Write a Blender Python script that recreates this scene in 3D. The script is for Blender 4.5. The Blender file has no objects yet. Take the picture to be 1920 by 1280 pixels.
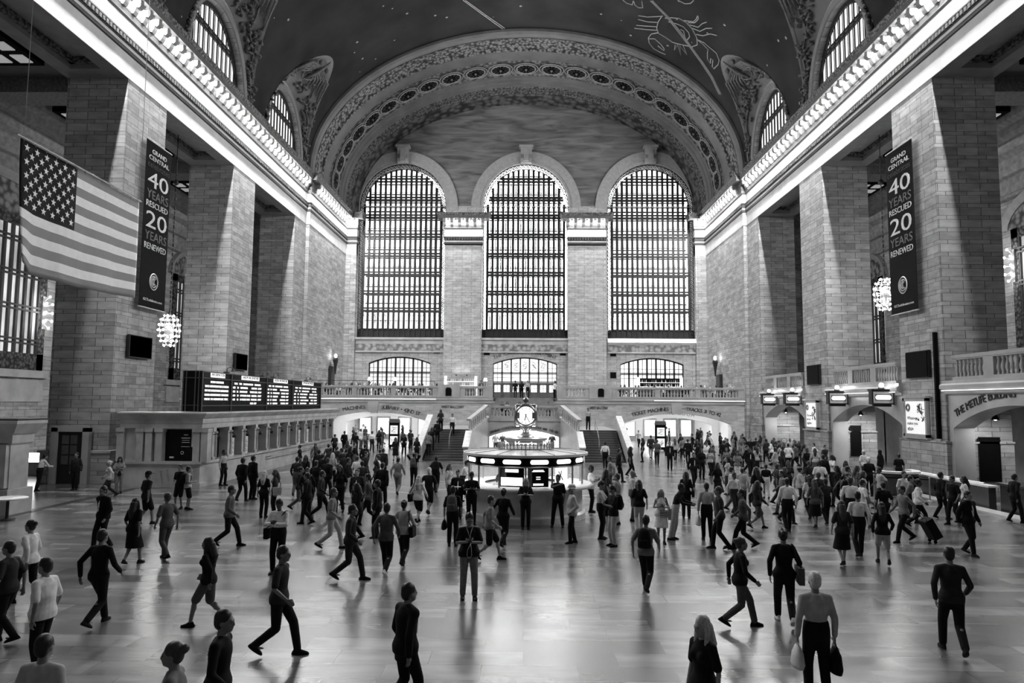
import bpy, bmesh, math, random
from mathutils import Vector, Matrix, Euler
R = random.Random(7)
PI = math.pi
SC = bpy.context.scene
COL = SC.collection
# ------------------------------------------------------------------ camera
F = 1360.0
YAW, PIT, ROL, CH = math.radians(1.0), math.radians(4.87), math.radians(0.4), 4.1
_f = Vector((-math.sin(YAW)*math.cos(PIT), math.cos(YAW)*math.cos(PIT), math.sin(PIT)))
_r0 = Vector((math.cos(YAW), math.sin(YAW), 0)); _u0 = _r0.cross(_f)
_u = _u0*math.cos(ROL) - _r0*math.sin(ROL); _r = _r0*math.cos(ROL) + _u0*math.sin(ROL)
cd = bpy.data.cameras.new('camera'); cam = bpy.data.objects.new('camera', cd); COL.objects.link(cam)
cd.sensor_width = 36; cd.lens = 36*F/1920; cd.clip_end = 400; cd.clip_start = 0.05
m = Matrix.Identity(4)
for i, v in enumerate((_r, _u, -_f)):
    for k in range(3): m[k][i] = v[k]
m.translation = (0, 0, CH)
cam.matrix_world = m
SC.camera = cam
SC.view_settings.view_transform = 'Standard'; SC.view_settings.look = 'None'
SC.view_settings.gamma = 1; SC.view_settings.use_curve_mapping = False
SC.view_settings.exposure = 0.8
cy = SC.cycles
cy.max_bounces = 6; cy.diffuse_bounces = 3; cy.use_adaptive_sampling = True; cy.adaptive_threshold = .03; cy.glossy_bounces = 3; cy.transmission_bounces = 4
cy.transparent_max_bounces = 6; cy.use_denoising = True; cy.sample_clamp_indirect = 3.0; cy.sample_clamp_direct = 12.0
cy.caustics_reflective = False; cy.caustics_refractive = False
try:
    cy.denoiser = 'OPENIMAGEDENOISE'; cy.use_light_tree = True
except Exception: pass
w = bpy.data.worlds.new('world'); SC.world = w; w.use_nodes = True
w.node_tree.nodes['Background'].inputs[0].default_value = (0.5, 0.5, 0.5, 1)
w.node_tree.nodes['Background'].inputs[1].default_value = 0.15
# ------------------------------------------------------------------ materials
def nodes(name):
    m = bpy.data.materials.new(name); m.use_nodes = True
    nt = m.node_tree; b = nt.nodes['Principled BSDF']
    return m, nt, b
def N(nt, t, **kw):
    n = nt.nodes.new(t)
    for k, v in kw.items():
        if k.startswith('i_'): n.inputs[int(k[2:])].default_value = v
        else: setattr(n, k, v)
    return n
def g4(v): return (v, v, v, 1)
def mathn(nt, op, a, b=None, c=None):
    n = nt.nodes.new('ShaderNodeMath'); n.operation = op
    for i, x in enumerate((a, b, c)):
        if x is None: continue
        if isinstance(x, (int, float)): n.inputs[i].default_value = x
        else: nt.links.new(x, n.inputs[i])
    return n.outputs[0]
MC = {}
def plain(name, v, rough=.6, metal=0., noise=0.12, nscale=3.0, spec=.5, coord='Object'):
    """one gray material with a little procedural mottling"""
    if name in MC: return MC[name]
    m, nt, b = nodes(name)
    tc = N(nt, 'ShaderNodeTexCoord'); nz = N(nt, 'ShaderNodeTexNoise')
    nz.inputs['Scale'].default_value = nscale; nz.inputs['Detail'].default_value = 4
    nt.links.new(tc.outputs[coord], nz.inputs['Vector'])
    mr = N(nt, 'ShaderNodeMapRange'); mr.inputs[1].default_value = .3; mr.inputs[2].default_value = .7
    mr.inputs[3].default_value = v*(1-noise); mr.inputs[4].default_value = v*(1+noise)
    nt.links.new(nz.outputs[0], mr.inputs[0]); nt.links.new(mr.outputs[0], b.inputs['Base Color'])
    b.inputs['Roughness'].default_value = rough; b.inputs['Metallic'].default_value = metal
    b.inputs['Specular IOR Level'].default_value = spec
    MC[name] = m; return m
def glow(name, s, v=1.0):
    if name in MC: return MC[name]
    m, nt, b = nodes(name)
    b.inputs['Base Color'].default_value = g4(.8); b.inputs['Emission Color'].default_value = g4(v)
    b.inputs['Emission Strength'].default_value = s
    MC[name] = m; return m
def ashlar(name, c1, c2, width=1.06, thick=.42, thin=.20, mort=.2, rough=.7, z0=0.0, mortar=.006):
    """stone blocks in courses, a tall course and a low one in turn"""
    m, nt, b = nodes(name)
    geo = N(nt, 'ShaderNodeNewGeometry'); sp = N(nt, 'ShaderNodeSeparateXYZ')
    nt.links.new(geo.outputs['Position'], sp.inputs[0])
    u = mathn(nt, 'ADD', sp.outputs[0], sp.outputs[1])
    P = thick+thin
    q = mathn(nt, 'DIVIDE', mathn(nt, 'ADD', sp.outputs[2], z0), P)
    n = mathn(nt, 'FLOOR', q); t = mathn(nt, 'FRACT', q)
    a = thick/P
    f1 = N(nt, 'ShaderNodeMapRange'); f1.inputs[1].default_value = 0; f1.inputs[2].default_value = a
    f1.inputs[3].default_value = 0; f1.inputs[4].default_value = .5; nt.links.new(t, f1.inputs[0])
    f2 = N(nt, 'ShaderNodeMapRange'); f2.inputs[1].default_value = a; f2.inputs[2].default_value = 1
    f2.inputs[3].default_value = 0; f2.inputs[4].default_value = .5; nt.links.new(t, f2.inputs[0])
    v = mathn(nt, 'ADD', mathn(nt, 'ADD', n, f1.outputs[0]), f2.outputs[0])
    cb = N(nt, 'ShaderNodeCombineXYZ'); nt.links.new(u, cb.inputs[0]); nt.links.new(v, cb.inputs[1])
    br = N(nt, 'ShaderNodeTexBrick'); nt.links.new(cb.outputs[0], br.inputs['Vector'])
    br.inputs['Scale'].default_value = 1; br.inputs['Brick Width'].default_value = width
    br.inputs['Row Height'].default_value = .5; br.inputs['Mortar Size'].default_value = mortar*1.3
    br.inputs['Mortar Smooth'].default_value = .1
    br.offset = .37; br.squash = 1.0; br.inputs['Bias'].default_value = .15
    br.inputs['Color1'].default_value = g4(c1); br.inputs['Color2'].default_value = g4(c2)
    br.inputs['Mortar'].default_value = g4(min(c1, c2)*mort)
    nz = N(nt, 'ShaderNodeTexNoise'); nz.inputs['Scale'].default_value = 1.3; nz.inputs['Detail'].default_value = 8
    mp = N(nt, 'ShaderNodeMapping'); mp.inputs['Scale'].default_value = (1, 1, 3)
    nt.links.new(geo.outputs['Position'], mp.inputs[0]); nt.links.new(mp.outputs[0], nz.inputs['Vector'])
    mr = N(nt, 'ShaderNodeMapRange'); mr.inputs[1].default_value = .3; mr.inputs[2].default_value = .7
    mr.inputs[3].default_value = .72; mr.inputs[4].default_value = 1.15; nt.links.new(nz.outputs[0], mr.inputs[0])
    mx = N(nt, 'ShaderNodeMix', data_type='RGBA', blend_type='MULTIPLY'); mx.inputs[0].default_value = 1
    nt.links.new(br.outputs[0], mx.inputs[6]); nt.links.new(mr.outputs[0], mx.inputs[7])
    nt.links.new(mx.outputs[2], b.inputs['Base Color'])
    b.inputs['Roughness'].default_value = rough
    MC[name] = m; return m
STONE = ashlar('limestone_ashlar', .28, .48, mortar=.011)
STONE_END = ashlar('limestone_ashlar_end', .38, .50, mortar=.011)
SOFF = plain('soffit_stone', .26, nscale=1.5, spec=.15)
CARV = plain('carved_stone', .32, nscale=2.0)
CARVD = plain('carved_shadow_stone', .10, nscale=6.0, noise=.6)
DARKM = plain('dark_bronze', .02, rough=.45, metal=.3)
BLACK = plain('black_panel', .003, rough=.8, spec=.1)
def floor_mat():
    m, nt, b = nodes('marble_floor')
    geo = N(nt, 'ShaderNodeNewGeometry')
    br = N(nt, 'ShaderNodeTexBrick'); nt.links.new(geo.outputs['Position'], br.inputs['Vector'])
    br.inputs['Scale'].default_value = 1; br.inputs['Brick Width'].default_value = 1.5
    br.inputs['Row Height'].default_value = .62; br.inputs['Mortar Size'].default_value = .006
    br.inputs['Color1'].default_value = g4(.075); br.inputs['Color2'].default_value = g4(.27)
    br.inputs['Mortar'].default_value = g4(.04); br.inputs['Bias'].default_value = -.1
    br.offset = .43
    nz = N(nt, 'ShaderNodeTexNoise'); nz.inputs['Scale'].default_value = .8; nz.inputs['Detail'].default_value = 9
    mp = N(nt, 'ShaderNodeMapping'); mp.inputs['Scale'].default_value = (.6, 2.2, 1)
    nt.links.new(geo.outputs['Position'], mp.inputs[0]); nt.links.new(mp.outputs[0], nz.inputs['Vector'])
    mr = N(nt, 'ShaderNodeMapRange'); mr.inputs[1].default_value = .3; mr.inputs[2].default_value = .7
    mr.inputs[3].default_value = .55; mr.inputs[4].default_value = 1.3; nt.links.new(nz.outputs[0], mr.inputs[0])
    mx = N(nt, 'ShaderNodeMix', data_type='RGBA', blend_type='MULTIPLY'); mx.inputs[0].default_value = 1
    nt.links.new(br.outputs[0], mx.inputs[6]); nt.links.new(mr.outputs[0], mx.inputs[7])
    nt.links.new(mx.outputs[2], b.inputs['Base Color'])
    r2 = N(nt, 'ShaderNodeMapRange'); r2.inputs[3].default_value = .18; r2.inputs[4].default_value = .30
    nt.links.new(nz.outputs[0], r2.inputs[0]); nt.links.new(r2.outputs[0], b.inputs['Roughness'])
    b.inputs['Specular IOR Level'].default_value = .9; b.inputs['IOR'].default_value = 1.75
    return m
FLOORM = floor_mat()
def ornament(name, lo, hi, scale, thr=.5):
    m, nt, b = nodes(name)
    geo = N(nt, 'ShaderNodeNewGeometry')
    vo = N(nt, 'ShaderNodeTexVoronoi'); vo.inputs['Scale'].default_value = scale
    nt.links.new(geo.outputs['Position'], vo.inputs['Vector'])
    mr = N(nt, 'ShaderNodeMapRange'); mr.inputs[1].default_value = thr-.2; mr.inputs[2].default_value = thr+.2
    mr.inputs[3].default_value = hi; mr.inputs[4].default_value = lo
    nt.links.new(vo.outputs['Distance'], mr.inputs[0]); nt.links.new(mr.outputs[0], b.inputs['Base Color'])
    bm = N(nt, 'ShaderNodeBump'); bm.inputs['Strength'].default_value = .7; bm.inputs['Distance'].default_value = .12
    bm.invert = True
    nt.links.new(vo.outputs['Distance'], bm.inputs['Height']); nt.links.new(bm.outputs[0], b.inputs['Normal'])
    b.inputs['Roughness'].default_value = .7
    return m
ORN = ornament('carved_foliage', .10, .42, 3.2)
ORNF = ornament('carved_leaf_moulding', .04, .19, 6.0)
def vault_mat():
    m, nt, b = nodes('painted_vault')
    geo = N(nt, 'ShaderNodeNewGeometry')
    nz = N(nt, 'ShaderNodeTexNoise'); nz.inputs['Scale'].default_value = .25; nz.inputs['Detail'].default_value = 8
    nt.links.new(geo.outputs['Position'], nz.inputs['Vector'])
    mr = N(nt, 'ShaderNodeMapRange'); mr.inputs[1].default_value = .3; mr.inputs[2].default_value = .7
    mr.inputs[3].default_value = .02; mr.inputs[4].default_value = .045; nt.links.new(nz.outputs[0], mr.inputs[0])
    vo = N(nt, 'ShaderNodeTexVoronoi'); vo.inputs['Scale'].default_value = .62
    nt.links.new(geo.outputs['Position'], vo.inputs['Vector'])
    lt = mathn(nt, 'LESS_THAN', vo.outputs['Distance'], .075)
    ad = mathn(nt, 'MULTIPLY_ADD', lt, .3, mr.outputs[0])
    nt.links.new(ad, b.inputs['Base Color']); b.inputs['Roughness'].default_value = .85; b.inputs['Specular IOR Level'].default_value = .08
    return m
VAULT = vault_mat()
# ------------------------------------------------------------------ mesh builder
class MB:
    def __init__(s): s.v = []; s.f = []; s.mi = []; s.cur = 0
    def add(s, vs, fs):
        o = len(s.v); s.v += [tuple(p) for p in vs]
        for f in fs: s.f.append(tuple(i+o for i in f)); s.mi.append(s.cur)
        return s
    def box(s, x0, x1, y0, y1, z0, z1):
        x0, x1 = sorted((x0, x1)); y0, y1 = sorted((y0, y1)); z0, z1 = sorted((z0, z1))
        return s.add([(x0,y0,z0),(x1,y0,z0),(x1,y1,z0),(x0,y1,z0),(x0,y0,z1),(x1,y0,z1),(x1,y1,z1),(x0,y1,z1)],
                     [(0,3,2,1),(4,5,6,7),(0,1,5,4),(1,2,6,5),(2,3,7,6),(3,0,4,7)])
    def obox(s, c, ax, ay, az, hx, hy, hz):
        c = Vector(c); ax, ay, az = Vector(ax)*hx, Vector(ay)*hy, Vector(az)*hz
        p = [c+a*ax+b*ay+d*az for d in (-1,1) for (a,b) in ((-1,-1),(1,-1),(1,1),(-1,1))]
        return s.add(p, [(0,3,2,1),(4,5,6,7),(0,1,5,4),(1,2,6,5),(2,3,7,6),(3,0,4,7)])
    def bar(s, a, b, w, h=None, up=(0,0,1)):
        a, b = Vector(a), Vector(b); d = (b-a); L = d.length; d.normalize()
        if abs(d.dot(Vector(up))) > .99: up = (0,1,0)
        r = d.cross(Vector(up)).normalized(); u = r.cross(d)
        return s.obox((a+b)/2, r, d, u, w/2, L/2, (h or w)/2)
    def prism(s, poly, fn, closed=True, caps=True):
        """poly: 2D points; fn(pt, k) for k in 0..1 end -> 3D"""
        n = len(poly); a = [fn(p, 0) for p in poly]; b = [fn(p, 1) for p in poly]
        fs = [(i, (i+1) % n, n+(i+1) % n, n+i) for i in range(n if closed else n-1)]
        if caps: fs += [tuple(range(n-1, -1, -1)), tuple(range(n, 2*n))]
        return s.add(a+b, fs)
    def sweep(s, rings, closed=False, caps=False):
        n = len(rings[0]); vs = [p for r in rings for p in r]; fs = []
        for j in range(len(rings)-1):
            for i in range(n if closed else n-1):
                k = (i+1) % n
                fs.append((j*n+i, j*n+k, (j+1)*n+k, (j+1)*n+i))
        if caps: fs += [tuple(range(n-1, -1, -1)), tuple((len(rings)-1)*n+i for i in range(n))]
        return s.add(vs, fs)
    def lathe(s, prof, c=(0,0,0), n=16, a0=0, a1=2*PI, caps=True):
        full = abs(a1-a0) > 6.28; rings = []
        for (r, z) in prof:
            rings.append([(c[0]+r*math.cos(a0+(a1-a0)*i/(n if full else n-1)), c[1]+r*math.sin(a0+(a1-a0)*i/(n if full else n-1)), c[2]+z) for i in range(n)])
        s.sweep(rings, closed=full, caps=caps and full); return s
    def tube(s, pts, rad, n=8, closed=False):
        pts = [Vector(p) for p in pts]; rings = []; up = Vector((0,0,1))
        m_ = len(pts)
        for i, p in enumerate(pts):
            if closed: d = pts[(i+1) % m_]-pts[(i-1) % m_]
            else: d = pts[min(i+1, m_-1)]-pts[max(i-1, 0)]
            if d.length < 1e-9: d = Vector((0,0,1))
            d.normalize()
            if i == 0:
                x = d.cross(up)
                if x.length < .3: x = d.cross(Vector((0,1,0)))
            else: x = px_-d*px_.dot(d)
            if x.length < 1e-4: x = d.orthogonal()
            x.normalize(); px_ = x; y = x.cross(d)
            r = rad[i] if isinstance(rad, (list, tuple)) else rad
            rings.append([p+x*r*math.cos(2*PI*k/n)+y*r*math.sin(2*PI*k/n) for k in range(n)])
        if closed: rings.append(rings[0])
        s.sweep(rings, closed=True, caps=not closed); return s
    def ball(s, c, r, n=8, m=6, sc=(1,1,1)):
        rings = []
        for j in range(m+1):
            t = PI*j/m; rr = max(math.sin(t), 1e-3)
            rings.append([(c[0]+r*sc[0]*rr*math.cos(2*PI*i/n), c[1]+r*sc[1]*rr*math.sin(2*PI*i/n), c[2]+r*sc[2]*math.cos(t)) for i in range(n)])
        s.sweep(rings[::-1], closed=True); return s
    def mesh(s, name, mats, smooth=False):
        me = bpy.data.meshes.new(name); me.from_pydata(s.v, [], s.f)
        mats = mats if isinstance(mats, (list, tuple)) else [mats]
        for m_ in mats: me.materials.append(m_)
        if len(mats) > 1: me.polygons.foreach_set('material_index', s.mi)
        bm = bmesh.new(); bm.from_mesh(me); bmesh.ops.recalc_face_normals(bm, faces=bm.faces); bm.to_mesh(me); bm.free()
        if smooth: me.shade_smooth()
        me.update(); return me
    def build(s, name, mats, parent=None, smooth=False, loc=None, rz=None):
        return link(name, s.mesh(name, mats, smooth), parent, loc, rz)
def link(name, me, parent=None, loc=None, rz=None):
    o = bpy.data.objects.new(name, me); COL.objects.link(o)
    if parent is not None: o.parent = parent
    if loc is not None: o.location = loc
    if rz is not None: o.rotation_euler = (0, 0, rz)
    return o
def smooth_by_angle(o, ang=35):
    try: o.data.set_sharp_from_angle(angle=math.radians(ang))
    except Exception: pass
def thing(name, label, cat, loc=(0,0,0), rz=0, group=None):
    o = bpy.data.objects.new(name, None); COL.objects.link(o); o.empty_display_size = .2
    o.location = loc; o.rotation_euler = (0,0,rz); tag(o, label, cat, group); return o
def tag(o, label=None, cat=None, group=None, kind=None):
    if label: o['label'] = label
    if cat: o['category'] = cat
    if group: o['group'] = group
    if kind: o['kind'] = kind
    return o
def struct(name, mb, mats, parent=None, smooth=False):
    o = mb.build(name, mats, parent, smooth)
    if parent is None: o['kind'] = 'structure'
    return o
def copytree(o, parent=None, loc=None, rz=None, label=None, group=None):
    c = o.copy(); COL.objects.link(c)
    if parent is not None: c.parent = parent
    for ch in list(o.children): copytree(ch, c)
    if loc is not None: c.location = loc
    if rz is not None: c.rotation_euler = (0,0,rz)
    if label: c['label'] = label
    if group: c['group'] = group
    return c
def mat4(origin, ex, ey):
    ex, ey = Vector(ex).normalized(), Vector(ey).normalized(); ez = ex.cross(ey)
    m = Matrix.Identity(4)
    for i, v in enumerate((ex, ey, ez)):
        for k in range(3): m[k][i] = v[k]
    m.translation = origin; return m
def text_mesh(body, size, extr=.01, align='CENTER', fit=None):
    """text as verts/faces in the xy plane"""
    c = bpy.data.curves.new('lettering', 'FONT'); c.body = body; c.size = size; c.extrude = extr
    c.align_x = align; c.align_y = 'BOTTOM'; c.resolution_u = 3
    o = bpy.data.objects.new('lettering', c); COL.objects.link(o)
    dg = bpy.context.evaluated_depsgraph_get(); me = bpy.data.meshes.new_from_object(o.evaluated_get(dg))
    vs = [v.co.copy() for v in me.vertices]; fs = [tuple(p.vertices) for p in me.polygons]
    bpy.data.objects.remove(o); bpy.data.curves.remove(c); bpy.data.meshes.remove(me)
    if fit and vs:
        x0 = min(v.x for v in vs); x1 = max(v.x for v in vs)
        if x1-x0 > 1e-6:
            k = fit/(x1-x0)
            for v in vs: v.x = (v.x-(x0+x1)/2)*k
    return vs, fs
def put_text(mb, body, size, M, extr=.01, align='CENTER', fit=None):
    vs, fs = text_mesh(body, size, extr, align, fit)
    mb.add([M @ v for v in vs], fs); return mb
GL = {}
def arc_text(mb, body, size, fn, s0, s1, extr=.02):
    """fn(s)->(point, tangent, up) in 3D, letters spread between s0 and s1"""
    ws = []
    for ch in body:
        if ch == ' ': ws.append((None, size*.45)); continue
        if (ch, size) not in GL:
            vs, fs = text_mesh(ch, size, extr); x = [v.x for v in vs]
            GL[(ch, size)] = (vs, fs, max(x)-min(x))
        g = GL[(ch, size)]; ws.append((g, g[2]+size*.12))
    tot = sum(w_ for _, w_ in ws); k = (s1-s0)/tot; s = s0
    for g, w_ in ws:
        if g:
            p, t, u = fn(s+w_*k/2); M = mat4(p, t, u)
            mb.add([M @ v for v in g[0]], g[1])
        s += w_*k
    return mb
# ================================================================== people
def remesh(mb, vox, name, mats, sm=4, dec=None):
    me = mb.mesh(name, mats); o = bpy.data.objects.new('tmp', me); COL.objects.link(o)
    m1 = o.modifiers.new('r', 'REMESH'); m1.mode = 'VOXEL'; m1.voxel_size = vox; m1.use_smooth_shade = True
    m2 = o.modifiers.new('s', 'SMOOTH'); m2.factor = .5; m2.iterations = sm
    if dec: m3 = o.modifiers.new('d', 'DECIMATE'); m3.ratio = dec
    dg = bpy.context.evaluated_depsgraph_get(); r = bpy.data.meshes.new_from_object(o.evaluated_get(dg)); r.name = name
    bpy.data.objects.remove(o); bpy.data.meshes.remove(me)
    r.materials.clear(); r.materials.append(mats); r.shade_smooth(); return r
def ik(A, T, l1, l2, pole):
    d = T-A; L = min(d.length, (l1+l2)*.999); d = d.normalized()
    a = (l1*l1-l2*l2+L*L)/(2*L); h = math.sqrt(max(l1*l1-a*a, 0)); p = (pole-d*pole.dot(d))
    p = p.normalized() if p.length > 1e-5 else Vector((0, -1, 0))
    return A+d*a+p*h, A+d*L
def limb(mb, pts, rad, n=10, extra=0.):
    """a chain with tapering radii, rounded at the ends"""
    P_, R_ = [], []
    for i in range(len(pts)-1):
        for k in range(5):
            t = k/5; P_.append(pts[i].lerp(pts[i+1], t)); R_.append(rad[i]+(rad[i+1]-rad[i])*t+extra)
    P_.append(pts[-1]); R_.append(rad[-1]+extra)
    mb.tube(P_, R_, n)
    mb.ball(pts[0], rad[0]+extra, n, 6); mb.ball(pts[-1], rad[-1]+extra, n, 6)
    for i in range(1, len(pts)-1): mb.ball(pts[i], rad[i]+extra, n, 6)
def loft(mb, rings, n=16, M=None):
    vs = []
    for (c, rx, ry) in rings:
        rg_ = []
        for k in range(n):
            a = 2*PI*k/n; p = Vector((c[0]+rx*math.cos(a), c[1]+ry*math.sin(a), c[2])); rg_.append(M @ p if M else p)
        vs.append(rg_)
    mb.sweep(vs, closed=True, caps=True)
def ell(mb, c, r, M, n=14, m_=9):
    rings = []
    for j in range(m_+1):
        t = PI*j/m_; s = max(math.sin(t), 1e-3)
        rings.append([M @ Vector((c[0]+r[0]*s*math.cos(2*PI*i/n), c[1]+r[1]*s*math.sin(2*PI*i/n), c[2]-r[2]*math.cos(t))) for i in range(n)])
    mb.sweep(rings, closed=True, caps=True)
def hand(mb, W, d, nrm, side, curl=.5, fine=True):
    """W wrist, d pointing direction, nrm palm normal, side: +1/-1 puts the thumb"""
    d = d.normalized(); nrm = (nrm-d*nrm.dot(d)).normalized(); s = d.cross(nrm).normalized()*side
    M = Matrix.Identity(4)
    for i, v in enumerate((s, d, nrm)):
        for k in range(3): M[k][i] = v[k]
    M.translation = W
    ell(mb, (0, .052, 0), (.041, .055, .016), M); ell(mb, (0, .005, 0), (.028, .03, .02), M)
    for k, (x, L, y0) in enumerate(((-.031, .062, .09), (-.011, .076, .097), (.010, .080, .098), (.031, .071, .093))):
        p = Vector((x, y0-.012, 0)); a = 0; pts = [M @ p]
        for seg, f_ in enumerate((.46, .3, .24)):
            a += curl*(.55, .75, .6)[seg]; p = p+Vector((x*.12, math.cos(a)*L*f_, math.sin(a)*L*f_)); pts.append(M @ p)
        mb.tube(pts, [.0095, .009, .0085, .0075], 6); mb.ball(pts[-1], .0078, 6, 4)
    p0 = Vector((.036, .028, .006)); p1 = Vector((.058, .055, .014+.01*curl)); p2 = Vector((.060-.02*curl, .085, .02+.02*curl))
    mb.tube([M @ Vector((.018, .012, 0)), M @ p0, M @ p1, M @ p2], [.014, .0125, .0105, .008], 6); mb.ball(M @ p2, .0083, 6, 4)
DEF = dict(lean=0., fl=(.10, .0, 0.), fr=(-.10, .0, 0.), hl=(.26, -.02, -.62), hr=(-.26, -.02, -.62), curl=.5, hp=0., hy=0., sl=.0, fat=1.0, fem=0, sleeve='short', low='trousers', hair='short', top='shirt', drop=0.0,
           nl=None, nr=None, dl=None, dr=None, vox=.014, twist=0., shoe='shoe', zh=.985, skirt=.62)
def make_person(**kw):
    """returns list of (part name, mesh, colour key)"""
    s = dict(DEF); s.update(kw); f = s['fat']; fem = s['fem']
    Pz = s['zh']-s['drop']; P_ = Vector((0, 0, Pz)); ln = s['lean']
    up = Vector((0, -math.sin(ln), math.cos(ln)))
    Nk = P_+up*.50; tw = s['twist']
    sh = .158 if fem else .178
    shx = Vector((math.cos(tw), math.sin(tw), 0))
    SL, SR = Nk+shx*sh-up*.062, Nk-shx*sh-up*.062      # figure's left is +x
    sit = s['low'] == 'sit'
    foot = {}; knee = {}; ank = {}; hip = {}
    for k, sg, T in (('l', 1, s['fl']), ('r', -1, s['fr'])):
        hp_ = P_+Vector((sg*.09, 0, -.04)); tgt = Vector((T[0], T[1], .085+T[2]))
        kn, an = ik(hp_, tgt, .44, .43, Vector((sg*.08, -1, 0))); hip[k], knee[k], ank[k] = hp_, kn, an
    elb = {}; wri = {}
    for k, sg, S_, T in (('l', 1, SL, s['hl']), ('r', -1, SR, s['hr'])):
        tgt = Nk+shx*T[0]+Vector((0, T[1], 0))+Vector((0, 0, T[2]+.03))
        el, wr = ik(S_, tgt, .29, .255, s.get('pole_'+k) or Vector((sg*.55, .8, -.3))); elb[k], wri[k] = el, wr
    hc = Nk+up*.165+Vector((0, -.025, 0))
    HM = Matrix.Translation(hc) @ Euler((s['hp'], 0, s['hy'])).to_matrix().to_4x4() @ Matrix.Scale(1.06, 4)
    # ---------- body
    b = MB()
    def torso(mb, e, z0=-.10, neck=True, hipx=0.):
        rr = [(-.10, .155+.01*fem, .105), (0., .165+.012*fem, .115), (.12, .138-.012*fem, .098*f), (.24, .142-.004*fem, .105*f), (.34, .158-.01*fem, .112), (.41, .155-.015*fem, .10), (.465, .10, .075), (.505, .058, .058)]
        R_ = []
        for t, rx, ry in rr:
            if t < z0-1e-6: continue
            bel = (f-1)*.5 if .0 <= t <= .3 else 0
            c = P_+up*t+Vector((0, -.02*bel*4, 0)); ee = e+(.024 if (e > 0 and t < .1) else 0); R_.append((c, rx*(1+(f-1)*.6)+ee, ry*(1+bel*.6)+ee))
        vs = []
        for (c, rx, ry) in R_: vs.append([c+shx*rx*math.cos(2*PI*k/18)+Vector((-shx.y, shx.x, 0))*ry*math.sin(2*PI*k/18) for k in range(18)])
        mb.sweep(vs, closed=True, caps=True)
        for S_ in (SL, SR): limb(mb, [Nk-up*.03, S_-up*.002], [.05, .050], 10, e)
        if fem:
            for sg in (-1, 1): mb.ball(P_+up*.32+shx*sg*.072+Vector((0, -.082, 0)), .058+e, 10, 7)
    torso(b, 0)
    b.tube([Nk-up*.03, Nk+up*.06, hc-Vector((0, -.02, .05))], [.062, .052, .052], 10)
    ell(b, (0, .012, .02), (.074, .094, .104), HM); ell(b, (0, -.03, -.055), (.052, .058, .062), HM)
    ell(b, (0, -.062, -.088), (.028, .024, .02), HM)      # chin
    ell(b, (0, -.096, -.018), (.012, .016, .026), HM, 8, 6); ell(b, (0, -.103, -.034), (.016, .012, .010), HM, 8, 6)   # nose
    ell(b, (0, -.084, .018), (.055, .014, .010), HM, 10, 6)      # brow
    ell(b, (0, -.083, -.062), (.024, .010, .008), HM, 8, 5)       # lips
    for sg in (-1, 1): ell(b, (sg*.076, .010, -.012), (.010, .018, .030), HM, 8, 6)
    for k, sg in (('l', 1), ('r', -1)):
        S_ = SL if sg > 0 else SR
        limb(b, [S_, elb[k], wri[k]], [.046*(.88 if fem else 1), .038*(.88 if fem else 1), .026], 10)
        mid = elb[k].lerp(wri[k], .3); b.ball(mid, .039*(.88 if fem else 1), 9, 6)
        d = s['d'+k] or (wri[k]-elb[k]); nr_ = s['n'+k] or Vector((-sg*.9, .1, 0))
        hand(b, wri[k], Vector(d), Vector(nr_), 1, s['curl'])
        limb(b, [hip[k], knee[k], ank[k]], [.088, .056, .037], 10); cm = knee[k].lerp(ank[k], .3)+Vector((0, .012, 0)); b.ball(cm, .052, 10, 7, (1, 1, 1.6))
        a = ank[k]; limb(b, [a+Vector((0, .03, -.035)), a+Vector((0, -.13, -.05))], [.024, .02], 8)
    parts = [('person', remesh(b, s['vox'], 'person_body', SK[0], 3), 'skin')]
    e_ = MB()
    for sg in (-1, 1): ell(e_, (sg*.031, -.082, -.002), (.010, .008, .006), HM, 8, 6)
    parts.append(('eyes', e_.mesh('eyes', HAIRM[0], True), 'eyes'))
    # ---------- hair or headwear
    h = MB(); hs = s['hair']
    if hs != 'bald' and hs != 'hijab':
        ell(h, (0, .024, .040), (.084, .098, .100), HM); ell(h, (0, .055, -.005), (.074, .066, .085), HM)
    if hs == 'long':
        ell(h, (0, .05, -.04), (.088, .07, .14), HM)
        bk = Nk+Vector((0, .075, 0)); 
        h.tube([HM @ Vector((0, .07, .02)), HM @ Vector((0, .10, -.12)), bk+Vector((0, .03, -.06)), bk+Vector((0, .03, -.24))], [.085, .095, .10, .05], 10)
        for sg in (-1, 1): h.tube([HM @ Vector((sg*.066, .0, .05)), HM @ Vector((sg*.086, .01, -.05)), Nk+shx*sg*.09+Vector((0, -.03, -.02)), Nk+shx*sg*.09+Vector((0, -.07, -.16))], [.03, .035, .034, .016], 8)
    if hs == 'bun': ell(h, (0, .12, .06), (.05, .05, .05), HM)
    if hs == 'hijab':
        ell(h, (0, .02, .025), (.092, .108, .122), HM); loft(h, [((0, .0, -.26), .19, .13), ((0, .01, -.18), .15, .12), ((0, .02, -.06), .09, .095)], M=HM)
        h2 = MB()
    if hs in ('short', 'bald') and kw.get('cap'):
        pass
    if h.v: parts.append(('headscarf' if hs == 'hijab' else 'hair', remesh(h, .012 if s['vox'] > .01 else .008, 'hair', HAIRM[0], 2), 'hair'))
    if kw.get('cap') == 'fedora':
        c = MB(); loft(c, [((0, .01, .075), .155, .165), ((0, .01, .083), .158, .168), ((0, .01, .088), .10, .115), ((0, .01, .17), .085, .098), ((0, .01, .185), .05, .07)], 22, HM); parts.append(('hat', c.mesh('hat', CL['w'], False), 'hat'))
        c = MB(); loft(c, [((0, .01, .088), .104, .119), ((0, .01, .115), .100, .115)], 22, HM); parts.append(('hat_band', c.mesh('hat_band', CL['k'], False), 'dark'))
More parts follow.
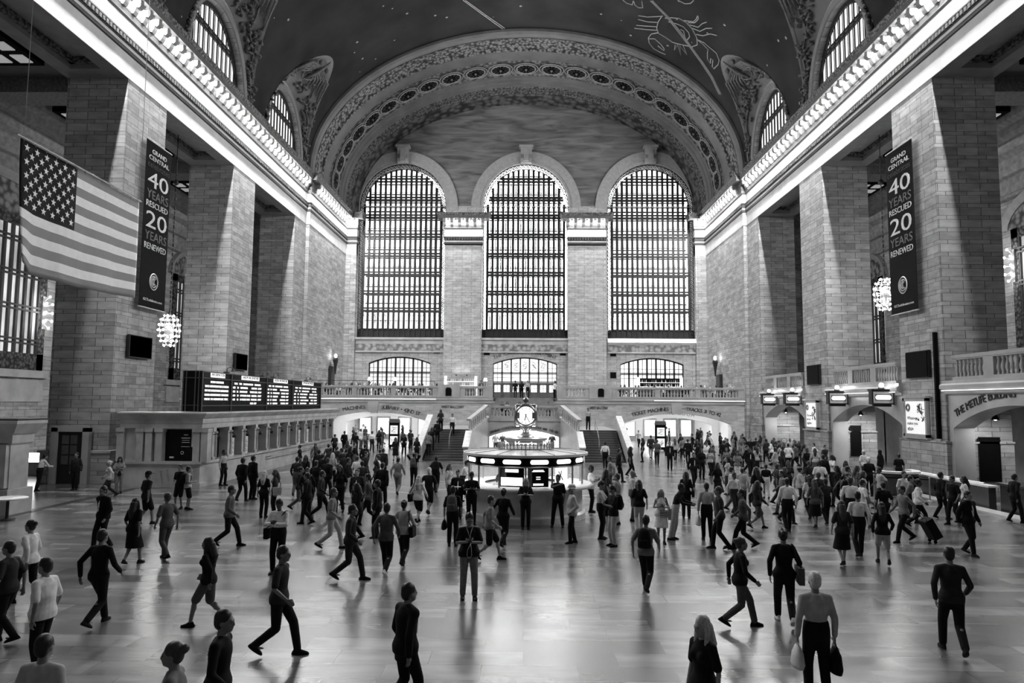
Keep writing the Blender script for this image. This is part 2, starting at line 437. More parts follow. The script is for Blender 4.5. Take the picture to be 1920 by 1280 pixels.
    if kw.get('cap') == 'cap':
        c = MB(); loft(c, [((0, .015, .045), .092, .108), ((0, .015, .10), .085, .10), ((0, .015, .145), .045, .055)], 20, HM); c.add([HM @ Vector(p) for p in ((-.07, -.08, .055), (.07, -.08, .055), (.05, -.17, .045), (-.05, -.17, .045), (-.07, -.08, .065), (.07, -.08, .065), (.05, -.17, .055), (-.05, -.17, .055))], [(0,1,2,3),(4,5,6,7),(0,1,5,4),(1,2,6,5),(2,3,7,6),(3,0,4,7)])
        parts.append(('cap', c.mesh('cap', CL['k'], False), 'hat'))
    # ---------- top
    t = MB(); ex = .016 if s['top'] != 'jacket' else .030; sl = s['sleeve']
    torso(t, ex, z0=-.11 if s['top'] != 'tucked' else .10)
    if s['top'] == 'jacket': loft(t, [(P_+Vector((0, 0, -.20)), .175, .13), (P_+Vector((0, 0, 0)), .185, .14), (P_+up*.15, .165, .13)], 18)
    for k, S_ in (('l', SL), ('r', SR)):
        if sl == 'short': limb(t, [S_, S_.lerp(elb[k], .80)], [.053, .055], 10, .008)
        elif sl == 'long': limb(t, [S_, elb[k], elb[k].lerp(wri[k], .93)], [.052, .046, .036], 10, .007+(.008 if s['top'] == 'jacket' else 0))
    parts.append(({'jacket': 'jacket', 'dress': 'dress_top'}.get(s['top'], 'shirt'), remesh(t, .016 if s['vox'] > .01 else .011, 'shirt', CL['k'], 4), 'top'))
    if s['top'] == 'jacket':
        c = MB(); fr = P_+up*.33; c.add([Nk+Vector((-.05, -.075, -.02)), Nk+Vector((.05, -.075, -.02)), P_+up*.12+Vector((.0, -.175*f, 0)), P_+up*.10+Vector((-.02, -.175*f, 0))], [(0, 1, 2, 3)])
        c.tube([Nk+Vector((0, -.075, -.02)), P_+up*.33+Vector((0, -.152, 0)), P_+up*.12+Vector((0, -.17*f, 0))], [.012, .02, .012], 5); parts.append(('shirt_front', c.mesh('shirt_front', CL['w'], False), 'white'))
    # ---------- lower garment
    l_ = MB(); low = s['low']
    if low in ('trousers', 'shorts', 'sit'):
        wz = .135 if s['top'] == 'tucked' else .03; loft(l_, [(P_+Vector((0, 0, -.13)), .17, .13), (P_, .192*(1+(f-1)*.4) if wz > .1 else .178, .142*(1+(f-1)*.5) if wz > .1 else .132), (P_+up*wz, .168*(1+(f-1)*.7) if wz > .1 else .170, .126*(1+(f-1)*.8) if wz > .1 else .125)], 18)
        for k in 'lr':
            if low == 'shorts': limb(l_, [hip[k], hip[k].lerp(knee[k], .93)], [.094, .078], 12, .014)
            else: limb(l_, [hip[k], knee[k], ank[k]+(ank[k]-knee[k]).normalized()*-.02], [.092, .064, .052], 12, .012)
    elif low == 'skirt':
        kz = (knee['l']+knee['r'])/2; ps = s['skirt']; dx = abs(knee['l'].y-knee['r'].y)*.45
        e1 = P_.lerp(Vector((kz.x, kz.y, P_.z-.62)), ps); loft(l_, [(e1, .235, .19+dx), (e1+Vector((0, 0, .02)), .235, .19+dx), (P_.lerp(e1, .5), .205, .155+dx*.5), (P_, .172, .128), (P_+up*.12, .142, .108)], 22)
    if l_.v: parts.append(({'shorts': 'shorts', 'skirt': 'skirt'}.get(low, 'trousers'), remesh(l_, .016 if s['vox'] > .01 else .012, 'trousers', CL['k'], 4), 'low'))
    # ---------- shoes
    for k in 'lr':
        a = ank[k]; c = MB(); pitch = s.get('pitch_'+k) or 0
        Ms = Matrix.Translation(a) @ Euler((pitch, 0, (.12 if k == 'l' else -.12))).to_matrix().to_4x4()
        loft(c, [((0, -.045, -.085), .045, .142), ((0, -.045, -.070), .050, .148), ((0, -.04, -.045), .046, .135), ((0, -.0, -.01), .040, .07), ((0, .015, .02), .038, .05)], 14, Ms)
        parts.append(('shoe', remesh(c, .012, 'shoe', CL['k'], 2), 'shoe'))
    return parts, dict(P=P_, N=Nk, SL=SL, SR=SR, wl=wri['l'], wr=wri['r'], hc=hc, up=up)
CL = {k: plain('cloth_'+n, v, rough=.85, nscale=9, noise=.18, spec=.2) for k, n, v in (('k', 'black', .007), ('d', 'charcoal', .025), ('g', 'grey', .09), ('m', 'mid_grey', .2), ('l', 'light', .45), ('w', 'white', .78))}
def pattern_cloth(name, a, b_, scale, dr='Z'):
    m, nt, b = nodes(name); tc = N(nt, 'ShaderNodeTexCoord'); wv = N(nt, 'ShaderNodeTexWave', bands_direction=dr); wv.inputs['Scale'].default_value = scale; wv.inputs['Distortion'].default_value = .2
    nt.links.new(tc.outputs['Object'], wv.inputs['Vector']); mr = N(nt, 'ShaderNodeMapRange'); mr.inputs[1].default_value = .4; mr.inputs[2].default_value = .6; mr.inputs[3].default_value = a; mr.inputs[4].default_value = b_
    nt.links.new(wv.outputs[1], mr.inputs[0]); nt.links.new(mr.outputs[0], b.inputs['Base Color']); b.inputs['Roughness'].default_value = .85; return m
CL['s'] = pattern_cloth('cloth_striped', .35, .6, 18, 'X'); CL['p'] = pattern_cloth('cloth_plaid', .03, .16, 9, 'Z')
SK = [plain('skin_fair', .34, rough=.55, noise=.05), plain('skin_mid', .20, rough=.55, noise=.05), plain('skin_deep', .06, rough=.5, noise=.05)]
HAIRM = [plain('hair_black', .006, rough=.5, nscale=30, noise=.4), plain('hair_brown', .035, rough=.5, nscale=30, noise=.4), plain('hair_blond', .45, rough=.5, nscale=30, noise=.3), plain('hair_grey', .6, rough=.5, nscale=30, noise=.3)]
V_ = Vector
walkA = dict(fl=(.08, -.30, .0), fr=(-.08, .34, .10), hl=(.27, .16, -.56), hr=(-.27, -.20, -.52), pitch_r=.5, drop=.055, lean=.05)
walkB = dict(fl=(.08, .20, .06), fr=(-.08, -.20, .0), hl=(.25, -.12, -.58), hr=(-.25, .12, -.6), pitch_l=.3, drop=.02, lean=.04)
phone = dict(hl=(.03, -.30, -.29), hr=(-.05, -.30, -.28), dl=V_((-.75, -.25, .25)), dr=V_((.75, -.25, .25)), nl=V_((0, .3, 1)), nr=V_((0, .3, 1)), pole_l=V_((1, .25, -.6)), pole_r=V_((-1, .25, -.6)), curl=.8, hp=.45)
KINDS = {
 'phone_hero': dict(phone, fl=(.13, -.02, 0), fr=(-.12, .05, 0), fat=1.3, sleeve='short', vox=.0085, top='shirt'),
 'white_hero': dict(phone, fl=(.12, 0, 0), fr=(-.12, 0, 0), fat=1.1, sleeve='long', vox=.0085, top='tucked'),
 'belly': dict(fl=(.09, .05, 0), fr=(-.09, -.06, 0), fat=1.3, sleeve='short', vox=.0085, hl=(.25, .04, -.60), hr=(-.25, -.06, -.60)),
 'phone': dict(phone, sleeve='short'),
 'phone_long': dict(phone, sleeve='long', top='tucked'),
 'stand': dict(),
 'stand_long': dict(sleeve='long', top='tucked', fl=(.10, -.06, 0), fr=(-.11, .06, 0)),
 'coat': dict(sleeve='long', top='jacket'),
 'fedora': dict(sleeve='long', top='jacket', cap='fedora', fat=1.2, hair='short', fl=(.08, -.08, 0), fr=(-.08, .10, 0), hl=(.22, -.08, -.52)),
 'walk': dict(walkA), 'walk2': dict(walkB), 'walk_long': dict(walkA, sleeve='long'), 'walk2_long': dict(walkB, sleeve='long', top='tucked'),
 'walk_coat': dict(walkB, sleeve='long', top='jacket'), 'cap_walk': dict(walkB, cap='cap', low='shorts'), 'cap_man': dict(sleeve='short', cap='cap'),
 'shorts': dict(low='shorts', fl=(.12, 0, 0), fr=(-.13, -.05, 0), hr=(-.12, -.22, -.38)), 'shorts_walk': dict(walkA, low='shorts'),
 'w_stand': dict(fem=1, hair='long', low='trousers'), 'w_phone': dict(phone, fem=1, hair='long'), 'w_phone_dress': dict(phone, fem=1, hair='long', low='skirt', top='dress', sleeve='none', skirt=.72, hp=.35),
 'w_walk': dict(walkB, fem=1, hair='long'), 'w_walk2': dict(walkA, fem=1, hair='bun', sleeve='long'), 'w_dress': dict(walkB, fem=1, hair='long', low='skirt', top='dress', skirt=.85), 'w_shorts': dict(walkA, fem=1, hair='long', low='shorts', sleeve='long'),
 'hijab': dict(fem=1, hair='hijab', sleeve='long', top='jacket'), 'bald': dict(hair='bald', sleeve='long', top='tucked', hr=(-.15, -.25, -.35)),
 'guard': dict(hl=(.22, -.02, -.62), hr=(.06, -.20, -.06), dr=V_((.6, -.1, .2)), nr=V_((0, 1, 0)), pole_r=V_((-.8, -.6, -.3)), fl=(.17, 0, 0), fr=(-.19, .03, 0), hy=-.35),
 'hands_up': dict(hl=(.10, .10, .22), hr=(-.10, .10, .22), pole_l=V_((1, 0, .2)), pole_r=V_((-1, 0, .2)), dl=V_((-1, .1, .1)), dr=V_((1, .1, .1)), sleeve='short'),
 'sit': dict(low='sit', drop=.43, fl=(.10, -.42, 0), fr=(-.10, -.40, 0), hl=(.12, -.32, -.32), hr=(-.12, -.32, -.32), sleeve='long', pole_l=V_((1, .4, -.6)), pole_r=V_((-1, .4, -.6))),
 'w_sit': dict(low='sit', drop=.43, fl=(.10, -.42, 0), fr=(-.10, -.40, 0), hl=(.15, -.28, -.18), hr=(-.12, -.32, -.32), fem=1, hair='long', sleeve='short'),
 'lean': dict(lean=.30, hl=(.18, -.36, -.36), hr=(-.18, -.36, -.36), sleeve='long', top='tucked', fl=(.1, .08, 0), fr=(-.1, .15, 0)),
}
PROTO = {}
def proto(kind):
    if kind not in PROTO: PROTO[kind] = make_person(**KINDS[kind])
    return PROTO[kind]
def setmat(o, m_):
    if len(o.data.materials) == 0: return
    o.material_slots[0].link = 'OBJECT'; o.material_slots[0].material = m_
def person(x, y, rz, kind, top, low, skin=1, hair=0, label='', group=None, z=0., h=1.75, shoe='k', hat=None):
    parts, J = proto(kind); sc = h/1.80
    root = None
    for nm, me, key in parts:
        o = bpy.data.objects.new(nm, me); COL.objects.link(o)
        if root is None:
            root = o; o.location = (x, y, z); o.rotation_euler = (0, 0, math.radians(rz)); o.scale = (sc, sc, sc); setmat(o, SK[skin]); tag(o, label, 'person', group)
        else:
            o.parent = root
            m_ = {'hair': HAIRM[hair], 'eyes': HAIRM[0], 'top': CL[top], 'low': CL[low], 'shoe': CL[shoe], 'hat': CL[hat or 'k'], 'dark': CL['k'], 'white': CL['w']}[key]
            if key == 'hair' and nm == 'headscarf': m_ = CL[hat or 'k']
            setmat(o, m_)
    return root, J, sc
def at_person(pr, name, label, cat, mb_parts, off=(0, 0, 0), group=None):
    """a carried thing placed in the person's own frame, kept as a thing of its own"""
    root, J, sc = pr; t = thing(name, label, cat, (0, 0, 0), 0, group)
    t.location = root.matrix_basis @ Vector(off) if 0 else (root.location+Euler((0, 0, root.rotation_euler.z)).to_matrix() @ (Vector(off)*sc)); t.rotation_euler = (0, 0, root.rotation_euler.z); t.scale = (sc, sc, sc)
    for nm, mb, mt, sm in mb_parts: mb.build(nm, mt, t, smooth=sm)
    return t
def backpack(pr, label, tone='k', size=1.0):
    J = pr[1]; o = (J['P']+J['up']*.30); off = (0, o.y+.19, o.z)
    a = MB(); I = Matrix.Identity(4)
    loft(a, [((0, 0, -.22*size), .12*size, .06), ((0, .01, -.2*size), .15*size, .085), ((0, .02, 0), .155*size, .10), ((0, 0, .17*size), .13*size, .085), ((0, -.01, .23*size), .07*size, .04)], 14)
    p = MB(); loft(p, [((0, .10, -.16*size), .10*size, .03), ((0, .11, -.05*size), .10*size, .035), ((0, .10, .0), .09*size, .02)], 12)
    st = MB()
    for sg in (-1, 1): st.tube([(sg*.09, -.04, .18), (sg*.11, -.20, .17), (sg*.12, -.31, .06), (sg*.13, -.27, -.12), (sg*.13, -.08, -.2)], .018, 5)
    return at_person(pr, 'backpack', label, 'backpack', [('body', a, CL[tone], True), ('front_pocket', p, CL[tone], True), ('straps', st, CL['d' if tone == 'k' else 'k'], True)], off)
def shoulderbag(pr, label, side=1, tone='k', w=.17, h=.13, name='shoulder_bag', cross=False, zoff=-.02):
    J = pr[1]; P_ = J['P']; off = (side*.27, P_.y+.03, P_.z+zoff); a = MB()
    a.box(-.05, .05, -w, w, -h, h)
    st = MB(); S_ = J['SR'] if cross else (J['SL'] if side > 0 else J['SR']); S2 = J['SL'] if (cross and side < 0) else S_
    T = (S2 if cross else S_)-Vector(off)+Vector((0, 0, .085))
    st.tube([(0, -w*.8, h), V_((T.x*.55, -.15, T.z*.5)), T+V_((0, -.06, -.01)), T+V_((0, .05, -.01)), V_((T.x*.55, .14, T.z*.5)), (0, w*.8, h)], .014, 5)
    fl_ = MB(); fl_.box(.05, .062, -w, w, -h*.1, h)
    return at_person(pr, name, label, 'bag', [('body', a, CL[tone], False), ('strap', st, CL['k'], True), ('flap', fl_, CL[tone], False)], off)
def handbag(pr, label, side=1, tone='w', w=.14, h=.18, name='carrier_bag', soft=True):
    J = pr[1]; W_ = J['wl'] if side > 0 else J['wr']; off = (W_.x, W_.y, W_.z-.09)
    a = MB(); loft(a, [((0, 0, -h*2), .07, w), ((0, 0, -h*1.7), .09, w*1.05), ((0, 0, -h*.8), .07, w*.9), ((0, 0, -h*.25), .03, w*.5)], 12)
    hd = MB(); hd.tube([(0, -w*.4, -h*.3), (0, -.02, 0), (0, .02, 0), (0, w*.4, -h*.3)], .01, 5)
    return at_person(pr, name, label, 'bag', [('body', a, CL[tone], soft), ('handle', hd, CL[tone], True)], off)
for k_ in KINDS: proto(k_)
HW = 20.7; PW = 4.1; PD = 3.15
PN = [-5.3, 8.5, 22.3, 36.1, 49.9, 63.7]
YB, YE = 67.7, 81.5
PLAIN = plain('smooth_limestone', .47, nscale=1.2, noise=.18)
ARCHM = plain('arch_plaster', .135, nscale=.6, noise=.25, coord='Object')
FRZ = plain('frieze_stone', .62, nscale=1.0)
LOWST = plain('polished_limestone', .48, rough=.28, nscale=.7, noise=.2)
WHITEW = plain('white_passage_plaster', .75, nscale=1.0, noise=.04)
# ---- floor
fb = MB(); fb.box(-32, 32, -18, 92, -.3, 0); struct('floor', fb, FLOORM)
sb = MB(); sb.box(-18.45, -18.05, 12, 34.2, 0, .012); struct('trim_1', sb, plain('dark_marble_strip', .035, rough=.3))
sb = MB(); sb.box(17.9, 18.55, 12, 36, 0, .05); struct('trim_2', sb, plain('pale_marble_kerb', .6, rough=.3))
# ---- piers
def pier(sg, y, low=True):
    a, b = sg*HW, sg*(HW+PD)
    p = MB(); p.box(a, b, y, y+PW, 0, 20.8)
    if low:
        e = .12
        if sg < 0:
            p.box(a-sg*.18, b+sg*.18, y-.18, y+PW+.18, 0, 1.5)
            p.box(a-sg*.26, b+sg*.26, y-.26, y+PW+.26, 1.5, 1.62)
        else:
            p.box(a-sg*.1, b, y-.1, y+PW+.1, 0, 2.3)
            p.box(a-sg*.18, b, y-.18, y+PW+.18, 2.3, 2.4)
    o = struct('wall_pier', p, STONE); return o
for sg in (-1, 1):
    for y in PN: pier(sg, y)
    # lintel, soffit and coffer of each bay
    for i, y in enumerate(PN[:-1]):
        y0, y1 = y+PW, PN[i+1]
        s = MB(); a, b = sg*HW, sg*(HW+PD)
        s.box(a, b, y0-PW, y1, 21.35, 22.2)
        s.box(a, a+sg*.8, y0, y1, 20.8, 21.35); s.box(b, b-sg*.8, y0, y1, 20.8, 21.35)
        s.box(a+sg*.8, b-sg*.8, y0, y0+1.1, 20.8, 21.35); s.box(a+sg*.8, b-sg*.8, y1-1.1, y1, 20.8, 21.35)
        struct('ceiling_soffit', s, SOFF)
        t = MB()
        X0, X1, Y0, Y1 = HW+.8, HW+PD-.8, y0+1.1, y1-1.1
        for (xa, xb, ya, yb) in ((X0, X0+.22, Y0, Y1), (X1-.22, X1, Y0, Y1), (X0, X1, Y0, Y0+.22), (X0, X1, Y1-.22, Y1)):
            t.box(sg*xa, sg*xb, ya, yb, 21.05, 21.34)
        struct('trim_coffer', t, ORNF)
# fascia faces in front of the lintels
def sweep_path(mb, prof, path, side):
    """prof: (offset, z); path: plan points; side: +1 offsets to the left of travel"""
    P2 = [Vector(p) for p in path]; rings = []
    for i, p in enumerate(P2):
        ds = []
        if i > 0: ds.append((p-P2[i-1]).normalized())
        if i < len(P2)-1: ds.append((P2[i+1]-p).normalized())
        ns = [Vector((-d.y, d.x))*side for d in ds]
        n = sum(ns, Vector((0, 0)))
        n = n/ (n.dot(ns[0])) if len(ns) > 1 else n
        rings.append([(p.x+n.x*o, p.y+n.y*o, z) for o, z in prof])
    mb.sweep(rings)
    return mb
PR_FASC = [(0, 20.8), (0, 22.0)]
PR_LOW = [(0, 22.0), (.09, 22.04), (.09, 22.22), (.05, 22.26)]
PR_W = [(.05, 22.26), (.05, 22.42)]
PR_DEN = [(.05, 22.42), (.07, 22.46), (.07, 22.76), (.14, 22.8), (.14, 22.88), (.05, 22.9)]
PR_FRZ = [(.05, 22.9), (.05, 23.72)]
PR_MID = [(.05, 23.72), (.13, 23.82), (.16, 24.1), (.18, 24.12), (.18, 24.85), (.78, 24.85), (.78, 25.12), (.82, 25.16)]
PR_TOP = [(.82, 25.16), (.84, 25.22), (.92, 25.4), (.92, 25.48), (0, 25.5), (-.8, 25.5)]
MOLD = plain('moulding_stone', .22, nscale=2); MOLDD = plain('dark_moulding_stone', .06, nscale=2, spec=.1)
MODM = plain('bracket_stone', .22)
def entab(name, path, side, modstep=.95, seglist=(), fasc=True):
    root = MB()
    if fasc: sweep_path(root, PR_FASC, path, side)
    sweep_path(root, PR_W, path, side); sweep_path(root, PR_FRZ, path, side)
    ob = struct(name, root, FRZ)
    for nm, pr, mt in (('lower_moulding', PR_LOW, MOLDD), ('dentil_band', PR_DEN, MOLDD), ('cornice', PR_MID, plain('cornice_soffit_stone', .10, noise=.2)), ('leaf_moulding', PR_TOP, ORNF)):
        q = MB(); sweep_path(q, pr, path, side)
        if nm == 'dentil_band':
            for (a, b) in zip(path[:-1], path[1:]):
                a, b = Vector(a), Vector(b); d = b-a; L = d.length
                if L < 1.5: continue
                d.normalize(); n = Vector((-d.y, d.x))*side; k = int(L/.3)
                for i in range(k):
                    c = a+d*(i+.5)*L/k+n*.1
                    q.obox((c.x, c.y, 22.62), (d.x, d.y, 0), (n.x, n.y, 0), (0, 0, 1), .08, .07, .11)
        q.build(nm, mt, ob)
    q = MB(); pos = []
    for (a, b) in seglist:
        a, b = Vector(a), Vector(b); d = b-a; L = d.length; d.normalize(); n = Vector((-d.y, d.x))*side
        k = max(1, round(L/modstep))
        S = [(0, 0), (.86, .32), (.86, .62), (.72, .72), (0, .72)]
        S = [(.17, 24.14), (.30, 24.10), (.40, 24.28), (.46, 24.46), (.58, 24.42), (.68, 24.52), (.68, 24.84), (.17, 24.84)]
        for i in range(k):
            c = a+d*(i+.5)*L/k
            q.prism(S, lambda p, e: (c.x+n.x*p[0]+d.x*(e-.5)*.34, c.y+n.y*p[0]+d.y*(e-.5)*.34, p[1]))
            if i < k-1 or L < 6: 
                if i < k-1:
                    e = a+d*(i+1)*L/k+n*.5; pos.append((e.x, e.y, 24.52))
    if seglist: q.build('modillions', MODM, ob)
    return ob, pos
lamps = []
for sg, nm in ((-1, 'trim_3'), (1, 'trim_4')):
    H_ = HW-.03; path = [(sg*H_, -18), (sg*H_, 66.9), (sg*(HW-.38), 66.9), (sg*(HW-.38), 80.87), (sg*19.15, 80.87), (sg*19.15, 81.6)]
    ob, pos = entab(nm, path, 1 if sg > 0 else -1, seglist=[((sg*HW, 17.5), (sg*HW, 66.5)), ((sg*(HW-.35), 67.4), (sg*(HW-.35), 79.4))])
    lamps += [(p, sg, 'side') for p in pos]
    lamps += [((sg*(HW-.35)-sg*.45-sg*.5*k, 80.4, 24.52), sg, 'corner') for k in range(2)]
    # wall behind the last piers up to the end wall and the corner pilaster
    e = MB(); e.box(sg*(HW-.0), sg*(HW+3), 67.8, YE, 0, 22.1); e.box(sg*(HW-.35), sg*(HW+.2), 66.95, 80.9, 0, 22.0)
    e.box(sg*19.15, sg*HW, 80.9, 81.7, 4.4, 22.1)
    e.box(sg*HW, sg*(HW+3), -18, 82, 21.9, 24.9)
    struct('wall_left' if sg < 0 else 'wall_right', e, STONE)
for sg, nm in ((-1, 'trim_5'), (1, 'trim_6')):
    c = sg*6.98; x0, x1 = c-2.12, c+2.12
    path = [(x0, 81.6), (x0, 80.87), (x1, 80.87), (x1, 81.6)]
    ob, pos = entab(nm, path, -1, seglist=[((x0-.5, 80.87), (x1+.5, 80.87))], modstep=.9, fasc=False)
    lamps += [(p, sg, 'cap') for p in pos]
    p = MB(); p.box(x0, x1, 80.9, 81.7, 4.4, 22.1); p.box(x0, x1, 80.9, 81.7, 21.9, 25)
    struct('wall_pilaster', p, STONE_END)
# cornice bulbs: one object each
BULB = glow('cornice_bulb_glow', 1000)
b = MB(); b.ball((0, 0, 0), .09, 7, 5); bme = b.mesh('bulb', BULB, True)
b = MB(); b.lathe([(.07, 0), (.07, .14), (.10, .14), (.10, .2)], (0, 0, .1), 8); sme = b.mesh('socket', MOLD)
first = {}
for (p, sg, k) in lamps:
    if k == 'side': lab = 'bright cornice bulb between carved brackets along the %s side wall' % ('flag side' if sg < 0 else 'station clock lantern side')
    lab = {('side', -1): 'bare cornice bulb between brackets, over the wall with the flag', ('side', 1): 'bare cornice bulb between brackets, over the wall with the hanging track signs',
           ('corner', -1): 'bare bulb on corner capital beside the window nearest the departure board', ('corner', 1): 'bare bulb on corner capital beside the window above the brightly lit ledge',
           ('cap', -1): 'bare bulb on pilaster cornice between middle window and the departure board side window', ('cap', 1): 'bare bulb on pilaster cornice between middle window and the lit ledge window'}[(k, sg)]
    t = thing('cornice_bulb', lab, 'light bulb', p, 0, {'side': 'bulbs in the long cornice', 'corner': 'bulbs on the corner capitals', 'cap': 'bulbs on the pilaster cornices'}[k]+(' left' if sg < 0 else ' right'))
    link('bulb', bme, t); link('socket', sme, t)
# ---- end wall
def arch_pts(cx, zc, hw, rise, n=24, a0=0., a1=PI):
    return [(cx+hw*math.cos(a0+(a1-a0)*i/n), zc+rise*math.sin(a0+(a1-a0)*i/n)) for i in range(n+1)]
def arch_wall(mb, x0, x1, zb, zt, cx, zs, hw, rise, y, depth=.8, n=28, fn=None):
    """flat wall x0..x1, zb..zt with an arched opening (jambs down to zb), with its reveal"""
    fn = fn or (lambda x, d, z: (x, y+d, z))
    A = arch_pts(cx, zs, hw, rise, n)[::-1]   # left to right
    rings = [[fn(x, 0, z) for x, z in A], [fn(x, 0, zt) for x, z in A]]; mb.sweep(rings)
    for (a, b) in ((x0, cx-hw), (cx+hw, x1)):
        if b-a > 1e-3:
            mb.add([fn(a, 0, zb), fn(b, 0, zb), fn(b, 0, zt), fn(a, 0, zt)], [(0, 1, 2, 3)])
    B = [(cx-hw, zb)]+A+[(cx+hw, zb)]
    mb.sweep([[fn(x, 0, z) for x, z in B], [fn(x, depth, z) for x, z in B]])
    return mb
WIN = [(-14.08, 5.0), (.07, 4.93), (14.28, 4.93)]
ew = MB()
xs = [-21.5, -7.0, 7.15, 21.5]
for i, (cx, hw) in enumerate(WIN):
    arch_wall(ew, xs[i], xs[i+1], 11.3, 26.6, cx, 26.6, hw, 0.001, YE, 1.0, 2)
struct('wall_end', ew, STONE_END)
eu = MB()
for i, (cx, hw) in enumerate(WIN):
    arch_wall(eu, xs[i], xs[i+1], 26.6, 41.5, cx, 26.6, hw, 5.0, YE, 1.0, 40)
def veined():
    m, nt, b = nodes('veined_wall_marble'); geo = N(nt, 'ShaderNodeNewGeometry')
    mp = N(nt, 'ShaderNodeMapping'); mp.inputs['Scale'].default_value = (.25, .3, 1.6)
    nz = N(nt, 'ShaderNodeTexNoise'); nz.inputs['Scale'].default_value = 1; nz.inputs['Detail'].default_value = 9; nz.inputs['Distortion'].default_value = 1
    nt.links.new(geo.outputs['Position'], mp.inputs[0]); nt.links.new(mp.outputs[0], nz.inputs['Vector'])
    mr = N(nt, 'ShaderNodeMapRange'); mr.inputs[1].default_value = .3; mr.inputs[2].default_value = .65
    mr.inputs[3].default_value = .07; mr.inputs[4].default_value = .22; nt.links.new(nz.outputs[0], mr.inputs[0])
    nt.links.new(mr.outputs[0], b.inputs['Base Color']); b.inputs['Roughness'].default_value = .7; return m
struct('wall_end_upper', eu, veined())
# archivolts, keystones, sills
for i, (cx, hw) in enumerate(WIN):
    a = MB(); A1 = arch_pts(cx, 26.4, hw, 5.2, 40); A2 = arch_pts(cx, 26.4, hw+1.35, 6.6, 40); A3 = arch_pts(cx, 26.4, hw+.35, 5.55, 40)
    a.sweep([[(x, YE, z) for x, z in A2], [(x, YE-.16, z) for x, z in A2], [(x, YE-.16, z) for x, z in A3], [(x, YE-.08, z) for x, z in A3], [(x, YE-.08, z) for x, z in A1], [(x, YE+.1, z) for x, z in A1]])
    ar = struct('trim_archivolt', a, plain('archivolt_stone', .34))
    k = MB()
    S = [(0, 31.5), (.45, 31.6), (.6, 32.0), (.42, 32.5), (.7, 33.0), (.7, 33.25), (0, 33.25)]
    k.prism(S, lambda p, e: (cx+(e-.5)*1.25, YE-.1-p[0], p[1]))
    k.box(cx-.8, cx+.8, YE-1.0, YE, 33.25, 33.5); k.box(cx-.28, cx+.28, YE-.9, YE-.5, 31.7, 33.2)
    k.build('keystone', CARV, ar)
    s = MB(); s.box(cx-hw-.05, cx+hw+.05, YE-.35, YE+.3, 11.18, 11.42); s.box(cx-hw, cx+hw, YE-.12, YE, 10.7, 11.18)
    s.box(cx-hw, cx+hw, YE-.3, YE, 9.75, 9.9)
    so = struct('trim_sill', s, PLAIN)
    q = MB(); q.box(cx-hw, cx+hw, YE-.14, YE, 9.9, 10.7); q.build('carved_frieze', ornament('wave_frieze%d' % i, .16, .42, 2.2), so)
# ---- the great windows
IRON = plain('window_iron', .012, rough=.5, metal=.2)
def daylight(name, s, sc=1.0):
    m, nt, b = nodes(name); geo = N(nt, 'ShaderNodeNewGeometry')
    mp = N(nt, 'ShaderNodeMapping'); mp.inputs['Scale'].default_value = (1.7, 1, .47)
    nt.links.new(geo.outputs['Position'], mp.inputs[0])
    vo = N(nt, 'ShaderNodeTexNoise'); vo.inputs['Scale'].default_value = 1.0; vo.inputs['Detail'].default_value = 3
    nt.links.new(mp.outputs[0], vo.inputs['Vector'])
    mr = N(nt, 'ShaderNodeMapRange'); mr.inputs[1].default_value = .35; mr.inputs[2].default_value = .62
    mr.inputs[3].default_value = s*.35; mr.inputs[4].default_value = s*1.25; nt.links.new(vo.outputs[0], mr.inputs[0])
    b.inputs['Base Color'].default_value = g4(.5); b.inputs['Emission Color'].default_value = g4(1)
    nt.links.new(mr.outputs[0], b.inputs['Emission Strength']); return m
DAY = [daylight('daylit_glass_1', 2.2), daylight('daylit_glass_2', 20.0), daylight('daylit_glass_3', 2.4)]
RAILZ = [14.65, 16.61, 18.81, 20.97, 23.23, 25.47, 27.54, 29.73]
SLAB = plain('window_walkway_glass', .35)
rg = MB(); rg.tube([(.20*math.cos(t*PI/4), 0, .20*math.sin(t*PI/4)) for t in range(8)], .035, 4, closed=True)
rg.tube([(.07*math.cos(t*PI/3), 0, .07*math.sin(t*PI/3)) for t in range(6)], .03, 3, closed=True)
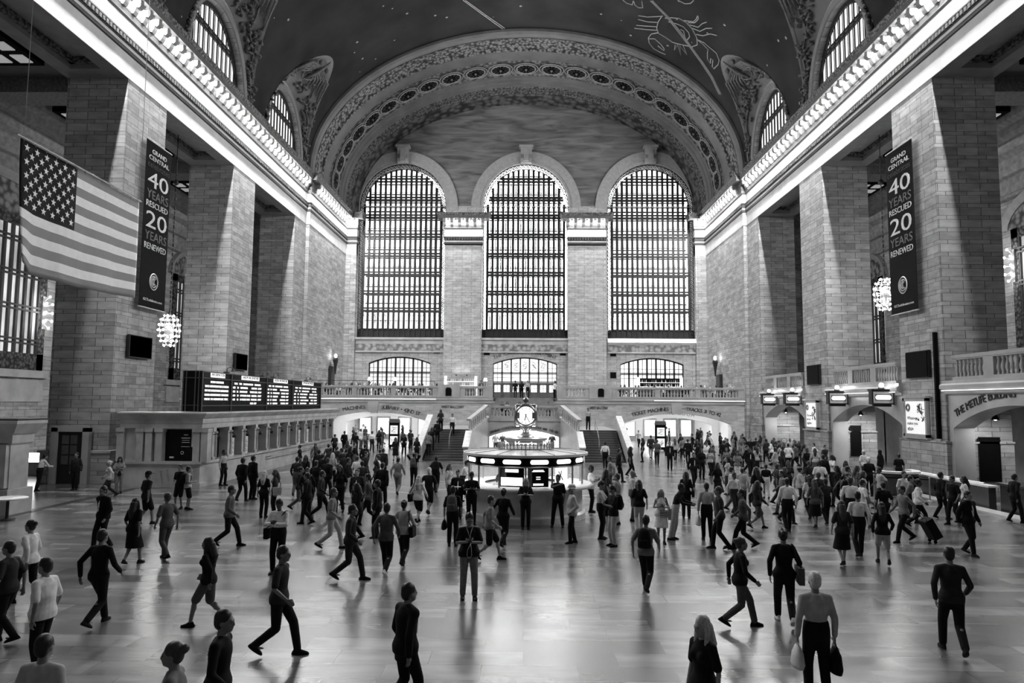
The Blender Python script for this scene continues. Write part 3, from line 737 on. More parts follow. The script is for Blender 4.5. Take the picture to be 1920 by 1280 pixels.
for i, (cx, hw) in enumerate(WIN):
    root = thing('window_%d' % (i+1), None, None); root['kind'] = 'structure'
    Z0, ZS, RI = 11.45, 26.6, 5.0
    def halfw(z, h=hw-.55):
        if z <= ZS: return h
        t = (z-ZS)/(RI-.55); return h*math.sqrt(max(0, 1-t*t))
    def top(x, h=hw-.55): return ZS+(RI-.55)*math.sqrt(max(0, 1-((x-cx)/h)**2))
    for L, (yy, wv, wh, off) in enumerate(((YE+.35, .23 if i != 1 else .30, .17 if i != 1 else .24, 0), (YE+1.75, .12, .12, .29))):
        g = MB(); n = 15; st = 2*(hw-.55)/n
        for k in range(n+1 if L == 0 else n):
            x = cx-(hw-.55)+st*k+(off if L else 0)
            zt = top(min(max(x, cx-hw+.56), cx+hw-.56))
            zb = Z0 if L == 0 else 12.4
            g.box(x-wv/2, x+wv/2, yy, yy+wv, zb, max(zt, ZS if abs(x-cx) > hw-.7 else zt))
        for z in RAILZ:
            for dz in ((-.17, .17) if L == 0 else (-.1, .9)):
                w_ = halfw(z+dz)
                if w_ > .3: g.box(cx-w_, cx+w_, yy-.02, yy+wh, z+dz-wh/2, z+dz+wh/2)
        if L == 1:
            for z in RAILZ:
                w_ = halfw(z-1.1); g.box(cx-w_, cx+w_, yy-.02, yy+.05, z-1.13, z-1.07)
        g.build('mullions', IRON, root)
    # border of pierced iron
    g = MB()
    for off in (0.02, .55):
        h = hw-off; ri = RI-off
        pts = [(cx-h, Z0)]+arch_pts(cx, ZS, h, ri, 30)[::-1]+[(cx+h, Z0)]
        h2 = h-.07; pts2 = [(cx-h2, Z0)]+arch_pts(cx, ZS, h2, ri-.07, 30)[::-1]+[(cx+h2, Z0)]
        g.sweep([[(x, YE+.3, z) for x, z in pts], [(x, YE+.3, z) for x, z in pts2], [(x, YE+.45, z) for x, z in pts2], [(x, YE+.45, z) for x, z in pts]])
    line = [(cx-hw+.29, Z0+.3+.44*k) for k in range(34)]+[(cx+hw-.29, Z0+.3+.44*k) for k in range(34)]
    na = 34
    line += [(cx+(hw-.29)*math.cos(PI*k/na), ZS+(RI-.29)*math.sin(PI*k/na)) for k in range(na+1)]
    for (x, z) in line:
        g.add([(x+a, YE+.38+b_, z+c_) for a, b_, c_ in rg.v], rg.f)
        g.bar((x-.16, YE+.38, z-.16), (x+.16, YE+.38, z+.16), .045)
    g.build('border_grille', IRON, root)
    # ornamental lower tier and plinth panel
    g = MB(); st = 2*(hw-.55)/15
    for k in range(15):
        x = cx-(hw-.55)+st*(k+.5)
        for z in (14.35, 14.0): g.add([(x+a*.62, YE+.38+b_, z+c_*.62) for a, b_, c_ in rg.v], rg.f)
        g.box(x-.02, x+.02, YE+.36, YE+.4, 12.4, 13.9)
        g.bar((x-.13, YE+.38, 13.1), (x, YE+.38, 13.45), .03); g.bar((x+.13, YE+.38, 13.1), (x, YE+.38, 13.45), .03)
    g.box(cx-hw+.5, cx+hw-.5, YE+.3, YE+.45, 12.33, 12.5)
    g.build('lower_grille', IRON, root)
    g = MB(); g.box(cx-hw, cx+hw, YE+.45, YE+.6, 11.42, 12.42)
    for k in range(16):
        x = cx-(hw-.55)+st*k; g.box(x-.05, x+.05, YE+.36, YE+.46, 11.42, 12.42)
    if i == 2:
        g.cur = 0
    g.build('plinth_panel', [IRON, IRON, DARKM][i], root)
    g = MB()
    for z in RAILZ[:-1]:
        w_ = halfw(z); g.box(cx-w_, cx+w_, YE+.5, YE+1.7, z-.02, z+.02)
    g.build('walkway', SLAB, root)
    g = MB(); pts = [(cx-hw+.1, Z0)]+arch_pts(cx, ZS, hw-.05, RI-.05, 30)[::-1]+[(cx+hw-.1, Z0)]
    g.add([(x, YE+2.2, z) for x, z in pts], [tuple(range(len(pts)))]); g.build('glass', DAY[i], root)
    g = MB()
    pts = [(cx-hw, Z0-.1)]+arch_pts(cx, ZS, hw, RI, 30)[::-1]+[(cx+hw, Z0-.1)]
    g.sweep([[(x, YE+.99, z) for x, z in pts], [(x, YE+2.25, z) for x, z in pts]], closed=True); g.build('reveal', DARKM, root)
# ---- splayed arch between the vault and the end wall
def arch_ring(Y, inset, n=72, da=0):
    a, b_ = 20.95-inset, 14.1-inset
    return [(a, Y, 25)]+[(a*math.cos(PI*i/n), Y, 26.3+b_*math.sin(PI*i/n)) for i in range(n+1)]+[(-a, Y, 25)]
def ins(Y): return .15+(Y-68)*1.3/13.5
AR = []
def band(name, lst, mt, parent=None):
    q = MB(); q.sweep([arch_ring(y, i) for y, i in lst]); o = struct(name, q, mt, parent); return o
aroot = band('wall_arch', [(68.9, ins(68.9)+.1), (69.0, ins(69)-.05)], MOLD)
band('roll_moulding', [(67.75, -.15), (67.6, .05), (67.6, .3), (67.85, .48), (68.3, .5), (68.7, .38), (68.9, .25)], ARCHM, aroot)
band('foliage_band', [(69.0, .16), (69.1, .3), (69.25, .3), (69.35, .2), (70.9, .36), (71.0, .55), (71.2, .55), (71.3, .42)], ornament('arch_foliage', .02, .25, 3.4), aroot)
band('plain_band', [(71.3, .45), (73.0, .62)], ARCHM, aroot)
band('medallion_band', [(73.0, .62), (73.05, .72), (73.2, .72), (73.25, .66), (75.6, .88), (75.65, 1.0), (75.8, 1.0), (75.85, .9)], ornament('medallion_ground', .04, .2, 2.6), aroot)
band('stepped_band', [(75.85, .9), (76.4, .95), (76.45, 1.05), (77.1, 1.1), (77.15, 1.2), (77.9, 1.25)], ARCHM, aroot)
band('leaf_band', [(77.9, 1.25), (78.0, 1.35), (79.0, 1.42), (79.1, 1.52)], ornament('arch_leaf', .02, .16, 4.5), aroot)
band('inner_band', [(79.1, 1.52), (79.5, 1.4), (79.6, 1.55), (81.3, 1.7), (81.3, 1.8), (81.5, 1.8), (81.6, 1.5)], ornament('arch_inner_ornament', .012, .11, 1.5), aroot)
# medallions on the soffit
DK = plain('medallion_dark', .006, spec=.05); GI = plain('gilt_rosette', .16, rough=.5)
rim = MB(); rim.tube([(math.cos(t*PI/12), math.sin(t*PI/12), .03) for t in range(24)], .075, 5, closed=True)
rim.tube([(1.28*math.cos(t*PI/12), 1.28*math.sin(t*PI/12), 0) for t in range(24)], .06, 5, closed=True); rme = rim.mesh('rim', plain('medallion_rim', .30), True)
dsk = MB(); dsk.lathe([(0.01, -.02), (.95, -.02), (.95, .02), (0.01, .04)], (0, 0, 0), 24); dme = dsk.mesh('disc', DK)
ros = MB(); ros.ball((0, 0, .12), .13, 8, 5)
for t in range(12):
    a = t*PI/6; ros.bar((.45*math.cos(a), .45*math.sin(a), .06), (.80*math.cos(a), .80*math.sin(a), .05), .02, .02)
    ros.ball((.84*math.cos(a), .84*math.sin(a), .05), .05, 5, 3)
rsm = ros.mesh('rosette', GI)
na = 23
for k in range(na):
    th = PI*(k+.62)/(na+.24)
    a_, b_ = 20.95-.72, 14.1-.72
    # even spacing along the ellipse
    p = Vector((a_*math.cos(th), 74.4, 26.3+b_*math.sin(th)))
    nrm = -Vector((math.cos(th)/a_, 0, math.sin(th)/b_)).normalized()
    ty = Vector((0, 1, -.0)); tx = ty.cross(nrm).normalized()
    e = bpy.data.objects.new('medallion', None); COL.objects.link(e); e.parent = aroot
    M = Matrix.Identity(4)
    for i_, v in enumerate((tx, ty, nrm)):
        for j in range(3): M[j][i_] = v[j]
    M.translation = p+nrm*.16; e.matrix_world = M
    for nm, me in (('rim', rme), ('disc', dme), ('rosette', rsm)): link(nm, me, e)
# ---- vault with window cells
VA, VB, VZ = 20.95, 14.15, 26.3
CEN = [17.3+13.8*k-13.8*2 for k in range(0, 6)]   # -10.3 .. 58.7
CEN = [61.6-13.8*k for k in range(6)]
TH = math.radians(35); HB = 5.6
def thb(y):
    for c in CEN:
        t = abs(y-c)/HB
        if t < 1: return TH*(1-t**1.9)**.75
    return 0.0
ys = set(); y = -18.
while y < 67.6: ys.add(round(y, 3)); y += 1.0
for c in CEN:
    for k in range(-30, 31): ys.add(round(c+HB*math.sin(PI/2*k/30), 3))
ys = sorted(v for v in ys if v <= 67.7); ys.append(67.75)
vm = MB(); rings = []
for y in ys:
    t0 = thb(y); n = 40
    rings.append([(VA*math.cos(t0+(PI-2*t0)*i/n), y, VZ+VB*math.sin(t0+(PI-2*t0)*i/n)) for i in range(n+1)])
vm.sweep(rings); struct('ceiling', vm, VAULT, smooth=True)
CELLM = plain('cell_plaster', .17, nscale=.8, noise=.2)
BAND = plain('cell_border_stone', .22, nscale=.8)
def cell_pt(sg, c, t, s):
    """t along the arch 0..1, s from the wall (0) to the vault (1)"""
    a = PI*t; yv = c+HB*math.cos(a); th = thb(yv); V = Vector((sg*VA*math.cos(th), yv, VZ+VB*math.sin(th)))
    W = Vector((sg*21.15, c+5.0*math.cos(a), 26.2+5.9*math.sin(a)**.9 if 0 < t < 1 else 26.2))
    return W.lerp(V, s)+Vector((0, 0, .25*math.sin(PI*s)*math.sin(a)))
def cellsurf(sg, c, s0, s1, off, n=36, ms=6, t0=0., t1=1.):
    rings = []
    for j in range(ms+1):
        s = s0+(s1-s0)*j/ms
        rings.append([cell_pt(sg, c, t0+(t1-t0)*i/n, s)+Vector((-sg*off*.5, 0, -off)) for i in range(n+1)])
    return rings
SCUL = plain('plaster_relief', .12, nscale=5, noise=.5)
def lunette(sg, c, idx):
    root = thing('window_%d' % (4+idx), None, None); root['kind'] = 'structure'
    X = sg*21.25; hw, zs, ri, zb = 4.4, 26.2, 5.1, 25.2
    wall = MB(); arch_wall(wall, c-5.1, c+5.1, zb, 32.6, c, zs, hw, ri, 0, .9, 28, fn=lambda x, d, z: (X-sg*.1+sg*d, x, z))
    wall.build('spandrel_wall', STONE, root)
    g = MB(); n = 12
    for k in range(n+1):
        y = c-hw+2*hw*k/n; zt = zs+ri*math.sqrt(max(0, 1-((y-c)/hw)**2))
        if zt > zs+.1: g.box(X+sg*.38, X+sg*.43, y-.07, y+.07, zb, zt)
    for z in (zs+2.9, zs+3.2):
        w_ = hw*math.sqrt(1-((z-zs)/ri)**2); g.box(X+sg*.28, X+sg*.42, c-w_, c+w_, z-.07, z+.07)
    for k in range(n):
        y = c-hw+2*hw*(k+.5)/n; zt = zs+ri*math.sqrt(max(0, 1-((y-c)/hw)**2))
        g.box(X+sg*.44, X+sg*.45, y-.1, y+.02, zb, zt)
    g.build('mullions', IRON, root)
    # dark frame around the bars
    A = arch_pts(c, zs, hw, ri, 30); B = arch_pts(c, zs, hw-.32, ri-.32, 30); g = MB()
    g.sweep([[(X+sg*.3, y, z) for y, z in A], [(X+sg*.3, y, z) for y, z in B], [(X+sg*.45, y, z) for y, z in B]])
    g.build('frame', IRON, root)
    pts = [(c-hw, zb)]+arch_pts(c, zs, hw, ri, 24)[::-1]+[(c+hw, zb)]
    g = MB(); g.add([(X+sg*.5, y, z) for y, z in pts], [tuple(range(len(pts)))]); g.build('glass', glow('lunette_glass', .75), root)
    q = MB(); q.sweep(cellsurf(sg, c, 0, 1, 0)); q.build('cell', CELLM, root, smooth=True)
    q = MB(); q.sweep(cellsurf(sg, c, .86, 1.0, .05, ms=3)); q.build('cell_border', BAND, root, smooth=True)
    A = arch_pts(c, zs, hw, ri, 30); B = arch_pts(c, zs, hw+.4, ri+.45, 30); q = MB()
    q.sweep([[(X-sg*.1, y, z) for y, z in A], [(X-sg*.22, y, z) for y, z in A], [(X-sg*.26, y, z) for y, z in B], [(X-sg*.1, y, z) for y, z in B]])
    q.build('archivolt', BAND, root, smooth=False)
    # relief: winged wheel, figures and branches
    q = MB(); rr = random.Random(50+idx)
    for far in (0, 1):
        def P_(t, s, h): return cell_pt(sg, c, (.5+(.5-t)*(1 if far else -1)), s)+Vector((-sg*h, 0, -h*.9))
        if far == 0:   # shared crown piece drawn once
            cpt = lambda u, v, h: cell_pt(sg, c, .5+u, v)+Vector((-sg*h, 0, -h))
            q.tube([cpt(.055*math.cos(a*PI/8), .48+.2*math.sin(a*PI/8), .28) for a in range(16)], .09, 5, closed=True)
            for a in range(6): q.bar(cpt(0, .48, .28), cpt(.055*math.cos(a*PI/3), .48+.2*math.sin(a*PI/3), .28), .07)
            q.tube([cpt(0, .3, .4), cpt(0, .55, .5), cpt(0, .8, .35), cpt(0, .92, .2)], [.12, .15, .1, .05], 7)
            for w_ in (-1, 1):
                for f_ in range(7):
                    q.tube([cpt(w_*.02, .5+.03*f_, .3), cpt(w_*(.06+.012*f_), .42+.08*f_, .25), cpt(w_*(.10+.02*f_), .3+.09*f_, .12)], [.1, .12, .04], 5)
                q.ball(cpt(w_*.05, .78, .3), .22, 7, 5); q.ball(cpt(w_*.09, .7, .25), .18, 6, 4)
        for k in range(60):
            t = rr.uniform(.03, .47); s = rr.uniform(.12, .78)
            if t > .3: s = rr.uniform(.1, .5)
            p = P_(t, s, .1); a = rr.uniform(0, 6.28); L = rr.uniform(.25, .6)
            d = (P_(t+.02, s, .1)-P_(t-.02 if t > .03 else t, s, .1)); d.normalize(); e = (P_(t, s+.05, .1)-P_(t, s, .1)).normalized()
            v = d*math.cos(a)+e*math.sin(a)
            q.tube([p, p+v*L*.5+Vector((-sg*.18, 0, -.1)), p+v*L], [.05, .13, .03], 5)
            q.ball(p+v*.1, rr.uniform(.07, .16), 6, 4)
        q.tube([P_(t_, .45+.12*math.sin(t_*40), .12) for t_ in [.03+.03*k for k in range(12)]], .07, 5)
    q.build('relief_sculpture', SCUL, root, smooth=True)
ii = 0
for c in CEN[:3]:
    for sg in (-1, 1): lunette(sg, c, ii); ii += 1
# upper wall behind cornice so that nothing leaks
u = MB()
for sg in (-1, 1):
    ed = [-18.0]
    for c in sorted(CEN[:3]): ed += [c-5.05, c+5.05]
    ed.append(68.5)
    for a, b_ in zip(ed[::2], ed[1::2]): u.box(sg*20.95, sg*21.4, a, b_, 24.8, 27.2)
struct('wall_attic', u, ARCHM)
# far end wall behind the camera, closed
bw = MB(); bw.box(-30.4, 30.4, -18.3, -18, 0, 41); struct('wall_back', bw, STONE_END)
# ---- painted figures on the vault
def von(th_deg, y, h=.04):
    th = math.radians(th_deg); return Vector(((VA-h)*math.cos(th), y, VZ+(VB-h)*math.sin(th)))
GOLD = plain('gold_leaf_line', .42, rough=.5)
q = MB()
FIG = {
'shell' : [(55.4, 60.9), (55.9, 62.1), (55.7, 63.1), (54.7, 63.8), (52.5, 63.9), (50.2, 64.1), (48.7, 63.9), (46.5, 63.5), (44.5, 63.1), (43.3, 62.3), (44.3, 61.4), (46.5, 60.6), (48.9, 60.2), (51.0, 60.2), (52.9, 60.6), (54.5, 61.1)] ,
'inner' : [(53.3, 61.4), (51.0, 61.1), (49.0, 61.0), (47.0, 61.4), (46.3, 61.9), (46.6, 62.6)] ,
'inner2' : [(49.5, 61.6), (48.5, 61.6), (47.4, 62.4)] ,
'l1' : [(61.4, 62.3), (59.0, 62.0), (57.1, 61.5), (55.3, 61.0)] ,
'l2' : [(61.2, 62.9), (58.4, 62.7), (56.1, 62.2)] ,
'l3' : [(61.2, 63.9), (58.8, 63.5), (55.9, 62.9)] ,
'l4' : [(61.5, 64.5), (58.3, 64.0), (55.3, 63.4)] ,
'r1' : [(49.5, 60.1), (47.1, 59.6), (46.6, 59.0), (46.7, 58.5)] ,
'r1b' : [(48.3, 60.1), (46.6, 59.6), (46.1, 58.9), (46.5, 58.5)] ,
'r2' : [(47.7, 60.3), (45.2, 59.9), (44.6, 59.1), (43.7, 58.6)] ,
'r3' : [(46.6, 60.5), (44.3, 60.3), (43.1, 59.4), (41.6, 58.9)] ,
'r4' : [(44.9, 61.0), (43.0, 60.6), (41.3, 59.7), (39.4, 59.3)] ,
'claw' : [(54.9, 63.7), (56.6, 64.4), (57.0, 65.2), (56.3, 66.0), (54.6, 66.6), (52.6, 66.7), (50.7, 66.6)] ,
'claw2' : [(56.8, 65.3), (55.2, 64.9), (53.1, 65.3), (51.6, 65.8), (51.5, 66.1), (53.7, 65.8)] ,
'arm' : [(43.9, 61.6), (41.7, 61.4), (39.4, 61.5), (37.1, 61.5), (35.3, 62.1), (34.9, 62.8), (35.4, 63.8), (36.2, 63.7), (37.0, 62.8), (37.9, 62.8), (37.2, 63.5), (38.6, 63.2), (39.5, 62.4), (39.8, 61.9), (42.1, 61.7), (43.7, 61.7)] ,
'ant' : [(49.2, 64.2), (48.8, 65.1), (48.6, 64.0), (46.4, 65.4), (47.9, 64.0), (44.8, 64.7), (47.2, 63.6)] ,
'diagA' : [(59.5, 59.5), (54.6, 60.7), (49.0, 62.3), (44.5, 63.4), (39.8, 64.4), (34.8, 65.3), (29.4, 66.4)] ,
'diagB' : [(59.1, 59.4), (54.3, 60.6), (48.6, 62.1), (44.1, 63.3), (39.5, 64.2), (34.3, 65.1), (28.9, 66.2)] ,
'frag' : [(66.3, 60.7), (65.2, 61.0), (63.7, 61.0), (63.7, 60.4)] ,
'frag2' : [(63.6, 60.4), (63.0, 60.9), (61.9, 61.1), (60.9, 60.9), (61.6, 60.0)] ,
'frag3' : [(53.1, 57.9), (51.0, 57.9), (49.7, 57.5), (49.2, 56.9)] ,
'lineL' : [(105.7, 61.8), (101.2, 64.7), (96.2, 67.7)] , 'lineL2' : [(105.1, 61.9), (100.5, 64.8), (95.8, 67.5)]
}
for k, pts in FIG.items():
    q.tube([von(a, y) for a, y in pts], .045 if not k.startswith('diag') else .07, 4)
struct('trim_ceiling_figures', q, GOLD)
# ================================================================== balustrades
BAL = MB(); BAL.lathe([(.075, 0), (.075, .06), (.05, .08), (.10, .22), (.095, .30), (.045, .46), (.04, .54), (.07, .58), (.07, .64)], (0, 0, 0), 8, caps=False)
BST = plain('balustrade_stone', .40, rough=.4, nscale=1.5)
balme = BAL.mesh('baluster', BST, True)
BRASS = plain('brass', .35, rough=.3, metal=.8)
LETTER = plain('incised_lettering', .03)
def balustrade(label, segs, z, zt, fn, group=None, posts=(), stretch=1.0):
    """segs: baluster groups (u0,u1); fn(u, d, z) to 3D; posts: solid blocks"""
    t = thing('balustrade', label, 'balustrade', fn(segs[0][0], 0, z), 0, group)
    o = Vector(t.location)
    lo = min([s[0] for s in segs]+[p[0] for p in posts]); hi = max([s[1] for s in segs]+[p[1] for p in posts])
    def B(mb, u0, u1, d0, d1, z0, z1):
        p = [Vector(fn(u, d, zz))-o for zz in (z0, z1) for (u, d) in ((u0, d0), (u1, d0), (u1, d1), (u0, d1))]
        mb.add(p, [(0,3,2,1),(4,5,6,7),(0,1,5,4),(1,2,6,5),(2,3,7,6),(3,0,4,7)])
    m_ = MB(); B(m_, lo, hi, -.2, .2, zt-.17, zt); B(m_, lo, hi, -.16, .16, zt-.23, zt-.17); m_.build('rail', BST, t)
    m_ = MB(); B(m_, lo, hi, -.18, .18, z-.06, z+.13); m_.build('plinth', BST, t)
    m_ = MB(); gaps = sorted(segs)
    ed = [lo]+[v for s in gaps for v in s]+[hi]
    for a, b in zip(ed[::2], ed[1::2]):
        if b-a > .05: m_ = MB(); B(m_, a, b, -.15, .15, z+.1, zt-.2); m_.build('pier_block', BST, t)
    for (a, b, top) in posts: m_ = MB(); B(m_, a, b, -.24, .24, z-.06, zt+top); m_.build('end_block', BST, t)
    h = zt-.23-(z+.13)
    for (a, b) in segs:
        n = max(1, round((b-a)/.285))
        for i in range(n):
            u = a+(b-a)*(i+.5)/n
            c = link('baluster', balme, t, Vector(fn(u, 0, z+.13))-o); c.scale = (1, 1, h/.64)
    return t
def X_(px, Y): return (px-984)*Y/1360
yb = YB-.1
fw = lambda u, d, z: (u, yb+d, z)
c_ = lambda a, b: (X_(a, yb), X_(b, yb))
tl = balustrade('stone balustrade of the far balcony, the half beside the departure board', [c_(604, 661), c_(669, 734), c_(743, 812), c_(873, 907)], 4.65, 5.67, fw, 'west balcony balustrades', [(*c_(822, 864), .14), (*c_(912, 925), 0), (-20.3, X_(600, yb), 0)])
tr = balustrade('stone balustrade of the far balcony, the half beside the hanging track signs', [c_(1062, 1097), c_(1157, 1227), c_(1237, 1302), c_(1311, 1381)], 4.65, 5.67, fw, 'west balcony balustrades', [(*c_(1105, 1147), .14), (*c_(1047, 1055), 0), (X_(1391, yb), 20.4, .14)])
for t, (a, b) in ((tl, c_(837, 848)), (tr, c_(1121, 1132))):
    m_ = MB(); o = Vector(t.location)
    P2 = [(a, 4.75), (b, 4.75), (b, 5.4), ((a+b)/2+.15, 5.52), ((a+b)/2-.15, 5.52), (a, 5.4)]
    m_.prism(P2, lambda p, e: (p[0]-o.x, yb-.25-.05*e-o.y, p[1]-o.z)); m_.build('plaque', BLACK, t)
# ================================================================== west balcony and lower wall
def segr(hw, sp, ap):   # helper values for a flat arch: rise above springing
    return ap-sp
lw = MB()
def flat_arch(mb, x0, x1, zb, zt, cx, hw, zs, rise, fn, depth, n=24):
    # circular segment arch
    Rr = (hw*hw+rise*rise)/(2*rise); zc = zs+rise-Rr
    A = [(cx-hw+2*hw*i/n, zc+math.sqrt(Rr*Rr-(-hw+2*hw*i/n)**2)) for i in range(n+1)]
    mb.sweep([[fn(x, 0, z) for x, z in A], [fn(x, 0, zt) for x, z in A]])
    for (a, b) in ((x0, cx-hw), (cx+hw, x1)):
        if b-a > 1e-3: mb.add([fn(a, 0, zb), fn(b, 0, zb), fn(b, 0, zt), fn(a, 0, zt)], [(0, 1, 2, 3)])
    B = [(cx-hw, zb)]+A+[(cx+hw, zb)]
    mb.sweep([[fn(x, 0, z) for x, z in B], [fn(x, depth, z) for x, z in B]])
    return Rr, zc
wf = lambda x, d, z: (x, YB+d, z)
LOW = ashlar('lower_wall_stone', .44, .56, width=1.6, thick=.8, thin=.5, mortar=.003, rough=.35)
R1 = flat_arch(lw, -20.7, -7.2, 0, 4.3, -14.05, 5.1, 2.3, .92, wf, 1.2)
flat_arch(lw, 7.2, 20.7, 0, 4.3, 14.15, 5.0, 2.3, .95, wf, 1.2)
lw.add([wf(-7.2, 0, 0), wf(7.2, 0, 0), wf(7.2, 0, 4.3), wf(-7.2, 0, 4.3)], [(0, 1, 2, 3)])
struct('wall_balcony', lw, LOW)
for sg in (-1, 1):   # little pilaster bracket over each arch
    q = MB(); cx = sg*14.1+.0; q.prism([(-.42, 3.2), (.42, 3.2), (.5, 4.0), (.5, 4.2), (-.5, 4.2), (-.5, 4.0)], lambda p, e: (cx+p[0], YB-.16*e, p[1])); q.box(cx-1.0, cx+1.0, YB-.05, YB, 3.75, 4.05)
    struct('trim_keyblock', q, LOWST)
for i, (a, b) in enumerate(((-20.7, -2.9), (3.1, 20.7))):
    q = MB(); S = [(.0, 4.05), (-.12, 4.1), (-.12, 4.3), (-.28, 4.4), (-.28, 4.62), (13.8, 4.62), (13.8, 4.25), (0, 4.25)]
    q.prism(S, lambda p, e: ([a, b][e], YB+p[0], p[1])); struct('floor_balcony', q, LOWST)
q = MB(); q.box(-2.9, 3.1, 68.4, YE, 4.2, 4.62)
for k in range(11): q.box(-2.7, 2.7, 64.9+.32*k, 65.3+.32*k+.6, 2.95+.15*k-.3, 2.95+.15*k+.15)
struct('floor_landing_steps', q, plain('step_stone', .22))
STRIP = glow('ledge_bright_line', 1.0)  # bright line along the ledge, its brightness put into an emissive material
q = MB(); q.box(-20.7, -8.2, YB-.32, YB-.27, 4.40, 4.44); t = struct('trim_bright_line_left', q, STRIP)
q = MB(); q.box(12.0, 20.7, YB-.32, YB-.27, 4.40, 4.44); t = struct('trim_bright_line_right', q, STRIP)
# lettering on the lower wall
def arcfn(cx, cz, rad, y):
    def f(s):
        a = s/rad; return (cx+rad*math.sin(a), y, cz+rad*math.cos(a)), (math.cos(a), 0, -math.sin(a)), (math.sin(a), 0, math.cos(a))
    return f
Rr, zc = R1
for (body, cx, s0, s1) in (('TICKET MACHINES', -14.05, -4.55, -.75), ('SUBWAY \u2022 42ND ST', -14.05, .75, 4.35), ('TICKET MACHINES', 14.15, -4.2, -.75), ('TRACKS 31 TO 42', 14.15, .8, 4.0)):
    q = MB(); arc_text(q, body, .48, arcfn(cx, zc, Rr+.22, YB-.03), s0, s1); struct('trim_lettering', q, LETTER)
for (x0, x1) in ((X_(829, YB), X_(872, YB)), (X_(1106, YB), X_(1140, YB))):
    q = MB(); put_text(q, 'WEST BALCONY', .34, mat4(((x0+x1)/2, YB-.03, 3.55), (1, 0, 0), (0, 0, 1)), .02, fit=x1-x0); struct('trim_lettering', q, LETTER)
# ---- passages behind the two arches
PASSL = glow('passage_ceiling_light', 26)
for sg in (-1, 1):
    cx = sg*14.1; r_ = MB()
    r_.box(cx-5.6, cx-5.4, YB+.1, 84, 0, 4.2); r_.box(cx+5.4, cx+5.6, YB+.1, 84, 0, 4.2); r_.box(cx-5.6, cx+5.6, YB+.3, 84, 3.7, 3.9)
    r_.box(cx-5.6, cx+5.6, 84, 84.2, 0, 4)
    # inner arched partition with the second line of lettering
    flat_arch(r_, cx-5.5, cx+5.5, 0, 3.8, cx+.4, 4.3, 2.1, .7, lambda x, d, z: (x, 73.5+d, z), .5)
    struct('wall_passage', r_, WHITEW)
    q = MB(); Rr2 = (4.3**2+.49)/1.4; arc_text(q, 'SUBWAY SHUTTLE' if sg < 0 else 'WAITING ROOM', .42, arcfn(cx+.4, 2.8-Rr2, Rr2+.2, 73.45), -1.9, 2.6); struct('trim_lettering', q, plain('grey_lettering', .2))
    for (x, y) in ((cx-2.6, 70.4), (cx+2.6, 70.4), (cx-2.5, 76), (cx+2.5, 76), (cx, 80.5)):
        t = thing('ceiling_light', 'flat glowing ceiling panel in the passage %s' % ('under the subway lettering' if sg < 0 else 'under the waiting room lettering'), 'ceiling light', (x, y, 3.69), 0, 'passage ceiling lights '+('left' if sg < 0 else 'right'))
        MB().box(-1.0, 1.0, -.5, .5, -.05, 0).build('diffuser', PASSL, t); MB().box(-1.06, 1.06, -.56, .56, -.03, .005).build('frame', WHITEW, t)
    # back wall: shop fronts
    sh = MB()
    for k, x in enumerate((cx-4.2, cx-2.1, cx+.3, cx+2.6, cx+4.4)):
        sh.box(x-.75, x+.75, 83.8, 84, 0, 2.5); 
    struct('wall_shop_front', sh, plain('shop_front_grey', .25))
    for k, (x, w_) in enumerate(((cx-4.2, .6), (cx-2.1, .62), (cx+.3, .6), (cx+2.6, .62), (cx+4.4, .55))):
        q = MB(); q.box(x-w_, x+w_, 83.72, 83.8, .5, 2.3); struct('window_shop_%d' % k, q, glow('lit_shop_window', .7))
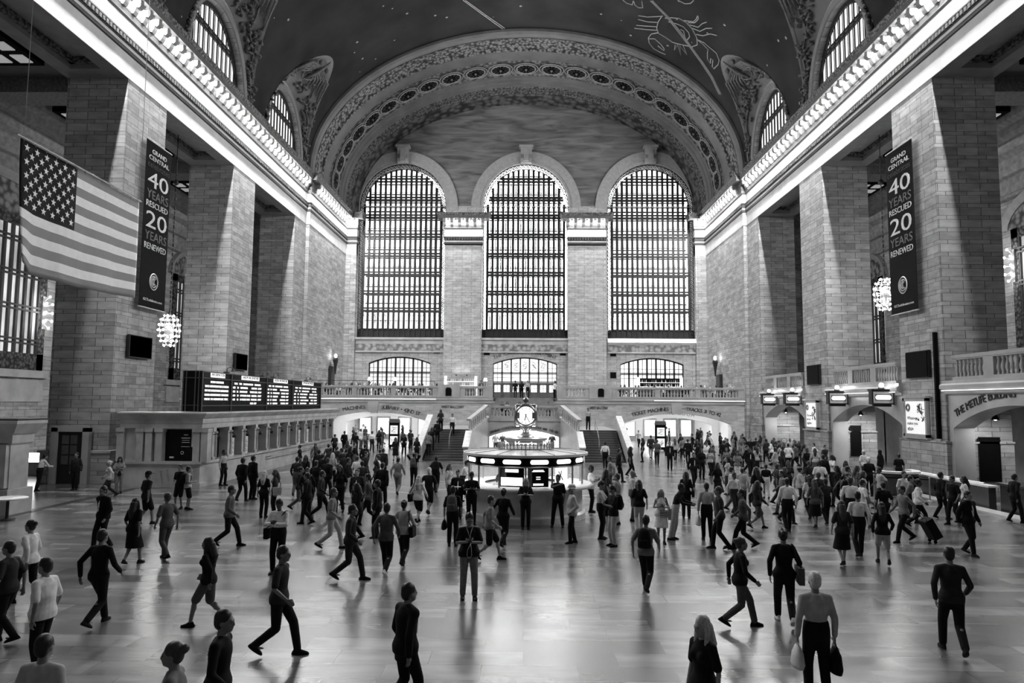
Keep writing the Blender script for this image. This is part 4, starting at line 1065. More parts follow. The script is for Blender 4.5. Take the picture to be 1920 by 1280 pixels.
# ================================================================== centre stair block
stair = MB(); SST = plain('dark_stair_stone', .07, nscale=4)
def flight(mb, x0, x1, y0, y1, z0, z1, n, along='y'):
    for k in range(n):
        z = z0+(z1-z0)*(k+1)/n
        if along == 'y': mb.box(x0, x1, y0+(y1-y0)*k/n, y1+.01, z0, z)
        else: mb.box(x0+(x1-x0)*k/n, x1, y0, y1, z0, z)
for sg in (-1, 1):
    q = MB(); flight(q, sg*4.2, sg*7.1, 51.8, 57.0, 0, 2.06, 13); struct('floor_stair', q, SST)
    q = MB(); q.box(sg*4.0, sg*7.25, 57, YB, 0, 2.06); q.box(sg*2.9, sg*4.0, 57.4, YB, 0, 2.6)
    q.box(0, sg*2.9, 57.4, 65, 2.5, 2.95); q.box(sg*2.9, sg*3.5, 57.4, YB, 2.6, 2.95)
    struct('floor_stair_landing', q, LOWST)
    # outer stringer with white sloping coping
    X0 = sg*7.25
    q = MB(); q.prism([(51.3, 0), (57.2, 0), (57.2, 3.0), (51.3, .95)], lambda p, e: (X0+sg*.32*e, p[0], p[1])); st_ = struct('wall_stair_outer', q, LOWST)
    q = MB(); q.prism([(51.15, .95), (51.15, 1.08), (57.3, 3.18), (57.3, 3.02)], lambda p, e: (X0-sg*.06+sg*.44*e, p[0], p[1])); q.build('coping', glow('white_coping_light', .0) if 0 else plain('white_coping', .8, rough=.3), st_)
    # inner stringer, coping and sloping balustrade
    pts = [(sg*4.1, 51.3), (sg*4.1, 54.0), (sg*2.95, 57.0)]; zz = [.95, 1.95, 3.0]; q = MB()
    for (a, b, za, zb) in zip(pts[:-1], pts[1:], zz[:-1], zz[1:]):
        A, B_ = Vector((*a, 0)), Vector((*b, 0)); d = (B_-A).normalized(); n = Vector((-d.y, d.x, 0))
        for s in (0,):
            vs = [A-n*.17, A+n*.17, B_+n*.17, B_-n*.17]
            vv = [(v.x, v.y, 0) for v in vs]+[(vs[0].x, vs[0].y, za), (vs[1].x, vs[1].y, za), (vs[2].x, vs[2].y, zb), (vs[3].x, vs[3].y, zb)]
            q.add(vv, [(0,3,2,1),(4,5,6,7),(0,1,5,4),(1,2,6,5),(2,3,7,6),(3,0,4,7)])
    st_ = struct('wall_stair_inner', q, LOWST)
    q = MB(); A, B_ = Vector((sg*4.1, 51.2, 1.0)), Vector((sg*4.1, 54.0, 2.02)); q.bar(A, B_, .46, .1); q.build('coping', plain('white_coping', .8), st_)
    t = thing('balustrade', 'short raking stone balustrade beside the stair flight %s the clock' % ('left of' if sg < 0 else 'right of'), 'balustrade', (sg*4.1, 54, 0), 0, None)
    a0, a1 = Vector((0, 0, 0)), Vector((-sg*1.15, 3.0, 0)); q = MB()
    q.bar(a0+Vector((0, 0, 2.85)), a1+Vector((0, 0, 3.9)), .38, .16); q.build('rail', BST, t)
    for k in range(9):
        f = (k+.5)/9; p = a0.lerp(a1, f); zb = 1.98+1.02*f
        c = link('baluster', balme, t, (p.x, p.y, zb)); c.scale = (1, 1, .82/.64)
    # brass handrails
    h = thing('handrail', 'thin metal handrail up the middle of the stair flight %s the clock' % ('left of' if sg < 0 else 'right of'), 'handrail', (sg*5.5, 53.5, 0))
    q = MB(); q.tube([(0, 0, .9), (0, 0, 1.2), (0, .15, 1.55), (0, 3.3, 2.95), (0, 3.6, 2.95)], .035, 6); q.tube([(0, .1, .6), (0, .1, 1.4)], .03, 6); q.tube([(0, 3.2, 1.9), (0, 3.2, 2.9)], .03, 6); q.build('rail', plain('polished_metal', .75, rough=.2, metal=.9), h)
# front wall with the lower-concourse arch
q = MB(); flat_arch(q, -2.95, 2.95, 0, 2.96, 0, 2.72, 1.5, .52, lambda x, d, z: (x, 56.9+d, z), .5)
q.box(-3.0, 3.0, 56.8, 56.9, 2.72, 2.96); struct('wall_stair_front', q, LOWST)
q = MB(); Rr3 = (2.72**2+.52**2)/1.04; f_ = arcfn(0, 2.02-Rr3, Rr3+.14, 56.86)
arc_text(q, 'DINING CONCOURSE', .26, f_, -2.65, -.3); arc_text(q, 'TRACKS 100 TO 117', .26, f_, .3, 2.65); struct('trim_lettering', q, LETTER)
q = MB(); q.box(-2.9, 2.9, 61.5, 61.7, 0, 2.5); q.box(-3.0, -2.85, 57.4, 61.7, 0, 2.5); q.box(2.85, 3.0, 57.4, 61.7, 0, 2.5); struct('wall_ramp_arch', q, WHITEW)
for x in (-1.5, 1.5):
    t = thing('ceiling_light', 'glowing ceiling panel inside the low arch behind the clock', 'ceiling light', (x, 59.5, 2.48), 0, 'lights in the low stair arch')
    MB().box(-.7, .7, -.7, .7, -.05, 0).build('diffuser', PASSL, t)
balustrade('straight stone balustrade on the stair landing right behind the clock', [(-2.55, -.1), (.1, 2.55)], 2.97, 3.93, lambda u, d, z: (u, 57.0+d, z), None, [(-2.75, -2.6, 0), (2.6, 2.75, 0)])
# ================================================================== openings of the end wall at balcony level
GLD = glow('lit_door_glass', .62)
ARTG = glow('etched_transom_glass', .8)
lo = MB()
SP = [(-14.1, 3.5, 'window_10'), (.05, 3.6, 'door_1'), (14.3, 3.55, 'window_11')]
xs2 = [-20.7, -7.0, 7.15, 20.7]
for i, (cx, hw, nm) in enumerate(SP):
    flat_arch(lo, xs2[i], xs2[i+1], 4.5, 11.4, cx, hw, 8.55, .72, lambda x, d, z: (x, YE+d, z), .8)
struct('wall_end_lower', lo, STONE_END)
for i, (cx, hw, nm) in enumerate(SP):
    root = thing(nm, None, None); root['kind'] = 'structure'
    Rr = (hw*hw+.72**2)/(2*.72); zt = lambda x: 8.55+.72-Rr+math.sqrt(max(Rr*Rr-(x-cx)**2, 0))
    g = MB(); FR = IRON if i != 1 else plain('bronze_door_frame', .12, rough=.4)
    nb = 7
    for k in range(nb+1):
        x = cx-hw+2*hw*k/nb; g.box(x-.09, x+.09, YE+.3, YE+.5, 4.6, zt(x) if 0 < k < nb else 8.55)
    for z in (7.42, 7.55): g.box(cx-hw, cx+hw, YE+.3, YE+.48, z-.05, z+.05)
    A = [(cx-hw+2*hw*j/20) for j in range(21)]
    g.sweep([[(x, YE+.3, zt(x)+.02) for x in A], [(x, YE+.3, zt(x)-.14) for x in A], [(x, YE+.5, zt(x)-.14) for x in A]])
    for k in range(nb):
        x = cx-hw+2*hw*(k+.5)/nb
        if i != 1 or k in (0, 6): g.box(x-.03, x+.03, YE+.38, YE+.42, 6.3 if i == 1 else 4.6, zt(x)-.1); g.box(x-.5, x+.5, YE+.38, YE+.42, 8.0, 8.05)
        g.box(x-.5, x+.5, YE+.38, YE+.42, 6.95, 7.0)
    if i == 1:
        for z in (6.35, 6.5): g.box(cx-hw, cx+hw, YE+.28, YE+.5, z-.06, z+.06)
    g.build('frame', FR, root)
    P3 = [(cx-hw, 4.6)]+[(x, zt(x)) for x in A]+[(cx+hw, 4.6)]
    if i == 1:
        for k in range(nb):
            x = cx-hw+2*hw*(k+.5)/nb
            d_ = MB(); d_.box(x-.40, x+.40, YE+.32, YE+.4, 4.62, 5.35)
            for s in (-1, 1): d_.box(x+s*.40-.06, x+s*.40+.06, YE+.3, YE+.42, 4.62, 6.3)
            d_.box(x-.4, x+.4, YE+.3, YE+.42, 6.15, 6.3); d_.box(x-.02, x+.02, YE+.33, YE+.38, 5.35, 6.15); d_.box(x-.4, x+.4, YE+.33, YE+.38, 5.75, 5.78)
            d_.build('door_leaf', FR, root)
        etch = MB()
        rr = random.Random(3)
        for k in range(1, 6):
            x = cx-hw+2*hw*(k+.5)/nb
            etch.tube([(x+.3*math.sin(j*1.9+k), YE+.5, 7.75+.15*j) for j in range(8)], .03, 4)
            etch.tube([(x+.25*math.cos(j*1.3+k*2), YE+.5, 8.3+.3*math.sin(j*1.3)) for j in range(6)], .025, 4)
        etch.build('etched_lines', plain('etched_grey', .2), root)
    g = MB(); g.add([(x, YE+.62, z) for x, z in P3], [tuple(range(len(P3)))]); g.build('glass', GLD if i else glow('lit_lounge_glass', .42), root)
for i, (body, dz, s) in enumerate((('TO VANDERBILT AVENUE', 1.02, 3.2), ('THE CAMPBELL APARTMENT', .32, 3.55))):
    q = MB(); Rr = (3.6**2+.72**2)/(2*.72); arc_text(q, body, .52, arcfn(.05, 9.27-Rr, Rr+dz, YE-.03), -s, s); struct('trim_lettering', q, LETTER)
for (px, py) in ((819, 657), (913, 660), (1056, 660), (1150, 661), (1150, 702), (1057, 0)):
    if py:
        x = X_(px, YE); z = CH+(755.5-py)*YE/1360; t = thing('wall_vent', 'small square dark grille in the stone wall %s' % {819: 'beside the window over the lounge', 913: 'left of the avenue lettering', 1056: 'right of the avenue lettering', 1150: 'upper of the two near the bar' if py == 661 else 'lower of the two near the bar'}[px], 'wall grille', (x, YE-.03, z))
        MB().box(-.32, .32, -.02, .03, -.33, .33).build('grille', BLACK, t); MB().box(-.38, .38, 0, .03, -.39, .39).build('frame', MOLD, t)
# ================================================================== right side between the piers: balcony and arches
rf = lambda u, d, z: (HW+.12+d, u, z)
for bi in range(2, 5):
    y0, y1 = PN[bi]+PW, PN[bi+1]; yc = (y0+y1)/2
    q = MB(); hw = (y1-y0)/2-.35
    flat_arch(q, y0, y1, 0, 5.0, yc, hw, 3.05, 1.1, lambda u, d, z: (HW+.12+d, u, z), 1.0)
    w_ = struct('wall_spandrel', q, LOWST)
    q = MB(); S = [(-.0, 4.62), (-.16, 4.7), (-.16, 4.8), (-.42, 4.95), (-.42, 5.12), (-.3, 5.2), (-.3, 5.35), (9, 5.35), (9, 4.9), (0, 4.9)]
    q.prism(S, lambda p, e: (HW+.12+p[0], [y0, y1][e], p[1])); struct('floor_side_balcony', q, LOWST)
    q = MB(); q.box(HW-.32, HW-.28, y0+.2, y1-.2, 4.84, 4.88); struct('trim_bright_line', q, STRIP)  # bright ledge line again, drawn as a glowing strip
    L = y1-y0; segs = [(y0+L*(.05+.315*k), y0+L*(.05+.315*k)+L*.245) for k in range(3)]
    balustrade('stone balustrade of the side balcony %s' % {2: 'over the nearest side lettering', 3: 'over the arch between the two posters', 4: 'over the farthest side arch'}[bi], segs, 5.38, 6.55, rf, 'side balcony balustrades')
    # ceiling and floor level inside
    q = MB(); q.box(HW+1.1, 30, y0-PW, y1, 4.6, 4.9) if 0 else q.box(HW+1.1, 30, y0, y1+PW, 4.55, 4.9); struct('ceiling_passage', q, PLAIN)
    # back wall with a low dark arched gate
    q = MB(); flat_arch(q, y0-.2, y1+PW, 0, 4.6, yc+.8, 1.7, 2.3, .7, lambda u, d, z: (26.4+d, u, z), .6); struct('wall_track_side', q, PLAIN)
    q = MB(); q.box(27.2, 27.3, y0, y1, 0, 4); struct('wall_track_dark', q, plain('dark_gate', .03))
    # spot lamps
    for k, (dx, dy) in enumerate(((1.4, 1.2), (3.0, 2.4), (4.6, 3.4))):
        t = thing('spot_lamp', 'small bell-shaped lamp hanging under the %s arch' % {2: 'nearest side', 3: 'middle side', 4: 'farthest side'}[bi], 'hanging lamp', (HW+dx+.2, y1-dy, 4.1), 0, 'lamps under the side arches %d' % bi)
        m_ = MB(); m_.lathe([(.02, .45), (.03, 0), (.03, -.35), (.07, -.38), (.17, -.6), (.18, -.62)], (0, 0, 0), 10, caps=False); m_.build('shade', DARKM, t, smooth=True)
        m_ = MB(); m_.ball((0, 0, -.56), .09, 8, 5); m_.build('bulb', glow('spot_bulb', 420) if bi > 2 else glow('spot_bulb_dim', 200), t)
q = MB()
Rr = ((PN[3]-PN[2]-PW)/2-.35); Rr = (Rr*Rr+1.1*1.1)/2.2; ycc = (PN[2]+PW+PN[3])/2
def f_(s, Rr=Rr):
    a = s/(Rr+.25); rad = Rr+.25
    return (HW+.09, ycc-rad*math.sin(a), 4.15-Rr+rad*math.cos(a)), (0, -math.cos(a), -math.sin(a)), (0, -math.sin(a), math.cos(a))
arc_text(q, 'THE METLIFE BUILDING', .5, f_, -4.3, .1); struct('trim_lettering', q, LETTER)
for (yp, px0, px1, z0, z1, lab) in ((PN[3], 1818, 1855, .5, 2.6, 'tall black panel on the lit stone wall under the nearest side arch'), (PN[4], 1586, 1604, .75, 2.75, 'tall black panel on the lit wall under the middle side arch')):
    x0, x1 = X_(px0, yp), X_(px1, yp); t = thing('wall_panel', lab, 'wall panel', ((x0+x1)/2, yp-.14, z0))
    w_ = (x1-x0)/2; MB().box(-w_, w_, -.04, .02, 0, z1-z0).build('board', BLACK, t); MB().box(-w_-.03, w_+.03, -.02, .03, -.03, z1-z0+.03).build('frame', DARKM, t)
t = thing('round_emblem', 'small round grey emblem on the lit wall under the farthest side arch', 'emblem', (X_(1462, PN[5]), PN[5]-.36, CH+(758-823)*PN[5]/1360))
q = MB(); q.tube([(.24*math.cos(k*PI/8), -.02, .24*math.sin(k*PI/8)) for k in range(16)], .035, 5, closed=True); q.lathe([(.2, 0), (.01, .01)], (0, 0, 0), 12); q.build('ring', plain('emblem_grey', .18), t)
# column portal beside the poster
t = thing('doorway_column', 'pale round column beside the dark doorway under the middle arch', 'column', (23.9, 41.6, 0))
q = MB(); q.lathe([(.34, 0), (.34, .15), (.25, .22), (.22, 3.0), (.3, 3.1), (.36, 3.25), (.36, 3.45)], (0, 0, 0), 16); q.build('shaft', plain('column_stone', .6), t, smooth=True)
# ================================================================== aisles
WINM = daylight('side_window_glass', .33)
for sg in (-1, 1):
    q = MB(); X0 = 30.2
    q.box(sg*X0, sg*(X0+.4), -18, 68.4, 0, 26)
    q.box(sg*24.0, sg*X0, 68.0, 68.4, 0, 26); struct('wall_aisle', q, STONE)
    q = MB(); q.box(sg*24.1, sg*X0, -18, 68.4, 21.4, 21.7); struct('ceiling_aisle', q, plain('aisle_ceiling', .10, nscale=2))
    # stepped cornice mouldings
    q = MB(); prof = [(0, 16.9), (.25, 17.0), (.25, 17.2), (.1, 17.3), (.1, 18.3), (.35, 18.4), (.5, 18.8), (.5, 19.3), (.9, 19.6), (1.0, 19.9), (1.0, 20.2), (1.3, 20.4), (1.4, 20.8), (1.8, 21.0), (1.9, 21.4)]
    q.sweep([[(sg*(X0-o), y, z) for o, z in prof] for y in (-18, 66.0)]); 
    q.sweep([[(x, 68.0-o, z) for o, z in prof] for x in (sg*24.1, sg*30.2)]); struct('trim_aisle_cornice', q, plain('aisle_moulding', .26, nscale=3, noise=.3))
    for k, yc in enumerate((31.3, 45.1, 58.9)):
        # coffered skylight
        g = MB(); g.box(sg*24.6, sg*28.0, yc-4, yc+4, 21.1, 21.4); o = struct('window_skylight', g, BLACK)
        g = MB()
        for a in range(3):
            for b_ in range(6): g.box(sg*(24.9+1.05*a), sg*(25.55+1.05*a), yc-3.7+1.3*b_, yc-2.9+1.3*b_, 21.05, 21.1)
        g.build('panes', glow('skylight_pane', .12), o)
        # beam with lattice band facing east
        g = MB(); g.box(sg*24.1, sg*30.2, yc+6.0, yc+7.8, 20.6, 21.4); struct('ceiling_beam', g, plain('lattice_beam', .2, noise=.4, nscale=8))
    for k, (y0, y1) in enumerate(((35.6, 44.6), (60.9, 66.6), (22.0, 31.0))):
        root = thing('window_%d' % (20+k+(10 if sg > 0 else 0)), None, None); root['kind'] = 'structure'
        X = sg*X0; zb, ztp = 5.9, 15.0
        g = MB(); g.box(X-sg*.25, X, y0-.6, y1+.6, zb-.45, zb); g.box(X-sg*.12, X, y0-.3, y1+.3, 4.0, 5.3); g.build('sill', PLAIN, root)
        g = MB(); g.box(X-sg*.06, X-sg*.02, y0, y1, zb, ztp); g.build('glass', WINM, root)
        g = MB(); n = int((y1-y0-1.2)/.62)
        for j in range(n+1): y = y0+.6+(y1-y0-1.2)*j/n; g.box(X-sg*.2, X-sg*.06, y-.1, y+.1, zb, ztp)
        for z in (7.6, 9.6, 11.6, 13.6):
            for dz in (-.12, .12): g.box(X-sg*.24, X-sg*.06, y0+.5, y1-.5, z+dz-.05, z+dz+.05)
        g.build('mullions', plain('side_window_frame', .05), root)
        g = MB()
        for (a, b_) in ((y0, y0+.6), (y1-.6, y1)): g.box(X-sg*.22, X, a, b_, zb, ztp)
        g.box(X-sg*.22, X, y0, y1, zb, zb+1.0); g.box(X-sg*.22, X, y0, y1, ztp-.6, ztp); g.build('border', ornament('side_window_border%d' % (k+(5 if sg > 0 else 0)), .01, .12, 5), root)
        g = MB(); A = arch_pts((y0+y1)/2, ztp, (y1-y0)/2+.3, 1.9, 16); g.sweep([[(X-sg*.15, y, ztp) for y, z in A], [(X-sg*.15, y, z) for y, z in A]]); g.build('tympanum', ornament('tympanum%d%d' % (k, sg), .05, .3, 2.4), root)
        A2 = arch_pts((y0+y1)/2, ztp, (y1-y0)/2+.8, 2.4, 16); g = MB(); g.sweep([[(X-sg*.2, y, z) for y, z in A], [(X-sg*.4, y, z) for y, z in A2], [(X, y, z) for y, z in A2]]); g.build('arch_moulding', CARV, root)
# ================================================================== ticket office
TST = plain('ticket_office_stone', .48, rough=.4, nscale=1.3, noise=.25)
TX, TY0, TY1, TZ = -15.45, 34.7, 59.5, 3.55
def shell_entab(mb, path, side, z0=2.8, z1=3.55):
    prof = [(0, z0-.05), (.06, z0), (.06, z0+.2), (.1, z0+.25), (.1, z0+.45), (.2, z0+.52), (.38, z1-.06), (.38, z1), (0, z1+.02), (-1.2, z1+.02)]
    sweep_path(mb, prof, path, side)
tk = thing('ticket_office', 'long low stone ticket office under the departure board, with a row of barred windows', 'ticket office', (TX, 47, 0))
o = Vector((TX, 47, 0))
def L_(mb): mb.v = [(x-o.x, y-o.y, z-o.z) for x, y, z in mb.v]; return mb
q = MB(); q.box(-19.3, TX-.75, TY0+.75, TY1, 0, 3.5); L_(q).build('core', TST, tk)
q = MB(); q.box(TX-.8, TX, TY0, TY1, 0, 1.1); q.box(-19.3, TX-.8, TY0, TY0+.8, 0, 1.1); q.box(TX-.8, TX+.12, TY0-.1, TY1, 1.1, 1.22); q.box(-19.3, TX-.8, TY0-.1, TY0+.8, 1.1, 1.22)
q.box(TX-.7, TX+.06, TY0-.05, TY1, .0, .22); L_(q).build('base_wall', TST, tk)
q = MB(); shell_entab(q, [(TX, TY1), (TX, TY0), (-19.35, TY0)], 1); q.box(TX-.9, TX-.01, TY0+.01, TY1, 2.75, 3.49); q.box(-19.3, TX-.9, TY0+.01, TY0+.9, 2.75, 3.49); L_(q).build('entablature', TST, tk)
q = MB(); q.box(-19.3, TX-.05, TY0+.05, TY1, 3.5, 3.54); L_(q).build('roof', DARKM, tk)
GLS = plain('dark_window_glass', .006, rough=.3, spec=.12)
nb = 12; y0 = 36.0; st = (58.6-y0)/nb
pil = MB(); pil.box(-.5, .05, -.13, .13, 1.22, 2.8); pil.box(-.5, .12, -.17, .17, 2.6, 2.8); pil.box(-.5, .1, -.16, .16, 1.22, 1.36); pme = pil.mesh('pilaster', TST)
col_ = MB(); col_.lathe([(.09, 1.3), (.075, 2.45), (.12, 2.5), (.13, 2.6)], (.02, .3, 0), 8, caps=False); cme = col_.mesh('colonnette', TST, True)
for k in range(nb+1):
    link('pilaster', pme, tk, (0, y0+st*k-o.y, 0))
    if k < nb:
        link('colonnette', cme, tk, (0, y0+st*k-o.y, 0))
        w_ = MB(); w_.box(-.45, -.4, .13, st-.13, 1.2, 2.7); w = w_.build('ticket_window', GLS, tk, loc=(0, y0+st*k-o.y, 0))
        g = MB()
        for j in range(5): g.box(-.38, -.35, .35+.27*j, .37+.27*j, 1.25, 2.3)
        g.box(-.4, -.34, .3, st-.25, 2.28, 2.34); g.build('grille', BRASS, w)
        lm = MB(); lm.tube([(0, .0, 2.45), (.28, 0, 2.5), (.34, 0, 2.38)], .02, 5); lm.lathe([(.02, 2.38), (.09, 2.3), (.1, 2.22)], (.34, 0, 0), 8, caps=False); lm.build('lamp_bracket', DARKM, tk, loc=(0, y0+st*(k+.0)-o.y, 0))
q = MB(); y_a = y0+st*4; q.tube([(.32, y_a-o.y, .86), (.32, 59-o.y, .86)], .03, 6)
for k in range(9): q.tube([(.0, y_a+k*1.6-o.y, .80), (.32, y_a+k*1.6-o.y, .86)], .025, 5)
q.build('parcel_rail', BRASS, tk)
# near facade with one big window
nf = MB()
for px in (227, 264, 281, 300, 371, 386): x = X_(px, TY0); nf.box(x-.16, x+.16, TY0-.08, TY0+.4, 1.22, 2.8); nf.box(x-.2, x+.2, TY0-.13, TY0+.4, 2.62, 2.8)
nf.box(-19.3, X_(302, TY0), TY0+.12, TY0+.5, 1.2, 2.8); nf.box(X_(368, TY0), TX, TY0+.12, TY0+.5, 1.2, 2.8); nf.box(-19.3, TX, TY0+.4, TY0+.5, 1.2, 2.8); L_(nf).build('near_pilasters', TST, tk)
w_ = MB(); w_.box(X_(302, TY0), X_(368, TY0), TY0+.3, TY0+.36, 1.22, 2.75); L_(w_); w = w_.build('display_window', GLS, tk)
g = MB(); xc = X_(345, TY0)-o.x; yy = TY0+.27-o.y
for z, h, wd in ((2.45, .05, .2), (2.3, .05, .42), (2.2, .03, .36), (2.1, .03, .36), (1.9, .02, .4)): g.box(xc-wd/2, xc+wd/2, yy-.01, yy+.02, z, z+h)
g.box(xc+.28, xc+.36, yy, yy+.02, 1.9, 2.6)
g.tube([(xc-.15+.07*math.cos(a*PI/4), yy, 1.62+.07*math.sin(a*PI/4)) for a in range(8)], .015, 4, closed=True)
g.build('window_decals', plain('white_decal', .7), w)
g = MB(); g.box(xc-.75, xc-.55, yy-.02, yy, 1.36, 1.44); g.build('notice', plain('paper_white', .75), w)
for (a, b) in ((303, 320), (349, 370)):
    g = MB(); xa, xb = X_(a, TY0)-o.x, X_(b, TY0)-o.x; g.tube([(xa, TY0-.22-o.y, .82), (xb, TY0-.22-o.y, .82)], .03, 6)
    for x in (xa+.06, xb-.06): g.tube([(x, TY0-.0-o.y, .8), (x, TY0-.22-o.y, .82)], .03, 5)
    g.build('brass_bar', plain('polished_metal', .75, rough=.2, metal=.9), tk)
# white notices standing in the ticket windows
for i, (k, dy, lab) in enumerate(((1, .8, 'tall white notice in the ticket window nearest the attendant'), (2, .85, 'tall white notice in the ticket window next to the attendant, on the far side'), (7, 1.0, 'narrow white notice in a far ticket window, nearer of that pair'), (8, 1.05, 'narrow white notice in a far ticket window, farther of that pair'))):
    y = y0+st*k+dy; t = thing('notice_board', lab, 'notice', (TX-.1, y, 1.22))
    MB().box(-.02, .0, -.3, .3, 0, .95).build('sheet', plain('paper_white', .75), t)
    g = MB()
    for j in range(8): g.box(.001, .006, -.22, .22-.1*(j % 3), .15+.08*j, .175+.08*j)
    g.build('printed_lines', LETTER, t)
# ------------------------------------------------------------------ departure board
BX = -15.75; BY0, BY1 = 35.2, 55.9
db = thing('departure_board', 'long black departure board with white lines of text on top of the ticket office', 'departure board', (BX, 45.5, TZ+.05))
o = Vector((BX, 45.5, TZ+.05)); BH = 1.98
BOARD = plain('board_black', .004, rough=.6, spec=.1)
q = MB(); q.box(BX-.9, BX, BY0, BY1, TZ+.05, TZ+.05+BH); L_(q).build('cabinet', BOARD, db)
FRB = plain('board_frame', .05, rough=.4)
q = MB()
edges = [35.2, 38.75, 44.1, 49.1, 55.9]
for y in edges: q.box(BX-.02, BX+.05, y-.05, y+.05, TZ+.05, TZ+.05+BH)
for z in (.28, BH-.34, BH-.03): q.box(BX-.02, BX+.05, BY0, BY1, TZ+.05+z-.025, TZ+.05+z+.025)
for x in (-.9, -.75, -.3, -.12, 0): q.box(BX+x-.03, BX+x+.03, BY0-.05, BY0+.02, TZ+.05, TZ+.05+BH)
for z in (.3, BH-.34): q.box(BX-.9, BX, BY0-.04, BY0, TZ+.05+z-.02, TZ+.05+z+.02)
L_(q).build('frame', FRB, db)
TXG = glow('board_text_glow', .5)
heads = ['INFORMATION', 'HARLEM LINE DEPARTURES', 'HUDSON LINE DEPARTURES', 'NEW HAVEN LINE DEPARTURES']
rows = [['METRO CUSTOMERS', 'TRACK ASSIGNMENTS WILL BE POSTED', 'ON THE HARLEM LINE DEPARTURE', 'BOARD APPROXIMATELY 10 MINUTES', 'PRIOR TO DEPARTURE TIME.'],
 ['TIME  TRK  DESTINATION   REMARKS', '623   23   BREWSTER      CRITWD - STOP', '628   26   SOUTHEAST     WHITE PLNS - STOP', '640   24   N WHITE PLNS  BRNXVL - STOP', '652   42   N WHITE PLNS  MELROSE - STOP', '                         CLEAR - STOP'],
 ['TIME  TRK  DESTINATION   REMARKS', '620   38   CROTON        CORTLAND MANOR', '631   35   POUGHKPSIE    HARLEM - STOP', '639   29   CROTON        SPUYTN - STOP', '650   37   CROTON        MARBLE HILL - STOP', '655   31   CROTON        YONKERS - STOP'],
 ['TIME  TRK  DESTINATION   REMARKS', '618   18   STAMFORD      LOCAL', '627   19   NEW HAVEN     FRDHM - STOP', '634   15   N CANAAN      SOUTH NRWLK', '641   27   NEW HAVEN     RYE - STOP', '648   16   STAMFORD      FRDHM - STOP']]
for k in range(4):
    ya, yb_ = edges[k]+.2, edges[k+1]-.25
    q = MB(); zt = TZ+.05+BH-.28; yc = (ya+yb_)/2; wd = min(yb_-ya, 3.4)*(.78 if k else .55)
    q.box(BX+.03, BX+.06, yc-wd/2, yc+wd/2, zt, zt+.22); L_(q); s = q.build('header_sign', glow('board_header_glow', .6), db)
    q = MB(); put_text(q, heads[k], .2, mat4((BX+.07, yc, zt+.03), (0, 1, 0), (0, 0, 1)), .004, fit=wd*.92); L_(q); q.build('header_lettering', BLACK, s)
    q = MB(); n = len(rows[k])
    for j, rw in enumerate(rows[k]):
        z = TZ+.05+1.38-.215*j
        wr = (yb_-ya)*.86 if len(rw) > 34 else (yb_-ya)*.8
        if k == 0: wr = (yb_-ya)*(.5 if j == 0 else .92)
        if rw.startswith('   '): put_text(q, rw.strip(), .155, mat4((BX+.02, ya+(yb_-ya)*.62, z), (0, 1, 0), (0, 0, 1)), .012)
        else: put_text(q, rw.replace('  ', '   '), .155, mat4((BX+.02, yc-(0 if k == 0 else .3), z), (0, 1, 0), (0, 0, 1)), .012, fit=wr)
    L_(q); q.build('text_rows', TXG, db)
for i, y in enumerate((38.4, 43.7, 45.6, 52.5)):
    lb = ['first', 'second', 'third', 'fourth'][i]
    t = thing('board_lamp', 'small gooseneck lamp on top of the departure board, %s from its near end' % lb, 'lamp', (BX-.1, y, TZ+.05+BH), 0, 'lamps on the departure board')
    q = MB(); q.tube([(0, 0, 0), (0, 0, .25), (.1, .15, .36), (.2, .3, .25)], .025, 6); q.box(-.14, .1, -.14, .14, 0, .09); q.build('arm', FRB, t)
    q = MB(); q.lathe([(.03, .3), (.12, .12)], (.2, .32, 0), 8, caps=False); q.build('shade', FRB, t)
# ================================================================== flag
FLX0, FLY0, FLX1, FLY1 = -14.7, 20.3, -15.45, 28.2
fl = thing('flag', 'large striped flag with a starry dark canton hanging from a pole in the hall', 'flag', (FLX0, FLY0, 11.7))
ex = Vector((FLX1-FLX0, FLY1-FLY0, .32)); W_ = ex.length; 
def fp(u, v):
    """u along 0..1, v down 0..1"""
    sag = .10*math.sin(PI*u*2.0)*v+.45*v*max(0, .12-u)/.12*.35
    x = FLX0+(FLX1-FLX0)*u; y = FLY0+(FLY1-FLY0)*u; z = 11.7+.32*u-3.87*v+.28*(v**2)*max(0, 1-u*9)
    wv = .035*v*math.sin(u*20+v*1.6)+.012*v*math.sin(u*47)
    return Vector((x-FLX0+wv+.35*v*max(0, .1-u), y-FLY0+.3*v*max(0, 1-u*8)*v, z-11.7-.08*math.sin(PI*u)*v))
RED = plain('flag_grey_stripe', .17, nscale=4, noise=.06); WHT = plain('flag_white_stripe', .85, nscale=4, noise=.05); BLU = plain('flag_dark_canton', .005, spec=.05)
q = MB(); nu = 60
for j in range(13):
    for jj in range(2):
        for i in range(nu):
            v0, v1 = (j+jj*.5)/13, (j+jj*.5+.5)/13; u0, u1 = i/nu, (i+1)/nu
            q.cur = 2 if (u0 < .395 and j < 7) else (0 if j % 2 == 0 else 1)
            q.add([fp(u0, v0), fp(u1, v0), fp(u1, v1), fp(u0, v1)], [(0, 1, 2, 3)])
ob = q.build('cloth', [RED, WHT, BLU], fl); bm = bmesh.new(); bm.from_mesh(ob.data); bmesh.ops.remove_doubles(bm, verts=bm.verts, dist=1e-4); bmesh.ops.recalc_face_normals(bm, faces=bm.faces); bm.to_mesh(ob.data); bm.free()
ob.data.shade_smooth(); md = ob.modifiers.new('thickness', 'SOLIDIFY'); md.thickness = .01
q = MB()
